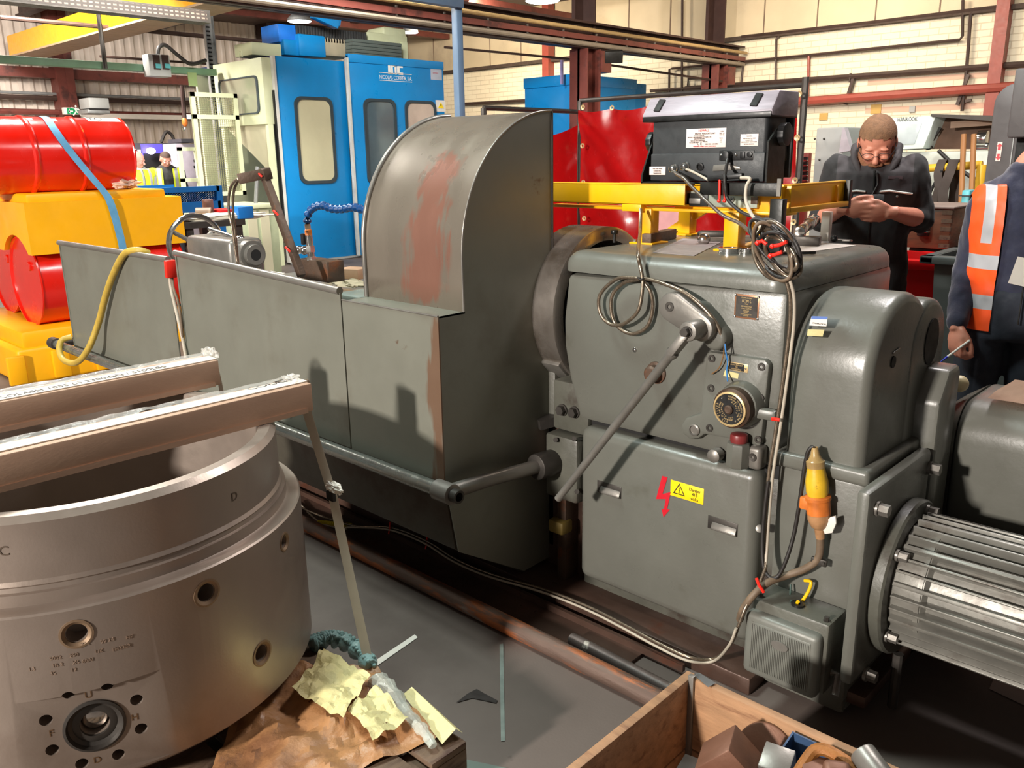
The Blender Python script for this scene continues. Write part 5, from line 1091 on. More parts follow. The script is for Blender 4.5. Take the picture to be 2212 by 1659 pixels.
# small things on the left wall side
q = AX(345, 140, XG+.2); t = thing('control_box', 'grey crane control box with two teal stickers on the green beam', 'control box', q)
bX((325, 164), (366, 119), XG+.2, .2, .01).build('case', GREYC, t)
for x in (333, 352): bX((x, 150), (x+11, 119), XG+.205, .01).build('dark_panel', DBROWN, t)
for x in (337, 357): bX((x, 147), (x+11, 138), XG+.215, .01).build('teal_sticker', TEAL, t)
tag(MB().tube(smooth_path([AX(341, 117, XG+.1), AX(344, 102, XG+.1), AX(358, 98, XG+.1), AX(385, 120, XG+.1), AX(412, 138, XG+.1), AX(445, 130, XG+.1)], 8), .028, 8).build('control_cable', CABLEK), 'thick black cable looping from the control box to the galvanised post', 'cable')
q = AX(155, 240, XW+.9); t = thing('exit_sign', 'green emergency exit sign with white running figure and arrow', 'sign', q)
bX((139, 247), (170, 233), XW+.9, .1).build('sign_case', WHITE, t); EXG = M('exit_green', (20, 130, 80), .4, emit=(20, 130, 80), estr=.3)
bX((146, 246.5), (169, 233.5), XW+.91, .01).build('green_face', EXG, t)
a = AX(148, 240, XW+.915); b = AX(158, 240.6, XW+.915); zc = (a.z+b.z)/2; u = b.y-a.y
MB().box((XW+.912, a.y, zc-.012), (XW+.918, b.y, zc+.012)).prism([(a.y, zc), (a.y+.3*u, zc+.05), (a.y+.3*u, zc-.05)], 'x', XW+.912, XW+.918).build('arrow', WINK, t)
f = a.y+u*1.5; MB().ball((XW+.918, f+.02, zc+.10), .022, (.2, 1, 1), 10).bar((XW+.915, f, zc+.07), (XW+.915, f+.02, zc-.0), .02, .03).bar((XW+.915, f+.02, zc), (XW+.915, f+.10, zc-.07), .01, .022).bar((XW+.915, f+.02, zc), (XW+.915, f-.05, zc-.08), .01, .022).bar((XW+.915, f, zc+.06), (XW+.915, f+.09, zc+.03), .01, .018).bar((XW+.915, f, zc+.06), (XW+.915, f-.07, zc+.07), .01, .018).build('running_figure', WINK, t)
t = thing('air_heater', 'grey box air heater with louvred base on the corrugated wall', 'heater', AX(214, 235, -17.5))
bX((194, 234), (235, 212), -17.5, .5, .02).build('case', GREYC, t); bX((190, 245), (238, 237), -17.5, .5, .02).build('louvre_base', GALV, t); bX((194, 237), (235, 234.5), -17.49, .02).build('dark_slot', DARKV, t)
EM = M('lamp_lens', (255, 255, 250), .4, emit=(240, 250, 255), estr=9)
t = thing('tube_light', 'short white fluorescent tube light beside the cream mesh door', 'light', AX(416, 252, -14)); bX((407, 256), (427, 249), -14, .08).build('tube', M('tube_glow', (220, 245, 255), .4, emit=(190, 235, 255), estr=4), t); bX((405, 249), (428, 247), -13.98, .1).build('fitting', WHITE, t)
t = thing('crane_hook', 'orange crane hook block hanging left of the cream mesh door', 'hook', AX(398, 270, -13.2))
MB().ball(AX(399, 263, -13.2), .045, (1, 1, 1.7), 14).build('hook_block', ORANGE, t); MB().tube(smooth_path([AX(398, 268, -13.2), AX(400, 275, -13.2), AX(397, 281, -13.2), AX(394, 277, -13.2)], 6), .012, 8).build('hook', CHROME, t); MB().cyl(AX(399, 258, -13.2), AX(393, 185, -13.2), .035, n=8).build('hoist_chain', DBROWN, t)
def lamp(px, py, tt_, label, r=.22):
    p = AT(px, py, tt_); t = thing('pendant_lamp', label, 'lamp', p)
    MB().lathe([(r, 0), (r*.95, .05), (r*.4, .16), (0, .17)], p, (0, 0, 1), 28).build('reflector', GALV, t); MB().lathe([(0, -.015), (r*.9, -.012), (r*.95, .0)], p, (0, 0, 1), 28).build('lens', EM, t)
    MB().cyl(p+V((0, 0, .16)), (p.x, p.y, ZC), .015, n=6).build('drop_rod', DSTEEL, t); return p
lamp(647, 46, 15.5, 'glowing high bay lamp above the blue machine, left one'); lamp(886, 70, 16.5, 'glowing high bay lamp behind the cream box on the blue machine', .16); lamp(1172, 2, 14.5, 'glowing high bay lamp at the top edge of the picture', .3)
# dull blue gantry post and beam
q = AT(989, 100, 6.4); t = thing('blue_gantry', 'dull blue steel post and overhead beam behind the arched guard', 'gantry', (q.x, q.y, 0))
zb_ = AX(985, 19, q.x).z
MB().bar((q.x, q.y, 0), (q.x, q.y, zb_+.2), .06, .06, up=(1, 0, 0), bev=.004).build('post', BLUEG, t)
l0 = AT(650, 27, 6.3); MB().box((q.x+.0, q.y-1.35, zb_-.0), (q.x+.06, q.y+.02, zb_+.16), .004).build('top_beam', BLUEG, t)
MB().box((q.x-.01, q.y-1.38, zb_-.03), (q.x+.07, q.y-1.34, zb_+.18)).build('end_plate', DSTEEL, t)

# ================================================================== BLUE MACHINING CENTRE
XB = -11.3
mc = thing('machining_centre', 'huge bright blue milling machine enclosure with cream side cabin', 'milling machine', (XB, 8, 0))
yl0, ym0, yr0 = AX(591, 125, XB).y, AX(743, 130, XB).y, AX(957, 140, XB+.1).y
ztL, ztR = AX(591, 120, XB).z, AX(744, 118, XB+.1).z
zbt = AX(690, 560, XB).z
def rrect(pl, y0, z0, y1, z1, r, n=6):
    P = []
    for cy, cz, a0 in ((y0+r, z0+r, 180), (y1-r, z0+r, 270), (y1-r, z1-r, 0), (y0+r, z1-r, 90)):
        for k in range(n+1):
            a = math.radians(a0+90*k/n); P.append((cy+r*math.cos(a), cz+r*math.sin(a)))
    return P
def frame_x(P, x0, x1, w, name, mat, parent):
    cy = sum(p[0] for p in P)/len(P); cz = sum(p[1] for p in P)/len(P)
    ys_ = max(abs(p[0]-cy) for p in P); zs_ = max(abs(p[1]-cz) for p in P)
    I = [(cy+(p[0]-cy)*(1-w/ys_), cz+(p[1]-cz)*(1-w/zs_)) for p in P]; n = len(P)
    return MB().loft([[(x, *q) for x, q in ((x0, P[i % n]), (x1, P[i % n]), (x1, I[i % n]), (x0, I[i % n]))] for i in range(n+1)], cap=False).build(name, mat, parent)
MB().box((XB-.05, yl0, zbt), (XB, ym0, ztL), .006).build('left_door', BLUE, mc)
MB().box((XB+.05, ym0, zbt), (XB+.1, yr0, ztR), .006).build('right_door', BLUE, mc)
MB().box((XB+.04, ym0, ztR-.10), (XB+.115, yr0, ztR+.02), .004).build('top_lip', BLUE, mc)
MB().box((XB-.05, yl0-.03, zbt), (XB+.02, yl0+.01, ztL)).build('edge_trim', M('pale_trim', (206, 206, 200), .4), mc)
MB().box((XB+.06, ym0-.035, zbt), (XB+.12, ym0+.0, ztR-.04)).build('edge_trim', M('pale_trim_right', (206, 206, 200), .4), mc)
MB().box((XB-.02, yl0, zbt-.03), (XB+.03, yr0, zbt)).build('base_trim', GREYC, mc)
MB().box((XB-2.4, yl0+.1, 0), (XB-.05, yr0, zbt)).build('plinth', DSTEEL, mc)
MB().box((XB-2.4, yr0-.1, zbt), (XB-.05, yr0, ztR), .004).build('rear_side', BLUE, mc)
MB().box((XB-2.4, yl0, zbt), (XB-2.35, yr0, ztL)).build('back_panel', CREAM, mc)
MB().box((XB-2.4, yl0, ztL-.06), (XB-.05, ym0, ztL)).build('roof_edge', M('dark_blue_roof', (20, 40, 90), .4), mc)
CGLS = M('cream_blind_glass', (196, 192, 160), .12, 0, .08, 2, spec=.6, coat=.5)
DGLS = M('smoky_glass', (96, 116, 126), .08, .2, .3, 1.2, spec=.8, coat=.6)
PGLS = M('pinkish_glass', (190, 172, 158), .1, 0, .15, 3, spec=.7, coat=.5)
RUB = M('window_rubber', (52, 64, 70), .5)
def win(p0, p1, x, r, glass, holder=mc):
    a, b = AX(*p0, x), AX(*p1, x); P = rrect(0, a.y, a.z, b.y, b.z, r)
    o = frame_x(P, x-.01, x+.025, .045, 'window_seal', RUB, holder); cy = (a.y+b.y)/2; cz = (a.z+b.z)/2
    MB().prism([(cy+(y-cy)*.96, cz+(z-cz)*.98) for y, z in P], 'x', x-.002, x+.008).build('window_glass', glass, o)
win((648, 398), (716, 211), XB, .12, CGLS); win((794, 400), (853, 215), XB+.1, .12, DGLS); win((878, 330), (940, 219), XB+.1, .12, PGLS); win((756, 385), (741, 217), XB-.002, .05, CGLS) if False else None
# badge lettering
lx = XB+.104
a = AX(820, 167, lx); b = AX(890, 172, lx)
join_text([('NICOLAS CORREA, S.A.', ((lx), (a.y+b.y)/2, (a.z+b.z)/2-.02), (0, 1, 0), (0, 0, 1), .06, dict(width=b.y-a.y))], 'lettering', WINK, mc)
for dz in (-.045, .07): MB().box((lx-.002, a.y, (a.z+b.z)/2+dz), (lx+.001, b.y, (a.z+b.z)/2+dz+.008)).build('badge_line', WINK, mc)
g0, g1 = AX(839, 160, lx), AX(870, 142, lx); w, h = g1.y-g0.y, g1.z-g0.z
m = MB()
for pl_ in ([(0, 0), (.16, 0), (.16, 1), (0, 1)], [(.2, 0), (.32, 0), (.32, 1), (.2, 1)], [(.32, .8), (.5, .8), (.5, 1), (.32, 1)], [(.44, 0), (.56, 0), (.56, .9), (.44, .9)], [(.6, .1), (.72, 0), (1, 0), (1, .25), (.78, .25), (.78, .75), (1, .75), (1, 1), (.72, 1), (.6, .88)]):
    m.prism([(g0.y+u*w, g0.z+v*h) for u, v in pl_], 'x', lx-.002, lx+.001)
m.build('emblem', WINK, mc)
bX((931, 172), (954, 150), lx, .004).build('rating_plate', M('rating_plate', (176, 182, 196), .4), mc)
a = AX(933, 163, lx); join_text([('SORALUCE' if False else 'service', (lx+.001, a.y+.08, a.z+.03), (0, 1, 0), (0, 0, 1), .03)], 'plate_lettering', REDINK, mc)
ws_ = bX((942, 241), (962, 217), XB+.108, .004).build('warning_sticker', WHITE, mc)
a, b = AX(946, 234, XB+.11), AX(959, 221, XB+.11)
MB().prism([(a.y, a.z), (b.y, a.z), ((a.y+b.y)/2, b.z)], 'x', XB+.109, XB+.111).build('yellow_triangle', YELLAB, ws_)
MB().box((XB+.111, (a.y+b.y)/2-.008, a.z+.035), (XB+.1125, (a.y+b.y)/2+.008, b.z-.03)).build('exclamation', INK, ws_)
# cream cabin at the left
XC = XB-.04; ya = AX(564, 130, XC).y
zc1, zc0 = AX(564, 123, XC).z, AX(575, 268, XC).z
xl = AY(459, 140, ya).x
MB().box((xl, ya, zc0), (XC, yl0-.03, zc1), .008).build('cream_cabin', CREAM, mc)
def win_y(p0, p1, y, r, glass, holder):
    a, b = AY(*p0, y), AY(*p1, y); P = rrect(0, a.x, a.z, b.x, b.z, r); cx = (a.x+b.x)/2; cz = (a.z+b.z)/2
    I = [(cx+(p[0]-cx)*.93, cz+(p[1]-cz)*.93) for p in P]; n = len(P)
    o = MB().loft([[(q[0], y_, q[1]) for y_, q in ((y-.02, P[i % n]), (y+.01, P[i % n]), (y+.01, I[i % n]), (y-.02, I[i % n]))] for i in range(n+1)], cap=False).build('window_seal', RUB, holder)
    MB().prism(I, 'y', y-.008, y+.002).build('window_glass', glass, o)
win_y((480, 252), (556, 162), ya, .08, M('greenish_glass', (150, 154, 130), .12, .1, .1, 2, spec=.7, coat=.5), mc)
xb0, xb1 = AY(484, 275, ya+.05).x, XC-.05
cp0, cp1 = AY(549, 365, ya+.3), AY(592, 440, ya+.3)
MB().loft([[(xl+.12, ya+.05, zc0), (xb1, ya+.05, zc0), (xb1, yl0-.05, zc0), (xl+.12, yl0-.05, zc0)], [(xb1-.25, ya+.12, cp0.z), (xb1, ya+.12, cp0.z), (xb1, yl0-.05, cp0.z), (xb1-.25, yl0-.05, cp0.z)], [(xb1-.25, ya+.15, .35), (xb1, ya+.15, .35), (xb1, yl0-.05, .35), (xb1-.25, yl0-.05, .35)]]).build('swarf_chute', CREAMD, mc, 20)
for x in (xl+.08, XC-.03):
    MB().box((x-.04, ya+.02, 0), (x+.04, ya+.10, zc0)).build('cabin_leg', CREAM, mc)
MB().box((XB-.06, yl0-.05, zbt+.3), (XB+.0, yl0-.02, AX(600, 195, XB).z)).build('door_seal', BLACK, mc)
e_ = AY(520, 117, ya+.2); MB().tube([e_+V((-.04, 0, -.05)), e_+V((-.03, 0, .04)), e_+V((.03, 0, .04)), e_+V((.04, 0, -.05))], .014, 8).build('lifting_eye', CREAM, mc)
# machinery on top
bX((545, 118), (607, 96), XB-.6, .5, .01).build('cream_top_box', CREAM, mc)
xm = XB-.8
bX((603, 90), (638, 55), xm, .5, .01).build('blue_motor', M('deep_blue_box', (30, 120, 220), .4), mc); bX((615, 118), (650, 88), xm+.05, .5, .01).build('blue_gearcase', BLUE, mc); bX((648, 120), (702, 78), xm+.1, .6, .02).build('blue_drive', BLUE, mc)
ch = MB(); c0, c1 = AX(640, 68, xm), AX(793, 75, xm); zc_ = c0.z
for k in range(26):
    y = c0.y+(c1.y-c0.y)*k/26; ch.box((xm-.4, y, zc_-.12), (xm, y+(c1.y-c0.y)/26*.86, zc_+.1), .01)
ch.build('energy_chain', CHAR, mc)
bX((702, 120), (760, 85), xm, .5, .03).build('spindle_head', M('beige_head', (170, 160, 136), .4), mc)
lv_ = MB()
for k in range(5):
    a, b = AX(762, 120-k*7.5, xm+.2), AX(868, 126-k*7.5, xm+.2); lv_.box((xm-.3, a.y, a.z), (xm+.2, b.y, a.z+.05), .008)
lv_.build('bellows', M('grey_bellows', (86, 96, 92), .5), mc)
bX((796, 95), (880, 78), xm-.1, .5, .02).build('cream_head_box', CREAM, mc); bX((830, 80), (878, 62), xm-.1, .5, .05).build('cream_head_top', CREAM, mc); bX((871, 128), (880, 92), xm-.05, .08).build('cream_post', CREAM, mc)
j0, j1 = AX(675, 27, xm+.3), AX(728, 52, xm+.3); MB().bar(j0, j1, .12, .16, bev=.01).bar(AX(730, 56, xm+.3), AX(733, 34, xm+.3), .05, .05).build('blue_jib', BLUE, mc)
# second blue enclosure
b2 = thing('blue_enclosure', 'second blue machine enclosure standing beyond the red curtain', 'machine enclosure', (-9.5, 12.5, 0))
a, b, c, d = AX(1238, 161, -9.5), AX(1374, 172, -9.5), AX(1408, 181, -9.5), AX(1408, 181, -9.5)
MB().box((-10.6, a.y, 0), (-9.5, b.y, a.z-.02), .01).build('main_panel', BLUE, b2); MB().box((-10.6, b.y, 0), (-9.62, c.y, c.z), .01).build('side_panel', BLUE, b2); MB().box((-10.6, a.y-.03, a.z-.16), (-9.49, b.y+.02, a.z+.01), .006).build('top_rail', BLUE, b2)

# ================================================================== RED WELDING CURTAIN
YC = 5.85
A_, B_ = AY(1253, 212, YC), AY(1739, 190, YC); zt = (A_.z+B_.z)/2; AX_, BX_ = A_.x, B_.x
fr_ = thing('curtain_frame', 'thin dark steel frame holding the red welding curtain', 'frame', ((AX_+BX_)/2, YC, 0))
MB().tube([(AX_, YC, 0), (AX_, YC, zt)], .022, 8).build('post', DSTEEL, fr_); MB().tube([(BX_, YC, 0), (BX_, YC, zt+.05)], .025, 8).build('post', DSTEEL, fr_)
MB().tube([(AX_, YC, zt), (BX_, YC, zt)], .018, 8).build('top_rail', DSTEEL, fr_)
MB().tube([(AX_, YC, zt-.09), (AX_, 4.7, zt-.09)], .018, 8).build('side_rail', DSTEEL, fr_); MB().tube([(AX_, 4.7, 0), (AX_, 4.7, zt-.09)], .022, 8).build('post', DSTEEL, fr_)
for x in (AX_, BX_): MB().box((x-.03, YC-.35, 0), (x+.03, YC+.35, .04)).build('foot', DSTEEL, fr_)
cu_ = thing('welding_curtain', 'bright red vinyl welding curtain with brass eyelets hanging in the frame', 'curtain', ((AX_+BX_)/2, YC, .25))
def cf(u, v):
    x = AX_+.02+(BX_-AX_-.05)*u; z = .25+(zt-.08-.25)*v
    return (x, YC-.03+.04*math.sin(u*19+v*2.5)*(1.15-v)+.06*noise.noise(V((u*5+v*2, v*2.5, 2)))+.035*noise.noise(V((u*9+v*6, v*4-u*5, 7))), z-.02*abs(math.sin(u*PI*6))*(v > .95))
MB().grid(cf, 90, 30, .003).build('sheet', REDC, cu_, 60)
def cf2(u, v):
    y = 4.72+(YC-.06-4.72)*u; z = .25+(zt-.2-.25)*v-.10*math.sin(u*PI)*v
    return (AX_+.03+.05*math.sin(u*9+v)*(1.2-v), y, z)
MB().grid(cf2, 30, 20, .003).build('side_sheet', REDC, cu_, 60)
for px, py in ((1259, 232), (1322, 233), (1258, 315), (1260, 394), (1262, 472), (1726, 203), (1722, 298), (1717, 390), (1714, 480)):
    p = AY(px, py, YC-.10); MB().lathe([(.008, 0), (.02, .004), (.022, 0)], p, (0, -1, 0), 16).build('eyelet', BRASSI, cu_)
tag(bYf((1412, 560), (1467, 455), 5.5, .02).build('pink_board', M('pale_pink_board', (206, 150, 150), .5)), 'pale pink board behind the yellow stand legs', 'board')
t = thing('tool_cabinet', 'red tool cabinet with silver drawer handles beside the red curtain', 'tool cabinet', AY(1735, 395, 6.6)*1)
bYf((1722, 480), (1748, 330), 6.6, .06, .01).build('cabinet_body', REDPIPE, t)
for k in range(5): bY((1733, 346+k*11), (1743, 339+k*11), 6.57, .03).build('drawer', BLACK, t); bY((1733, 347+k*11), (1743, 345.5+k*11), 6.55, .02).build('drawer_handle', CHROME, t)

# ================================================================== RIGHT BACKGROUND MACHINES
t = thing('grey_cabinet', 'plain grey machine cabinet left of the man with a phone', 'cabinet', AY(1785, 420, 9)*1)
bYf((1745, 520), (1826, 274), 9, .8, .02).build('cabinet_body', GREYC, t)
for px, py in ((1760, 300), (1780, 300), (1770, 345)): MB().ball(AY(px, py, 8.995), .012, n=8).build('screw', DSTEEL, t)
P = [AY(1812, 330, 8.9), AY(1838, 325, 8.9), AY(1824, 276, 8.9), AY(1820, 276, 8.9)]; MB().prism([(p.x, p.z) for p in P], 'y', 8.9, 8.99).build('pointed_guard', M('pale_guard', (196, 188, 196), .5), t)
YH = 10.5
hk = thing('cnc_lathe', 'white and grey machine lathe with slanted window cabin along the brick wall', 'lathe', AY(2000, 440, YH)*1)
bYf((1880, 560), (2150, 326), YH, 1.2, .02).build('base', M('pale_grey_base', (184, 188, 180), .5), hk)
P = [AY(1880, 326, YH-.05), AY(1994, 321, YH-.05), AY(2022, 250, YH-.05), AY(1880, 258, YH-.05)]
cabn = MB().prism([(p.x, p.z) for p in P], 'y', YH-.05, YH+.9, .01).build('white_cabin', M('white_cabin_paint', (226, 236, 230), .4), hk)
P = [AY(1930, 313, YH-.06), AY(1975, 311, YH-.06), AY(1991, 266, YH-.06), AY(1925, 270, YH-.06)]
MB().prism([(p.x, p.z) for p in P], 'y', YH-.06, YH-.04, .004).build('cabin_window', M('pale_window', (186, 196, 200), .15, 0, .15, 3), hk)
a = AY(1938, 263, YH-.055); join_text([('HANKOOK', a, (1, 0, 0), (0, 0, 1), .05, dict(align='LEFT', width=.22))], 'lettering', INK, hk)
P = [AY(1997, 322, YH+.3), AY(2150, 322, YH+.3), AY(2150, 262, YH+.3), AY(2020, 252, YH+.3)]; MB().prism([(p.x, p.z) for p in P], 'y', YH+.3, YH+.35).build('dark_interior', M('brown_interior', (106, 78, 60), .7, 0, .35, 3), hk)
P = [AY(2016, 252, YH), AY(2150, 262, YH), AY(2150, 250, YH), AY(2018, 247, YH)]; MB().prism([(p.x, p.z) for p in P], 'y', YH-.1, YH+.9).build('roof_tarp', M('dark_tarp', (64, 58, 54), .6, 0, .25, 4), hk)
MB().bar(AY(2055, 270, YH+.1), AY(2150, 263, YH+.1), .06, .07).build('cross_rail', M('brown_rail', (150, 120, 96), .5), hk)
c_ = AY(2123, 300, YH+.1); MB().cyl(c_+V((-.05, 0, 0)), c_+V((.05, 0, 0)), .09, n=24, bev=.01).cyl(c_+V((-.08, 0, -.1)), c_+V((.08, 0, -.1)), .06, n=16).build('chuck', CHROME, hk)
for (x0, y0, x1, y1) in ((2000, 322, 2030, 275), (2010, 322, 1998, 290)): MB().bar(AY(x0, y0, YH+.2), AY(x1, y1, YH+.2), .04, .05).build('tool_arm', BLACKM, hk)
tag(MB().tube(smooth_path([AY(2027, 325, YH-.05), AY(2065, 360, YH-.05), AY(2125, 400, YH-.05)], 6), .022, 8).build('machine_cable', CABLEK), 'dark cable sloping down the grey base of the white lathe', 'cable')
YRl = 6.3
t = thing('yellow_railing', 'yellow tubular handrail behind the wooden chest', 'railing', AY(2060, 480, YRl)*1)
r0_, r1_ = AY(1960, 366, YRl), AY(2122, 356, YRl)
MB().tube([r0_, r1_], .026, 12).build('top_rail', YELR, t); MB().tube([r1_, (r1_.x, r1_.y, 0)], .032, 12).build('post', YELR, t); MB().tube([(r0_.x, r0_.y, r0_.z-.45), (r1_.x, r1_.y, r1_.z-.45)], .022, 10).build('mid_rail', YELR, t)
MB().tube([r0_, (r0_.x, r0_.y, 0)], .03, 12).build('post', YELR, t)
def sling(px, w, L, k, label):
    p = AY(px, 361, YRl-.05)
    pts = [p+V((0, .12, -L*.8)), p+V((0, .10, -.06)), p+V((0, .05, .05)), p+V((0, -.03, -.04)), p+V((.02*k, -.05, -L*.5)), p+V((-.03*k, -.04, -L))]
    pts = smooth_path(pts, 6); o = MB().loft([[q+V((-w/2, 0, 0)), q+V((w/2, .01, 0)), q+V((w/2, .018, 0)), q+V((-w/2, .008, 0))] for q in pts]).build('lifting_sling', M('dark_sling_%d' % abs(k*10+px), (62, 52, 46), .8), None, 60); tag(o, label, 'sling')
sling(2030, .05, .30, 1, 'dark webbing sling hanging on the yellow railing, left one'); sling(2055, .06, .36, -1, 'dark webbing sling hanging on the yellow railing, right one')
tag(MB().tube(smooth_path([AY(2035, 368, YRl-.06), AY(2012, 410, YRl-.06), AY(2002, 440, YRl-.06)], 6), .01, 8).build('rope', BLACK), 'thin black rope hanging from the yellow railing beside the slings', 'rope')
for px, l in ((2080, 'left of two brown broom handles leaning on the yellow railing'), (2102, 'right of two brown broom handles leaning on the yellow railing')):
    a, b = AY(px+2, 290, YRl-.1), AY(px-4, 440, YRl-.16); d = (b-a); b2_ = a+d*(a.z/(a.z-b.z)); tag(MB().tube([a, b2_], .017, 10).build('broom_handle', M('brown_pole_%d' % px, (162, 112, 66), .5)), l, 'broom handle')
t = thing('teal_box', 'small teal metal box behind the wooden chest', 'box', AY(2085, 440, 6.0)*1); bY((2071, 470), (2096, 411), 6.0, .12, .01).build('case', TEAL, t); bY((2071, 424), (2096, 422), 5.99, .02).build('seam', BLACK, t)
# chest, bins
YCh = 5.0; ce_ = AY(2058, 452, YCh); cl_ = AY(1955, 458, YCh); cbz = AY(2055, 540, YCh).z
t = thing('wooden_chest', 'old dovetailed wooden chest with a dark latch standing behind the red bin', 'chest', ((ce_.x+cl_.x)/2, YCh, cbz))
yb_ = AX(2112, 441, ce_.x).y
MB().box((cl_.x, YCh, cbz), (ce_.x, yb_, ce_.z), .006).build('chest_body', CHESTW, t)
MB().box((cl_.x-.01, YCh-.01, ce_.z), (ce_.x+.01, yb_+.01, ce_.z+.012), .003).build('chest_lid', M('grey_chest_lid', (140, 122, 112), .6, 0, .15, 5), t)
for k in range(6): MB().box((ce_.x-.05, YCh-.003, ce_.z-.03-k*.045), (ce_.x+.002, YCh+.02, ce_.z-.008-k*.045)).build('dovetail', WOODD, t)
la = AY(1996, 490, YCh-.02); lt = MB().cyl(la+V((0, -.0, -.05)), la+V((0, -.0, .05)), .032, n=20, bev=.006).build('latch', BLACK, t)
for dz in (-.03, .035): MB().lathe([(.033, 0), (.034, .006), (.033, .012)], la+V((0, 0, dz)), (0, 0, 1), 20).build('latch_band', CHROME, lt)
MB().box((cl_.x+.03, YCh+.03, 0), (ce_.x-.03, yb_-.03, cbz), .01).build('chest_base', DSTEEL, t)
t = thing('red_bin', 'bright red plastic bin beside the grey bin behind the man', 'bin', AY(1975, 650, 4.6)*1)
a, b = AY(1945, 545, 4.6), AY(2010, 700, 4.6)
def bin_(t, x0, x1, y0, y1, zt, mat, rim=.03):
    tw = .05
    MB().loft([[(x0+tw, y0+tw, .02), (x1-tw, y0+tw, .02), (x1-tw, y1-tw, .02), (x0+tw, y1-tw, .02)], [(x0, y0, zt), (x1, y0, zt), (x1, y1, zt), (x0, y1, zt)], [(x0+.012, y0+.012, zt), (x1-.012, y0+.012, zt), (x1-.012, y1-.012, zt), (x0+.012, y1-.012, zt)], [(x0+tw+.02, y0+tw+.02, .06), (x1-tw-.02, y0+tw+.02, .06), (x1-tw-.02, y1-tw-.02, .06), (x0+tw+.02, y1-tw-.02, .06)]]).build('bin_body', mat, t, 30)
    m = MB(); e = .05
    m.box((x0-e, y0-e, zt-rim), (x1+e, y0+.012, zt), .008).box((x0-e, y1-.012, zt-rim), (x1+e, y1+e, zt), .008).box((x0-e, y0-e, zt-rim), (x0+.012, y1+e, zt), .008).box((x1-.012, y0-e, zt-rim), (x1+e, y1+e, zt), .008); m.build('bin_rim', mat, t)
bin_(t, a.x-.2, a.x+.30, 4.6, 4.95, a.z-.03, REDP, .05)
t = thing('grey_bin', 'tall dark grey plastic wheeled bin open at the top beside the red bin', 'bin', (-1.1, 4.0, 0))
g0_ = AY(1986, 552, 4.05); gx0, gz = g0_.x+.05, g0_.z; gy1 = AX(2082, 518, gx0).y
bin_(t, gx0, gx0+.85, 4.1, gy1, gz, BIN, .035)
# dark grey machine head upper right
YD = 4.6
t = thing('machine_guard', 'dark grey rounded machine guard with a red arrow label at the right edge', 'machine guard', AY(2170, 470, YD)*1)
a, b = AY(2133, 330, YD), AY(2185, 330, YD); z1, z0 = AY(2170, 180, YD).z, AY(2130, 478, YD).z
P = rrect(0, a.x, z0, a.x+.9, z1, .09, 6)
MB().prism(P, 'y', YD, YD+.28, .012).build('band_guard', DGREYM, t)
MB().box((b.x, YD-.006, z0+.05), (b.x+.004, YD, z1-.02)).build('seam_strip', GREYC, t)
MB().box((b.x+.01, YD-.16, AY(2195, 298, YD).z), (b.x+.8, YD, z1+.05), .01).build('upper_panel', DGREYM, t)
MB().box((b.x+.02, YD-.02, z0), (b.x+.8, YD-.005, AY(2195, 300, YD).z)).build('dark_gap', DARKV, t)
MB().box((b.x+.08, YD-.12, z0+.1), (b.x+.8, YD-.02, AY(2195, 338, YD).z), .01).build('lower_panel', DGREYM, t)
lb0, lb1 = AY(2150, 348, YD-.002), AY(2166, 307, YD-.002); ll = MB().box((lb0.x, YD-.003, lb0.z), (lb1.x, YD, lb1.z)).build('arrow_label', M('pale_pink_label', (238, 214, 204), .5), t)
cx_ = (lb0.x+lb1.x)/2; zm = (lb0.z+lb1.z)/2; h_ = (lb1.z-lb0.z)/2; rw_ = .008
MB().prism([(cx_-.014, zm+h_*.55), (cx_, zm+h_*.9), (cx_+.014, zm+h_*.55), (cx_+.006, zm+h_*.55), (cx_+.006, zm+.008), (cx_-.006, zm+.008), (cx_-.006, zm+h_*.55)], 'y', YD-.005, YD-.003).prism([(cx_-.012, zm-h_*.6), (cx_-.005, zm-h_*.6), (cx_-.005, zm-.01), (cx_+.005, zm-.01), (cx_+.005, zm-h_*.6), (cx_+.012, zm-h_*.6), (cx_, zm-h_*.9)], 'y', YD-.005, YD-.003).build('red_arrows', REDINK, ll)
for px, py in ((2187, 261), (2167, 382)): MB().ball(AY(px, py, YD-.002), .009, (1, .5, 1), 12).build('dome_screw', CHROME, t)
MB().box((a.x+.3, YD+.3, 0), (a.x+.8, YD+.7, z1-.1), .01).build('column', DGREYM, t); MB().box((a.x+.35, YD+.1, z1-.5), (a.x+.75, YD+.35, z1-.15)).build('mount', DGREYM, t)
tag(bYf((2130, 560), (2150, 478), 5.4, .1, .01).build('pink_post', M('pinkish_grey_post', (176, 150, 144), .5)), 'pinkish grey post under the dark grey machine guard', 'post')

# ================================================================== LEFT: DRUMS AND RACK
XD = -6.6
def drum(y0, y1, xc, zc, r, label, cap_only=False, name='oil_drum'):
    t = thing(name, label, 'drum', (xc, (y0+y1)/2, zc-r)); L = y1-y0
    P = [(r-.03, .012), (r-.012, .012), (r-.006, 0), (r+.004, 0), (r+.006, .01), (r, .016)]
    for f in (.34, .66): P += [(r, L*f-.022), (r+.009, L*f-.008), (r+.009, L*f+.008), (r, L*f+.022)]
    P += [(r, L-.016), (r+.006, L-.01), (r+.004, L), (r-.006, L), (r-.012, L-.012), (r-.03, L-.012), (0, L-.012)]
    MB().lathe([(0, .012)]+P, (xc, y0, zc), (0, 1, 0), 64).build('drum_shell', REDD, t, 30)
    MB().lathe([(.0, -.002), (.03, -.002), (.034, .004), (.034, .012)], (xc+.12, y0+.0, zc+.12), (0, 1, 0), 20).build('bung', REDD, t)
    return t
zr_ = AX(200, 425, XD).z; ztop = AX(200, 411, XD-.3).z
yE = AX(286, 330, XD-.15).y
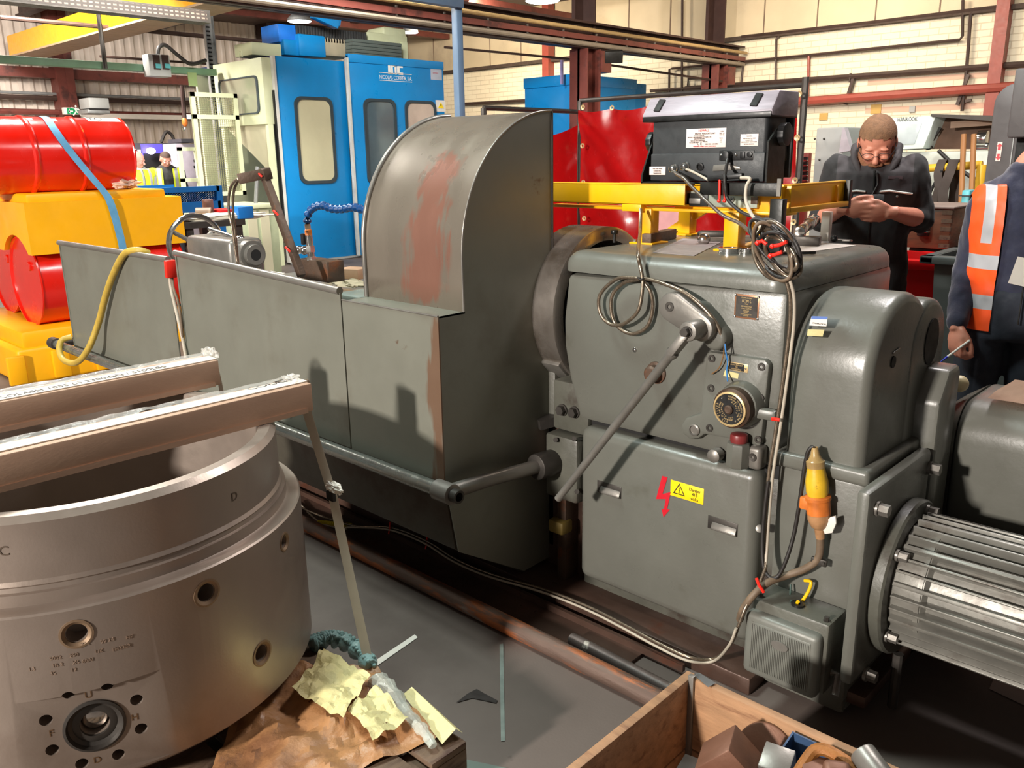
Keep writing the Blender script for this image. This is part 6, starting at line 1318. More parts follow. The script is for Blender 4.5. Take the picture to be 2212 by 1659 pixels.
up = drum(yE-1.06, yE, XD-.36, ztop+.262, .272, 'big red steel drum lying on top of the yellow drum rack')
# drum label patches wrap round the shell
def patch(t, y0, y1, a0, a1, xc, zc, r, mat, name):
    def fn(u, v): a = math.radians(a0+(a1-a0)*v); return (xc+math.cos(a)*r, y0+(y1-y0)*u, zc+math.sin(a)*r)
    return MB().grid(fn, 2, 12).build(name, mat, t, 60)
xc, zc = XD-.36, ztop+.262
pl_ = patch(up, yE-.26, yE-.02, 62, 88, xc, zc, .2735, WHITE, 'white_label')
patch(up, yE-.36, yE-.27, 66, 80, xc, zc, .2733, M('label_red_wedge', (170, 40, 40), .4), 'label_wedge')
patch(up, yE-.70, yE-.64, 62, 72, xc, zc, .2733, M('drum_tick_mark', (236, 190, 180), .5), 'small_label')
patch(up, yE-.52, yE-.48, 60, 70, xc, zc, .2733, WHITE, 'small_label')
aa = math.radians(66); join_text([('TO', (xc+math.cos(aa)*.2745, yE-.20, zc+math.sin(aa)*.2745), (0, 1, 0), (-math.sin(aa), 0, math.cos(aa)), .055)], 'lettering', INK, up)
rk = thing('drum_rack', 'yellow plastic drum rack block under the big red drum, tied with a blue strap', 'drum rack', (XD, 2.7, 0))
ry0, ry1 = AX(57, 480, XD).y, AX(397, 480, XD).y; rz0 = AX(250, 537, XD).z; rzt = AX(200, 432, XD).z
cc = AX(55, 608, XD-.34); cr_ = 97/1820*proj(cc)[2]; R_ = cr_+.012; dz_ = rz0-cc.z; hw_ = math.sqrt(max(R_*R_-dz_*dz_, .0001)); aa_ = math.asin(max(-1, min(1, dz_/R_))); pp_ = [(XD-1.36, rz0)]
for cx_ in (cc.x-2*cr_-.04, cc.x): pp_ += [(cx_+R_*math.cos(t_), cc.z+R_*math.sin(t_)) for t_ in [PI-aa_-(PI-2*aa_)*k/10 for k in range(11)]]
pp_ += [(XD, rz0), (XD, rzt), (XD-1.36, rzt)]
MB().prism(pp_, 'y', ry0, ry1).build('rack_body', YELP, rk)
MB().box((XD-1.3, ry0+.03, rzt-.02), (XD-.03, AX(362, 420, XD).y, ztop), .02, 2).build('rack_top', YELP, rk)
rl = thing('drum_rack', 'lower yellow plastic drum rack with ribbed base at the far left', 'drum rack', (XD, 2.6, 0))
lz = cc.z-cr_+.02
MB().box((XD-1.36, ry0-.2, 0), (XD, ry1, lz-.12), .03, 3).build('rack_body', YELP, rl)
MB().box((XD-1.36, ry0-.15, lz-.14), (XD-.02, ry1, lz), .03, 2).build('rack_top', YELP, rl)
for k in range(5): MB().box((XD-.01, ry0-.28+k*.3, .02), (XD+.03, ry0-.16+k*.3, lz-.16), .012).build('rib', YELP, rl)
drum(cc.y, ry1-.02, cc.x, cc.z, cr_-.004, 'red steel drum lying in the yellow rack showing its round end')
drum(cc.y+.06, ry1-.02, cc.x-2*cr_-.04, cc.z, cr_-.01, 'dark end of a second red drum at the far left edge behind the first')
bs = thing('ratchet_strap', 'pale blue ratchet strap running over the big red drum and down the yellow rack', 'strap', (XD, 2.4, 0))
STB = M('blue_webbing', (96, 156, 196), .6, 0, .1, 20, .1, 200)
def CYLY(px, py, R):
    d = ray(px, py); ox, oz = CAM.x-xc, CAM.z-zc; a = d.x**2+d.z**2; b = ox*d.x+oz*d.z; c = ox**2+oz**2-R*R
    D_ = max(b*b-a*c, 0); return CAM+d*((-b-math.sqrt(D_))/a)
pts = [V((xc-.2, CYLY(88, 251, .278).y-.03, zc+.22)), V((xc-.08, CYLY(90, 251, .278).y, zc+.27))]+[CYLY(x, y, .278) for x, y in ((97, 253), (112, 272), (135, 305), (160, 338))]
pts += [AX(195, 380, XD-.02), AX(225, 415, XD+.0), AX(238, 437, XD+.02), AX(250, 475, XD+.02), AX(262, 520, XD+.02), AX(266, 545, XD+.02)]
pts = smooth_path(pts, 3)
MB().loft([[p+V((0, -.028, 0)), p+V((0, .028, 0)), p+V((.004, .028, 0)), p+V((.004, -.028, 0))] for p in pts]).build('webbing', STB, bs, 60)
q = AX(96, 1, XD); o = crumple(AX(272, 406, XD-.2)+V((0, 0, .03)), .06, 31, 'plastic_wrap', M('pinkish_clear_wrap', (222, 190, 170), .2, 0, .1, 12, .8, 20), None, .6, (1, 1.6, .6)); tag(o, 'crumpled clear wrap lying on the yellow rack beside the red drum', 'wrap')

# ================================================================== LATHE CARRIAGE SIDE
TY = 2.42
q = AY(553, 551, TY); t = thing('tailstock', 'grey lathe tailstock with spoked handwheel and ball lever behind the splash panel', 'tailstock', (q.x-.3, TY, .915))
MB().lathe([(.0, .0), (.03, .0), (.032, -.05)], q, (1, 0, 0), 28).build('quill_bore', DARKV, t)
MB().lathe([(.031, 0), (.056, 0), (.058, -.006), (.058, -.03), (.078, -.03), (.08, -.036), (.08, -.08), (.03, -.08), (.03, -.01)], q, (1, 0, 0), 40).build('quill_nose', GREYST, t)
MB().box((q.x-.62, TY-.105, .91), (q.x-.09, TY+.105, q.z+.085), .03, 3).build('tailstock_body', GREYST, t)
MB().box((q.x-.20, TY-.09, .915), (q.x-.06, TY+.09, q.z+.075), .03, 3).build('front_collar', GREYST, t)
hw = V((q.x-.70, TY, q.z+.02)); 
MB().tube([hw+V((0, math.cos(a)*.17, math.sin(a)*.17)) for a in [2*PI*k/40 for k in range(40)]], .016, 10, True).build('handwheel_rim', CHROME, t)
for k in range(3):
    a = 2*PI*k/3+.5; MB().tube([hw, hw+V((0, math.cos(a)*.165, math.sin(a)*.165))], .013, 8).build('spoke', GREYST, t)
MB().cyl(hw+V((-.03, 0, 0)), hw+V((.1, 0, 0)), .035, n=20).build('hub', GREYST, t)
b0 = AY(521, 517, TY); MB().ball(b0, .022, n=18).build('clamp_ball', CHROME, t); MB().tube([b0, AY(470, 500, TY), AY(452, 494, TY)], .012, 10).build('clamp_lever', CHROME, t)
MB().tube([b0, b0+V((0, 0, -.06))], .012, 10).build('lever_stem', GREYST, t)
t = thing('cable_bracket', 'bent brown flat steel bracket rising over the splash panel carrying cables', 'bracket', AY(655, 600, 2.0)*1)
e0, e1, e2 = AY(652, 596, 2.0), AY(573, 384, 2.0), AY(514, 382, 1.9)
MB().bar(e0, e1, .03, .03, up=(0, 1, 0), bev=.002).build('upright', IRON, t)
MB().bar(AY(577, 374, 2.0), e2+V((0, 0, -.01)), .006, .045, bev=.001).build('arm', IRON, t); MB().obox(AY(574, 376, 2.0), (.04, .04, .05), rx=.2, bev=.004).build('knuckle', IRON, t)
for px, py in ((521, 384), (562, 376), (597, 459), (623, 538)): MB().tube([AY(px-6, py-4, 1.975), AY(px, py+2, 1.97), AY(px+4, py+6, 1.975)], .005, 8).build('cable_tie', RED, t)
for k, pts in enumerate(([(514, 386), (498, 405), (494, 450), (503, 500), (512, 560), (520, 590)], [(516, 388), (506, 410), (503, 450), (508, 500), (514, 570)])):
    cable('bracket_cable', ('left', 'right')[k]+' one of two grey cables hanging from the arm of the brown bracket', [AY(x, y, 1.93+.02*k) for x, y in pts], .006, ARMOUR)
HYp = 2.15
t = thing('coolant_nozzle', 'blue segmented coolant hose on a chrome valve over the lathe carriage', 'coolant hose', AY(668, 590, HYp)*1)
hp = smooth_path([AY(x, y, HYp) for x, y in ((664, 484), (663, 470), (668, 457), (680, 447), (697, 443), (712, 450), (728, 452), (745, 451), (763, 447), (780, 452), (800, 458))], 10)
acc = 0; seg = 0; last = hp[0]; cur = [hp[0]]
import itertools
def seglist(path, L):
    out = [path[0]]; d = 0
    for a, b in zip(path, path[1:]):
        l = (b-a).length; 
        while d+l >= L:
            f = (L-d)/l; a = a.lerp(b, f); out.append(a); l = (b-a).length; d = 0
        d += l
    return out
S_ = seglist(hp, .034)
for a, b in zip(S_, S_[1:]):
    d = (b-a); MB().lathe([(.008, 0), (.0185, .28*d.length), (.0185, .5*d.length), (.0075, d.length*.92), (.008, d.length)], a, d, 10).build('hose_segment', BLUEH, t)
v0 = AY(664, 484, HYp); v1 = AY(673, 562, HYp); ax_ = (v1-v0)
MB().cyl(v0, v0+ax_*.14, .013, n=14).build('pale_nut', M('pale_brass', (206, 170, 140), .35, .6), t)
MB().lathe([(.012, .0), (.016, .004), (.016, .03), (.012, .034)], v0+ax_*.14, ax_, 14).build('orange_nut', ORANGE, t)
MB().cyl(v0+ax_*.3, v0+ax_*1.0, .016, n=16).cyl(v0+ax_*.6, v0+ax_*.78, .022, n=6).cyl(v0+ax_*.9, v0+ax_*1.0, .024, n=6).build('valve_body', CHROME, t)
MB().obox(v0+ax_*.42+V((-.03, -.01, 0)), (.02, .02, .05), bev=.003).build('valve_handle', BLACK, t)
MB().tube([v0+ax_*.75, v0+ax_*.75+V((-.06, 0, 0)), v0+ax_*.75+V((-.09, 0, .0))], .015, 12).ball(v0+ax_*.75+V((-.05, 0, 0)), .02, n=12).ball(v0+ax_*.75+V((-.09, 0, 0)), .019, n=12).build('elbow', CHROME, t)
bY((648, 602), (706, 566), HYp-.02, .09, .004).build('nozzle_block', IRON, t)
cg = thing('lathe_carriage', 'lathe carriage top strewn with rags and scraps behind the splash panel', 'carriage', (-3.3, 2.4, .9))
zs = AY(740, 622, 2.3).z
MB().box((-4.0, 2.05, .80), (-2.5, 2.75, zs), .01).build('saddle', GREYST, cg)
MB().box((-3.1, 2.1, zs), (-2.5, 2.6, zs+.02), .004).build('slide_plate', M('pale_slide', (150, 164, 156), .35, .4), cg)
def sc_(px, py, size, rz, mat, label, nm): p = AY(px, py, 2.45); o = MB().obox((p.x, 2.45, max(p.z, zs+.02+size[2]/2)), size, rz=rz, bev=.003).build(nm, mat); tag(o, label, nm.replace('_', ' '))
sc_(733, 590, (.05, .20, .02), .9, YELT, 'yellowish wood scrap leaning on the lathe carriage', 'wood_scrap'); sc_(765, 597, (.12, .1, .05), .3, M('pinkish_block', (176, 140, 112), .6), 'pinkish brown block on the lathe carriage beside the arched guard', 'wood_block'); sc_(716, 592, (.05, .04, .03), .2, M('pale_yellow_block', (190, 178, 112), .6), 'small pale yellow block on the lathe carriage', 'wood_block')
o = crumple(AY(765, 618, 2.4)+V((0, 0, .0)), .08, 44, 'rag', M('grubby_rag', (168, 156, 130), .9, 0, .15, 14), None, .5, (1.5, 1, .35)); tag(o, 'grubby cream rag lying on the lathe carriage beside the arched guard', 'rag')

# ================================================================== LEFT MIDDLE GROUND
XS = -8.2
t = thing('blue_stillage', 'bright blue steel stillage with expanded mesh sides behind the yellow rack', 'stillage', (XS, 4.4, 0))
a, b = AX(300, 404, XS), AX(470, 401, XS); zt, zm_ = AX(420, 403, XS).z, AX(420, 436, XS).z
for y in (a.y, b.y): MB().box((XS-.03, y-.03, 0), (XS+.03, y+.03, zt+.0)).build('post', BLUEF, t)
MB().box((XS-.03, a.y, zt-.05), (XS+.03, b.y, zt)).box((XS-.03, a.y, zm_-.10), (XS+.03, b.y, zm_)).build('rails', BLUEF, t)
msh = MB(); H = zt-.05-zm_; n = 30
for k in range(n):
    y0 = a.y+(b.y-a.y)*k/n; dy = (b.y-a.y)/n
    for j in range(5):
        z0 = zm_+H*j/5; msh.bar((XS, y0, z0), (XS, y0+dy, z0+H/5), .006, .01).bar((XS, y0+dy, z0), (XS, y0, z0+H/5), .006, .01)
msh.build('expanded_mesh', BLUEF, t)
MB().box((XS-1.0, a.y, zm_-.1), (XS-.97, b.y, zt)).build('back_side', BLUEF, t); MB().box((XS-1.0, a.y, .3), (XS, b.y, .34)).build('stillage_floor', BLUEF, t)
XT = -6.6; zt = AX(450, 478, XT).z
t = thing('work_bench', 'cluttered dark work bench behind the tailstock', 'bench', (XT, 3.7, 0))
ya_, yb_ = AX(398, 480, XT).y, AX(530, 480, XT).y
MB().box((XT-.7, ya_, zt-.05), (XT, yb_, zt)).build('bench_top', DSTEEL, t)
for y in (ya_+.05, yb_-.05):
    for x in (XT-.65, XT-.05): MB().box((x-.03, y-.03, 0), (x+.03, y+.03, zt-.05)).build('leg', DSTEEL, t)
MB().box((XT-.6, ya_+.1, .2), (XT-.1, yb_-.1, .6)).build('blue_crate_shelf', BLUEF, t)
p = AX(452, 470, XT-.2); o = MB().cyl((p.x, p.y, zt), (p.x, p.y, AX(452, 431, XT-.2).z), .045, n=24).build('brown_tube', M('brown_card_tube', (122, 90, 82), .5)); tag(o, 'upright brown tube standing on the cluttered bench', 'tube')
p = AX(425, 466, XT-.2); o = MB().lathe([(.03, 0), (.05, 0), (.05, .12), (.03, .12), (.03, 0)], (p.x, p.y, zt+.052), (.6, .8, 0), 24).build('short_tube', M('beige_short_tube', (150, 130, 110), .5)); tag(o, 'short beige tube lying on the cluttered bench', 'tube')
p = AX(485, 470, XT-.2); o = MB().obox((p.x, p.y, zt+.04), (.2, .2, .08), bev=.008).build('red_box', REDP); tag(o, 'low red plastic box on the cluttered bench', 'box')
p = AX(520, 470, XT-.1); o = MB().obox((p.x, p.y, zt+.05), (.2, .14, .10), bev=.008).build('blue_box', BLUEF); tag(o, 'blue plastic box at the right end of the cluttered bench', 'box')
o = crumple((XT-.1, (ya_+yb_)/2+.1, zt+.02), .1, 52, 'white_cloth', M('cream_cloth', (214, 206, 188), .9), None, .3, (.8, 4.2, .35)); tag(o, 'long cream cloth draped along the front edge of the cluttered bench', 'cloth')
# cream mesh guard and cabinets
XM = -12.0
t = thing('mesh_guard', 'tall cream framed wire mesh guard panel left of the blue machine', 'mesh guard', (XM, 5.2, 0))
c00, c10 = AX(435, 422, XM), AX(480, 415, XM)
def fpoly(x, p0, p1, w, name):
    a, b = AX(*p0, x), AX(*p1, x); MB().box((x-.03, a.y, a.z), (x+.03, a.y+w, b.z)).box((x-.03, b.y-w, a.z), (x+.03, b.y, b.z)).box((x-.03, a.y, a.z), (x+.03, b.y, a.z+w)).box((x-.03, a.y, b.z-w), (x+.03, b.y, b.z)).box((x-.03, a.y, b.z-(b.z-a.z)*.25), (x+.03, b.y, b.z-(b.z-a.z)*.25+w)).build(name, CREAM, t); return a, b
a, b = fpoly(XM, (434, 425), (510, 203), .06, 'frame')
wm = MB()
for k in range(22): y = a.y+(b.y-a.y)*k/22; wm.box((XM-.003, y-.003, a.z), (XM+.003, y+.003, b.z))
for k in range(56): z = a.z+(b.z-a.z)*k/56; wm.box((XM-.003, a.y, z-.003), (XM+.003, b.y, z+.003))
wm.build('wire_mesh', M('khaki_wire', (150, 150, 112), .5), t)
t = thing('open_frame', 'empty cream rectangular frame left of the wire mesh guard', 'frame', (-12.4, 4.6, 0))
a, b = AX(395, 420, -12.4), AX(426, 318, -12.4)
MB().box((-12.43, a.y, 0), (-12.37, a.y+.05, b.z)).box((-12.43, b.y-.05, 0), (-12.37, b.y, b.z)).box((-12.43, a.y, b.z-.05), (-12.37, b.y, b.z)).box((-12.43, a.y, a.z+.18), (-12.37, b.y, a.z+.23)).build('frame', CREAM, t)
t = thing('cream_cabinet', 'pale green cream cabinet with rails standing before the swarf chute', 'cabinet', (-9.6, 5.6, 0))
a, b = AX(523, 560, -9.6), AX(590, 443, -9.6)
MB().box((-10.4, a.y, 0), (-9.6, b.y+.05, b.z), .01).build('cabinet_body', M('pale_green_cabinet', (172, 182, 150), .45), t)
MB().box((-10.42, a.y-.02, b.z-.03), (-9.57, b.y+.07, b.z+.02), .004).build('cabinet_lid', CREAM, t)
for f in (.25, .6): y = a.y+(b.y-a.y)*f; MB().box((-9.6, y, .1), (-9.585, y+.12, b.z-.05)).build('panel_strip', CREAMD, t)
MB().tube([AX(552, 450, -9.9), AX(556, 360, -9.9)], .025, 8).build('pale_pipe', GALV, t)
t = thing('machine_cabinet', 'dark grey machine enclosure with a violet glowing window behind the two visitors', 'machine', (-15, 4, 0))
bXf((262, 470), (392, 309), -15, 1.2, .02).build('enclosure', BLKG2, t)
bX((318, 395), (350, 331), -14.98, .05).build('dark_window', DARKV, t)
bX((308, 345), (350, 311), -14.99, .04).build('violet_panel', M('violet_lit_panel', (84, 78, 170), .4, emit=(70, 50, 230), estr=.7), t)
p = AX(326, 326, -14.9); MB().ball(p, .07, (.4, 1.2, .8), 14).build('violet_lamp', M('violet_lamp', (230, 225, 255), .3, emit=(215, 205, 255), estr=9), t)
for (p0, p1, m) in (((283, 324), (294, 322), WHITE), ((287, 328), (298, 326), REDINK), ((299, 334), (304, 323), WHITE), ((374, 337), (382, 324), WHITE)): bX(p0, p1, -14.97, .02).build('notice', m, t)
bX((370, 395), (385, 340), -14.97, .03).build('grey_slot', GREYST, t)
t = thing('electrical_cabinet', 'light grey electrical cabinet behind the empty cream frame', 'cabinet', (-14.2, 4.9, 0)); bXf((397, 470), (428, 310), -14.2, .5, .02).build('cabinet_body', M('lilac_grey_cabinet', (160, 152, 164), .5), t); bX((392, 308), (430, 300), -14.15, .5).build('dark_top', BLKG2, t)
for y0 in (345, 358): bX((419, y0+5), (422, y0), -14.19, .02).build('cabinet_lock', BLACK, t)
tag(MB().tube(smooth_path([AX(348, 308, -15.2), AX(355, 290, -15.2), AX(362, 285, -15.2), AX(371, 292, -15.2), AX(377, 306, -15.2)], 6), .03, 8).build('machine_hose', CABLEK), 'black hose arching over the dark grey machine enclosure', 'hose')
# ================================================================== PEOPLE
from mathutils.bvhtree import BVHTree
def remesh(mb, name, mat, parent, voxel=.007, it=6, wr=0, wsc=18, keep=None, cuts=()):
    o = mb.build('tmp_r', mat); m = o.modifiers.new('r', 'REMESH'); m.mode = 'VOXEL'; m.voxel_size = voxel
    s = o.modifiers.new('s', 'SMOOTH'); s.factor = .5; s.iterations = it
    dg = bpy.context.evaluated_depsgraph_get(); me = bpy.data.meshes.new_from_object(o.evaluated_get(dg)); bpy.data.objects.remove(o)
    me.materials.clear(); me.name = name
    if wr:
        ns = [v.normal.copy() for v in me.vertices]
        for v, n in zip(me.vertices, ns):
            q = v.co; f = noise.noise(V((q.x*wsc, q.y*wsc, q.z*wsc*.55)))+.6*noise.noise(V((q.x*wsc*2.2+5, q.y*wsc*2, q.z*wsc*1.2)))
            v.co = q+n*(wr*f)
    if cuts:
        bm = bmesh.new(); bm.from_mesh(me)
        for co, no in cuts: bmesh.ops.bisect_plane(bm, geom=bm.verts[:]+bm.edges[:]+bm.faces[:], plane_co=co, plane_no=no, dist=1e-6)
        bm.to_mesh(me); bm.free()
    if keep is not None:
        bm = bmesh.new(); bm.from_mesh(me); bmesh.ops.delete(bm, geom=[f for f in bm.faces if not keep(f.calc_center_median())], context='FACES'); bm.to_mesh(me); bm.free()
    return finish(me, name, mat, parent, 180, local=True)
def limb(mb, pts, rad, n=14):
    pts = [V(p) for p in pts]; mb.tube(pts, rad, n)
    for p, r in zip(pts, rad): mb.ball(p, r*1.0, n=12)
def ell_loft(mb, rings, n=22):
    mb.loft([[(cx+rx*math.cos(2*PI*k/n), cy+ry*math.sin(2*PI*k/n), z) for k in range(n)] for z, rx, ry, cx, cy in rings])
def paint_faces(o, mat, fn):
    o.data.materials.append(mat); k = len(o.data.materials)-1
    for p in o.data.polygons:
        if fn(p.center, p.normal): p.material_index = k
def head(mb, c, pitch, yaw=0, s=1.0, jaw=1.0):
    R = Matrix.Rotation(yaw, 3, 'Z') @ Matrix.Rotation(pitch, 3, 'X'); c = V(c)
    T = lambda x, y, z: c+R @ V((x*s, y*s, z*s))
    mb.ball(T(0, .012, .025), .098*s, (.80, .98, .93), 24, R)                      # skull
    mb.ball(T(0, -.028, -.03), .075*s, (.86, .86, 1.05), 20, R)                    # face
    mb.ball(T(0, -.045, -.085), .045*s, (1.0, .85, .72), 16, R)                    # chin
    for sx in (-1, 1):
        mb.ball(T(.079*sx, .012, -.012), .026*s, (.35, .7, 1.15), 12, R)           # ear
        mb.ball(T(.034*sx, -.080, -.028), .022*s, (1, .7, .8), 10, R)              # cheek
        mb.ball(T(.050*sx, -.02, -.07), .03*s, (.7, 1, .9), 10, R)                 # jaw corner
        mb.ball(T(.032*sx, -.083, .018), .016*s, (1.4, .6, .5), 10, R)             # brow
    mb.tube([T(0, -.088, .008), T(0, -.104, -.018), T(0, -.112, -.034)], [.008*s, .011*s, .014*s], 10); mb.ball(T(0, -.109, -.036), .014*s, (1.1, .9, .7), 10, R)
    mb.ball(T(0, -.086, -.062), .018*s, (1.3, .6, .35), 10, R); mb.ball(T(0, -.084, -.073), .017*s, (1.2, .6, .4), 10, R)
    return T, R
def cap(T, R, c, name, mat, parent, keep, off=.004, s=1.0, jit=.0):
    mb = MB(); mb.ball(T(0, .012, .025), (.098+off)*s, (.80, .98, .93), 40, R)
    o = mb.build(name, mat, parent, 180, local=True); bm = bmesh.new(); bm.from_mesh(o.data); Ri = R.inverted(); cc = V(c)
    bmesh.ops.delete(bm, geom=[f for f in bm.faces if not keep((Ri @ (f.calc_center_median()-cc))/s)], context='FACES')
    bm.to_mesh(o.data); bm.free(); return o
def hand(mb, w, d, n, curl=(.5, .6, .5), thumb=(.5, .4, .3), sgn=1, L=1.0, thick=1.0):
    """w wrist, d finger direction, n back-of-hand normal; sgn decides on which side the thumb grows"""
    w = V(w); d = V(d).normalized(); n = V(n).normalized(); n = (n-d*n.dot(d)).normalized(); sd = d.cross(n)*sgn      # sd: towards the thumb
    M3 = Matrix((sd, d, n)).transposed()
    mb.ball(w+d*.046*L, .045*L, (.92, 1.02, .36*thick), 16, M3); mb.ball(w+d*.018*L+sd*.012, .03*L, (.8, 1, .5), 12, M3); mb.tube([w-d*.03, w+d*.02], [.026*L, .027*L], 12)
    for k, (off, ln, r) in enumerate(((.031, .070, .0088), (.011, .078, .0092), (-.010, .073, .0088), (-.030, .058, .0078))):
        p = w+d*(.084-abs(k-1.3)*.004)*L+sd*off*L; a = 0; pts = [w+d*.06*L+sd*off*.9*L, p]
        for j, f in enumerate((.45, .32, .23)):
            a += curl[j]*(1+.08*k); q = d*math.cos(a)-n*math.sin(a); p = p+q*ln*f*L; pts.append(p)
        limb(mb, pts, [r*1.08*L, r*1.1*L, r*L, r*.95*L, r*.82*L], 10)
    p = w+d*.022*L+sd*.03*L; td = (d*.55+sd*.75-n*.25).normalized(); pts = [w+d*.015*L+sd*.012*L, p]
    for j, (ln, f) in enumerate(zip((.036, .032, .026), thumb)):
        td = (td+(d*.6-sd*f-n*f*.5)*.6).normalized(); p = p+td*ln*L; pts.append(p)
    limb(mb, pts, [.014*L, .0125*L, .0108*L, .0102*L, .0085*L], 10)
def face_dir(p, off=0): return math.atan2(p.y, p.x)-PI/2+off
def torso_rings(k, sc_=1.0, add=0):
    R = [(.84, .165, .115, 0, .01), (.95, .172, .120, 0, .01), (1.05, .160, .115, 0, .005), (1.17, .165, .120, 0, 0), (1.29, .185, .125, 0, 0), (1.38, .190, .118, 0, .008), (1.44, .150, .095, 0, .015), (1.48, .085, .072, 0, .012), (1.52, .062, .062, 0, .0)]
    return [(z*k, (rx+add)*sc_, (ry+add)*sc_, cx, cy) for z, rx, ry, cx, cy in R]
def glasses(T, R, parent, s=1.0, mat=None):
    g = MB()
    for sx in (-1, 1):
        P = [T(.034*sx+.026*math.cos(a), -.103+.010*abs(math.cos(a)*.5+.5*sx*0), -.006+.017*math.sin(a)) for a in [2*PI*k/16 for k in range(16)]]
        g.tube(P, .0014*s, 6, True); g.tube([T(.06*sx, -.10, -.004), T(.076*sx, -.06, -.004), T(.08*sx, .01, -.004)], .002*s, 6)
    g.tube([T(-.009, -.104, -.004), T(0, -.109, -.002), T(.009, -.104, -.004)], .002*s, 6)
    return g.build('safety_glasses', mat or BLACK, parent, 60, local=True)

# ---------------------------------------------------------------- the man with the phone
mp_ = AT(1893, 329, 3.95); mp_ = V((mp_.x, mp_.y, 0))
man = thing('person', 'bearded man in black work jacket and glasses looking down at a held phone', 'person', mp_, face_dir(mp_))
k = 1.055
hc = V((0.0, -.075, 1.588)); PIT_ = math.radians(37)
EL, ER = V((-.222, .02, 1.235)), V((.222, .02, 1.235)); WL, WR = V((-.115, -.27, 1.297)), V((.085, -.27, 1.282))
SL, SR = V((-.165, .01, 1.475)), V((.165, .01, 1.475))
b = MB(); ell_loft(b, torso_rings(k, .85)[:-3])
limb(b, [(0, .015, 1.48), (0, -.03, 1.56), hc+V((0, .02, -.01))], [.062, .058, .056])
T, R = head(b, hc, PIT_)
for S, E, W in ((SL, EL, WL), (SR, ER, WR)): limb(b, [S*1.0+V((0, 0, -.02)), S.lerp(E, .5), E], [.044, .044, .042]); limb(b, [E, E.lerp(W, .35), E.lerp(W, .8), W], [.041, .043, .032, .027])
hand(b, WL, (.93, -.16, -.04), (-.08, -.97, -.2), (.30, .55, .45), (.2, .5, .3), 1, 1.05) if False else None
hand(b, WL, (.95, -.14, -.06), (-.10, -.93, -.30), (.28, .5, .4), (.35, .55, .4), -1, 1.05)
hand(b, WR, (-.95, -.16, -.08), (.10, -.93, -.32), (.28, .5, .4), (.35, .55, .4), 1, 1.05)
for sx in (-1, 1): limb(b, [(.09*sx, .01, .95), (.10*sx, .0, .52), (.105*sx, .03, .10)], [.085, .06, .045]); limb(b, [(.105*sx, .03, .06), (.12*sx, -.12, .04)], [.045, .038])
body = remesh(b, 'body', SKIN, man, .0055, 3)
ph = WL.lerp(WR, .5)+V((0, -.022, .032))
phone = thing('mobile_phone', 'black mobile phone held level in the hands of the bearded man', 'phone', man.matrix_world @ ph if False else (root_m[man.name] @ ph), man.rotation_euler.z)
MB().obox((0, .02, .010), (.130, .009, .060), rx=math.radians(-25), bev=.003).build('phone_case', BLACK, phone, local=True)
j = MB(); ell_loft(j, [(z, rx, ry, cx, cy) for z, rx, ry, cx, cy in torso_rings(k, .97, .022)[:-3]]+[(1.50, .155, .100, 0, .025), (1.53, .105, .075, 0, .045)])
for S, E in ((SL, EL), (SR, ER)): limb(j, [S+V((0, 0, -.005)), S.lerp(E, .5), E+(E-S).normalized()*.012], [.066, .063, .058])
for E, W in ((EL, WL), (ER, WR)): limb(j, [E, E.lerp(W, .14)], [.058, .054])
jac = remesh(j, 'jacket', BLK, man, .008, 6, .007, 15, cuts=[((x, 0, 0), (1, 0, 0)) for x in (-.165, .165)]+[((0, 0, z), (0, 0, 1)) for z in (1.36, 1.53)])
zy = 1.375
paint_faces(jac, BLKG, lambda c, n: c.z > 1.36 and abs(c.x) < .165 and c.z < 1.53 and c.y < .06)
bv = BVHTree.FromPolygons([v.co for v in jac.data.vertices], [p.vertices for p in jac.data.polygons])
def onj(x, z, d=.004):
    h = bv.ray_cast(V((x, -.6, z)), V((0, 1, 0))); return (h[0]+V((0, -d, 0))) if h[0] else V((x, -.15, z))
for sx in (-1, 1):
    MB().tube([onj(sx*x, zy+dz) for x, dz in ((.03, -.008), (.07, -.004), (.105, -.010), (.14, -.016), (.168, -.02))], .0045, 8).build('white_piping', WINK, jac, 60, local=True)
MB().tube([onj(x, z, .002) for x, z in ((.0, 1.46), (.004, 1.4), (-.004, 1.3), (.0, 1.2), (.0, 1.06))], .005, 8).build('zip', BLACKM, jac, 60, local=True)
MB().tube([onj(.012, 1.45, .006), onj(.02, 1.40, .008), onj(-.01, 1.33, .008), onj(-.02, 1.30, .008)], .010, 8, sq=.5).build('lanyard', BLACK, jac, 60, local=True)
col = MB()
for sx in (-1, 1): limb(col, [(sx*.055, -.115, 1.435), (sx*.092, -.075, 1.51), (sx*.094, .0, 1.565), (sx*.05, .070, 1.59)], [.012, .019, .021, .02])
remesh(col, 'collar', BLKG, jac, .007, 5, .003, 20)
for x, z in ((.105, 1.345), (-.11, 1.345)): MB().ball(onj(x, z), .006, n=8).build('stud', GREYST, jac, local=True)
a0 = onj(.07, 1.425, .004); MB().bar(onj(.06, 1.43), onj(.12, 1.428), .004, .014).build('breast_badge', M('dull_badge', (96, 84, 90), .7), jac, local=True)
tr_ = MB(); ell_loft(tr_, [(.84, .175, .13, 0, .01), (1.0, .19, .14, 0, .01), (1.05, .185, .135, 0, .01)])
for sx in (-1, 1): limb(tr_, [(.09*sx, .01, .93), (.10*sx, .0, .52), (.105*sx, .03, .10)], [.10, .08, .065])
remesh(tr_, 'trousers', BLK, man, .011, 5, .006, 12)
for sx in (-1, 1): m_ = MB(); limb(m_, [(.105*sx, .04, .05), (.12*sx, -.14, .045)], [.05, .046]); m_.box((.06*sx if sx > 0 else -.16, -.19, 0), (.16 if sx > 0 else -.06, .09, .03), .01); remesh(m_, 'boot', BLACK, man, .01, 3)
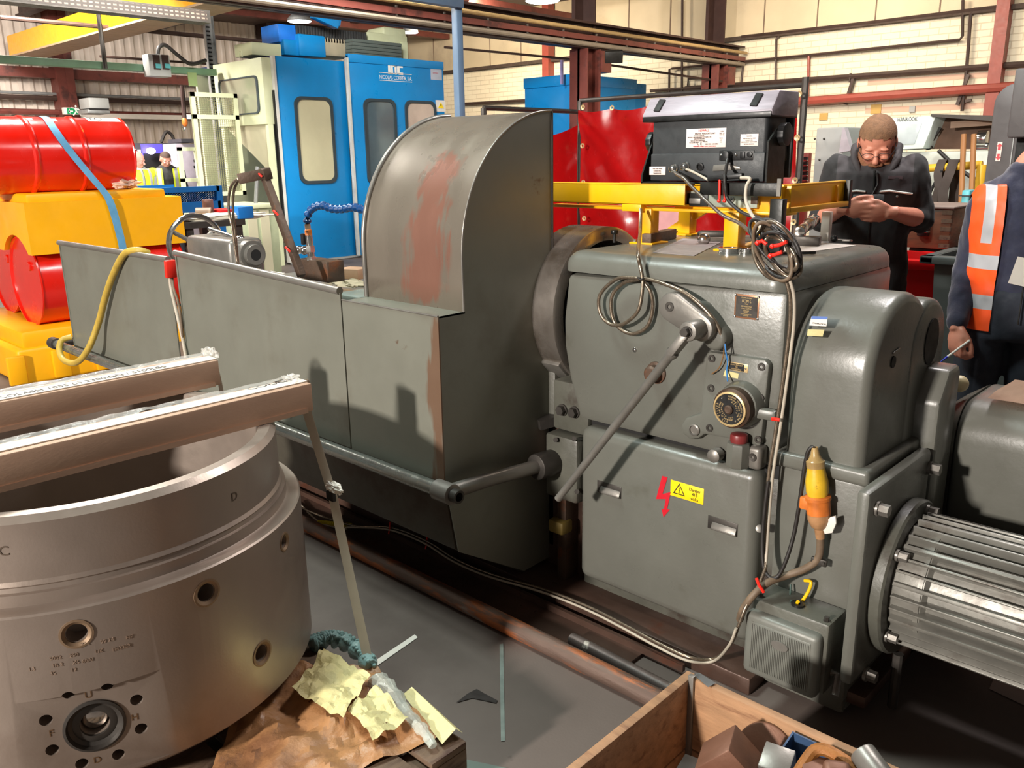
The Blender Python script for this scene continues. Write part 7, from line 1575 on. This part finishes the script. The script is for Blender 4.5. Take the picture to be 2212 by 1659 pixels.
cap(T, R, hc, 'hair', HAIR, man, lambda q: q.z > .048+.55*max(0, -q.y-.045)+(.0 if abs(q.x) < .062 else -.03*(q.y > -.02)) or (q.y > .02 and q.z > -.045), .0045)
bd = MB(); bd.ball(T(0, -.047, -.088), .05, (1.0, .86, .74), 18, R)
for sx in (-1, 1): limb(bd, [T(.066*sx, -.012, -.035), T(.058*sx, -.03, -.072), T(.035*sx, -.062, -.098)], [.013, .022, .026])
bd.ball(T(0, -.097, -.056), .024, (1.5, .6, .4), 12, R); bd.ball(T(0, -.075, -.092), .034, (1.1, .8, .7), 12, R)
remesh(bd, 'beard', BEARD, man, .005, 2, .003, 60)
glasses(T, R, man)
for sx in (-1, 1): MB().ball(T(.032*sx, -.0705, -.012), .0092, n=12).build('eye', M('dark_eye_%d' % (sx+1), (86, 66, 58), .3), man, local=True)

# ---------------------------------------------------------------- the man in the orange vest
op = AT(2212, 480, 3.25); op = V((op.x, op.y, 0))
om = thing('person', 'person in navy fleece and orange hi-vis vest at the right edge, holding a pen', 'person', op, face_dir(op, .15))
k = .985; hc = V((.075, -.01, 1.605))
S1, E1, W1 = V((-.135, .0, 1.335)), V((-.165, .05, 1.08)), V((-.195, -.10, .875))
S2, E2, W2 = V((.165, .0, 1.335)), V((.24, .02, 1.10)), V((.20, -.16, .95))
b = MB(); ell_loft(b, torso_rings(k, .8)); limb(b, [(0, .0, 1.48), (.03, -.01, 1.53), hc+V((0, .02, -.02))], [.062, .058, .056])
T, R = head(b, hc, math.radians(12), -.5)
for S, E, W in ((S1, E1, W1), (S2, E2, W2)): limb(b, [S, S.lerp(E, .5), E], [.05, .046, .042]); limb(b, [E, E.lerp(W, .4), W], [.042, .042, .029])
hand(b, W1, (.02, -.32, -.95), (-.80, -.55, .18), (.45, .75, .5), (.55, .6, .4), -1, 1.05)
hand(b, W2, (-.3, -.5, -.8), (.8, -.5, .1), (.5, .7, .5), (.5, .6, .4), 1, 1.05)
for sx in (-1, 1): limb(b, [(.09*sx, .01, .93), (.10*sx, .0, .50), (.105*sx, .03, .10)], [.085, .06, .045]); limb(b, [(.105*sx, .03, .06), (.12*sx, -.12, .04)], [.045, .038])
remesh(b, 'body', SKIN, om, .006, 3)
j = MB(); ell_loft(j, torso_rings(k, .88, .022)[:-1]+[(1.50, .085, .085, .02, 0)])
for S, E, W in ((S1, E1, W1), (S2, E2, W2)): limb(j, [S, S.lerp(E, .5), E], [.068, .062, .058]); limb(j, [E, E.lerp(W, .5), E.lerp(W, .93)], [.058, .051, .042])
jac = remesh(j, 'fleece', FLEECE, om, .009, 6, .008, 17)
v_ = MB(); ell_loft(v_, [(z, rx, ry, cx, cy) for z, rx, ry, cx, cy in torso_rings(k, .88, .042)[:-2]])
for S in (S1, S2): v_.ball(S+V((S.x*-.15, 0, -.005)), .080, (.9, 1.0, 1.0))
vest = remesh(v_, 'hi_vis_vest', HIVO, om, .010, 6, .005, 14, keep=lambda c: c.z < 1.50 and c.z > .86 and not (c.y < 0 and abs(c.x) < .085) and abs(c.x) < .19, cuts=[((x, 0, 0), (1, 0, 0)) for x in (-.19, -.15, -.115, -.085, .085, .115, .15, .19)]+[((0, 0, z), (0, 0, 1)) for z in (.86, .945, 1.0, 1.10, 1.155, 1.2, 1.5)])
paint_faces(vest, REFL, lambda c, n: (c.z > 1.2 and .115 < abs(c.x) < .15 and c.y < .10) or (1.10 < c.z < 1.155) or (.945 < c.z < 1.0))
m_ = MB().poly([(-.03, -.168, 1.16), (.07, -.175, 1.14), (.05, -.178, 1.04), (-.05, -.170, 1.06)], .003); lbd = m_.build('id_card', WHITE, om, local=True)
MB().tube([(-.0, -.15, 1.40), (.0, -.165, 1.25), (.01, -.17, 1.15)], .004, 6).build('lanyard', REFL, om, local=True)
MB().tube([(.005, -.148, 1.40), (.005, -.155, 1.2), (.005, -.15, .9)], .003, 6).build('zip', BLACKM, jac, local=True)
tr_ = MB(); ell_loft(tr_, [(.82, .175, .13, 0, .01), (.98, .185, .135, 0, .01), (1.02, .18, .13, 0, .01)])
for sx in (-1, 1): limb(tr_, [(.09*sx, .01, .91), (.10*sx, .0, .50), (.105*sx, .03, .08)], [.10, .08, .065])
remesh(tr_, 'trousers', JEANS, om, .012, 5, .006, 12)
for sx in (-1, 1): m_ = MB(); limb(m_, [(.105*sx, .04, .05), (.12*sx, -.14, .045)], [.05, .046]); m_.box((.06*sx if sx > 0 else -.16, -.19, 0), (.16 if sx > 0 else -.06, .09, .03), .01); remesh(m_, 'boot', BLACK, om, .011, 3)
cap(T, R, hc, 'hair', M('grey_hair', (150, 146, 140), .8, 0, .2, 60, .4, 200), om, lambda q: q.z > .05 or (q.y > .02 and q.z > -.04), .006)
bd = MB(); bd.ball(T(0, -.047, -.088), .05, (1, .86, .74), 16, R); remesh(bd, 'beard', BEARD, om, .007, 3, .003, 50)
glasses(T, R, om)
for sx in (-1, 1): MB().ball(T(.032*sx, -.0705, -.006), .0105, n=10).build('eye', WHITE, om, local=True)
pm = root_m[om.name]; pA = pm @ (W1+V((.045, -.055, -.045))); pB = pm @ (W1+V((-.05, -.075, -.135)))
pen = thing('pen', 'white and blue pen held in the fingers of the person in orange vest', 'pen', pA)
MB().cyl(pA, pA.lerp(pB, .75), .0045, n=10).build('pen_barrel', WHITE, pen); MB().cyl(pA.lerp(pB, .75), pB, .0048, .0015, n=10).build('pen_tip', M('pen_blue', (40, 50, 190), .4), pen)

# ---------------------------------------------------------------- two visitors far behind
def visitor(px, t, label, hair, pitch, yaw, stripes_open, coat, rot):
    p = AT(px, 345, t); p = V((p.x, p.y, 0)); th = thing('person', label, 'person', p, face_dir(p, rot)); k = 1.0; hc = V((0, -.05, 1.575))
    b = MB(); ell_loft(b, torso_rings(k, .9), 16); limb(b, [(0, .0, 1.46), hc+V((0, .02, -.02))], [.06, .056])
    T, R = head(b, hc, pitch, yaw)
    A = [((s*.20, 0, 1.38), (s*.25, .03, 1.10), (s*.16, -.12, .93)) for s in (-1, 1)]
    for S, E, W in A: limb(b, [S, E, W], [.05, .042, .03])
    for s, (S, E, W) in zip((-1, 1), A): hand(b, W, (-s*.4, -.5, -.7), (s*.8, -.5, .1), (.5, .6, .4), (.5, .6, .4), -1 if s < 0 else 1)
    for sx in (-1, 1): limb(b, [(.09*sx, .01, .93), (.10*sx, 0, .5), (.105*sx, .03, .1)], [.085, .06, .045]); limb(b, [(.105*sx, .03, .06), (.12*sx, -.12, .04)], [.045, .038])
    remesh(b, 'body', M('pink_skin_%d' % px, (214, 150, 134), .5), th, .009, 2)
    j = MB(); ell_loft(j, torso_rings(k, 1.0, .022)[:-1]+[(1.50, .08, .08, 0, 0)], 16)
    for S, E, W in A: limb(j, [S, E, V(E).lerp(V(W), .9)], [.075, .062, .044])
    remesh(j, 'jacket', coat, th, .014, 4, .006, 14)
    v = MB(); ell_loft(v, torso_rings(k, 1.0, .042)[:-2], 18)
    for S, E, W in A: v.ball(V(S)+V((0, 0, .0)), .08)
    ve = remesh(v, 'hi_vis_vest', HIVY, th, .014, 4, 0, 1, keep=lambda c: .9 < c.z < 1.47 and abs(c.x) < .235 and not (c.y < 0 and abs(c.x) < stripes_open), cuts=[((x, 0, 0), (1, 0, 0)) for x in (-.235, -.15, -.10, -stripes_open, stripes_open, .10, .15, .235)]+[((0, 0, z), (0, 0, 1)) for z in (.9, 1.08, 1.13, 1.47)])
    paint_faces(ve, REFL, lambda c, n: .10 < abs(c.x) < .15 and c.y < .05 or 1.08 < c.z < 1.13 and stripes_open < .05)
    t2 = MB(); ell_loft(t2, [(.82, .175, .13, 0, .01), (1.0, .18, .13, 0, .01)], 16)
    for sx in (-1, 1): limb(t2, [(.09*sx, .01, .91), (.1*sx, 0, .5), (.105*sx, .03, .06)], [.10, .08, .065])
    remesh(t2, 'trousers', JEANS, th, .016, 4)
    if hair: cap(T, R, hc, 'hair', hair, th, lambda q: q.z > .055 or (q.y > .02 and q.z > -.04), .006)
    glasses(T, R, th)
    for sx in (-1, 1): MB().ball(T(.032*sx, -.070, -.006), .0105, n=8).build('eye', WHITE, th, local=True)
visitor(357, 13.2, 'dark haired visitor in black top and open yellow hi-vis vest, far behind the drum', M('dark_hair', (70, 54, 46), .8), math.radians(22), .15, .075, BLK, .1)
visitor(293, 11.9, 'bald visitor in yellow hi-vis vest, half hidden by the big red drum', None, math.radians(18), .6, .02, GREYC, .5)
# ================================================================== LIGHT
sc = bpy.context.scene
w = bpy.data.worlds.new('world'); sc.world = w; w.use_nodes = True
w.node_tree.nodes['Background'].inputs[0].default_value = (.78, .80, .76, 1); w.node_tree.nodes['Background'].inputs[1].default_value = .16
def area(name, loc, target, size, power, col, sy=None):
    l = bpy.data.lights.new(name, 'AREA'); l.size = size; l.energy = power; l.color = col
    if sy: l.shape = 'RECTANGLE'; l.size_y = sy
    o = bpy.data.objects.new(name, l); C.objects.link(o); o.location = loc
    d = V(target)-V(loc); o.rotation_euler = d.to_track_quat('-Z', 'Y').to_euler(); return o
WARM = (1, .86, .70); COOL = (.90, 1.0, .95)
area('hall_floodlight', (-1.9, -9.0, 3.9), (-1.6, 2.0, .8), .55, 1900, (1, .92, .84))
area('high_bay', (-3.0, 1.0, 4.5), (-3.0, 1.0, 0), .9, 175, (.86, 1, .95))
area('high_bay', (-1.2, 4.6, 4.5), (-1.2, 4.6, 0), .9, 170, (1, .94, .92))
area('high_bay', (-8.2, 2.4, 4.5), (-8.4, 2.4, 0), 1.2, 420, (1, .95, .88))
area('high_bay', (-8.0, 5.5, 4.5), (-10.5, 6.5, 0.8), 1.2, 560, (1, .97, .90))
area('high_bay', (-5.2, 9.0, 4.5), (-5.6, 12.5, 1.5), 1.2, 330, (1, .88, .72))
area('high_bay', (-1.5, 9.0, 4.5), (-1.8, 11.5, 1.0), 1.2, 190, (.96, 1, .90))
area('high_bay', (-13.5, 4.5, 4.5), (-15.5, 5.0, 1.5), 1.2, 760, (1, .92, .84))
area('high_bay', (-15.5, 1.0, 4.5), (-18.5, 2.0, 2.0), 1.2, 520, (1, .9, .8))
area('high_bay', (-12.5, 11.8, 4.4), (-13.8, 15.0, 2.6), 1.2, 420, (1, .84, .62))
area('high_bay', (-6.2, 12.0, 4.4), (-6.4, 15.0, 3.2), 1.2, 260, (1, .84, .64))
sc.view_settings.view_transform = 'Standard'; sc.view_settings.look = 'None'; sc.view_settings.gamma = 1; sc.view_settings.exposure = 0
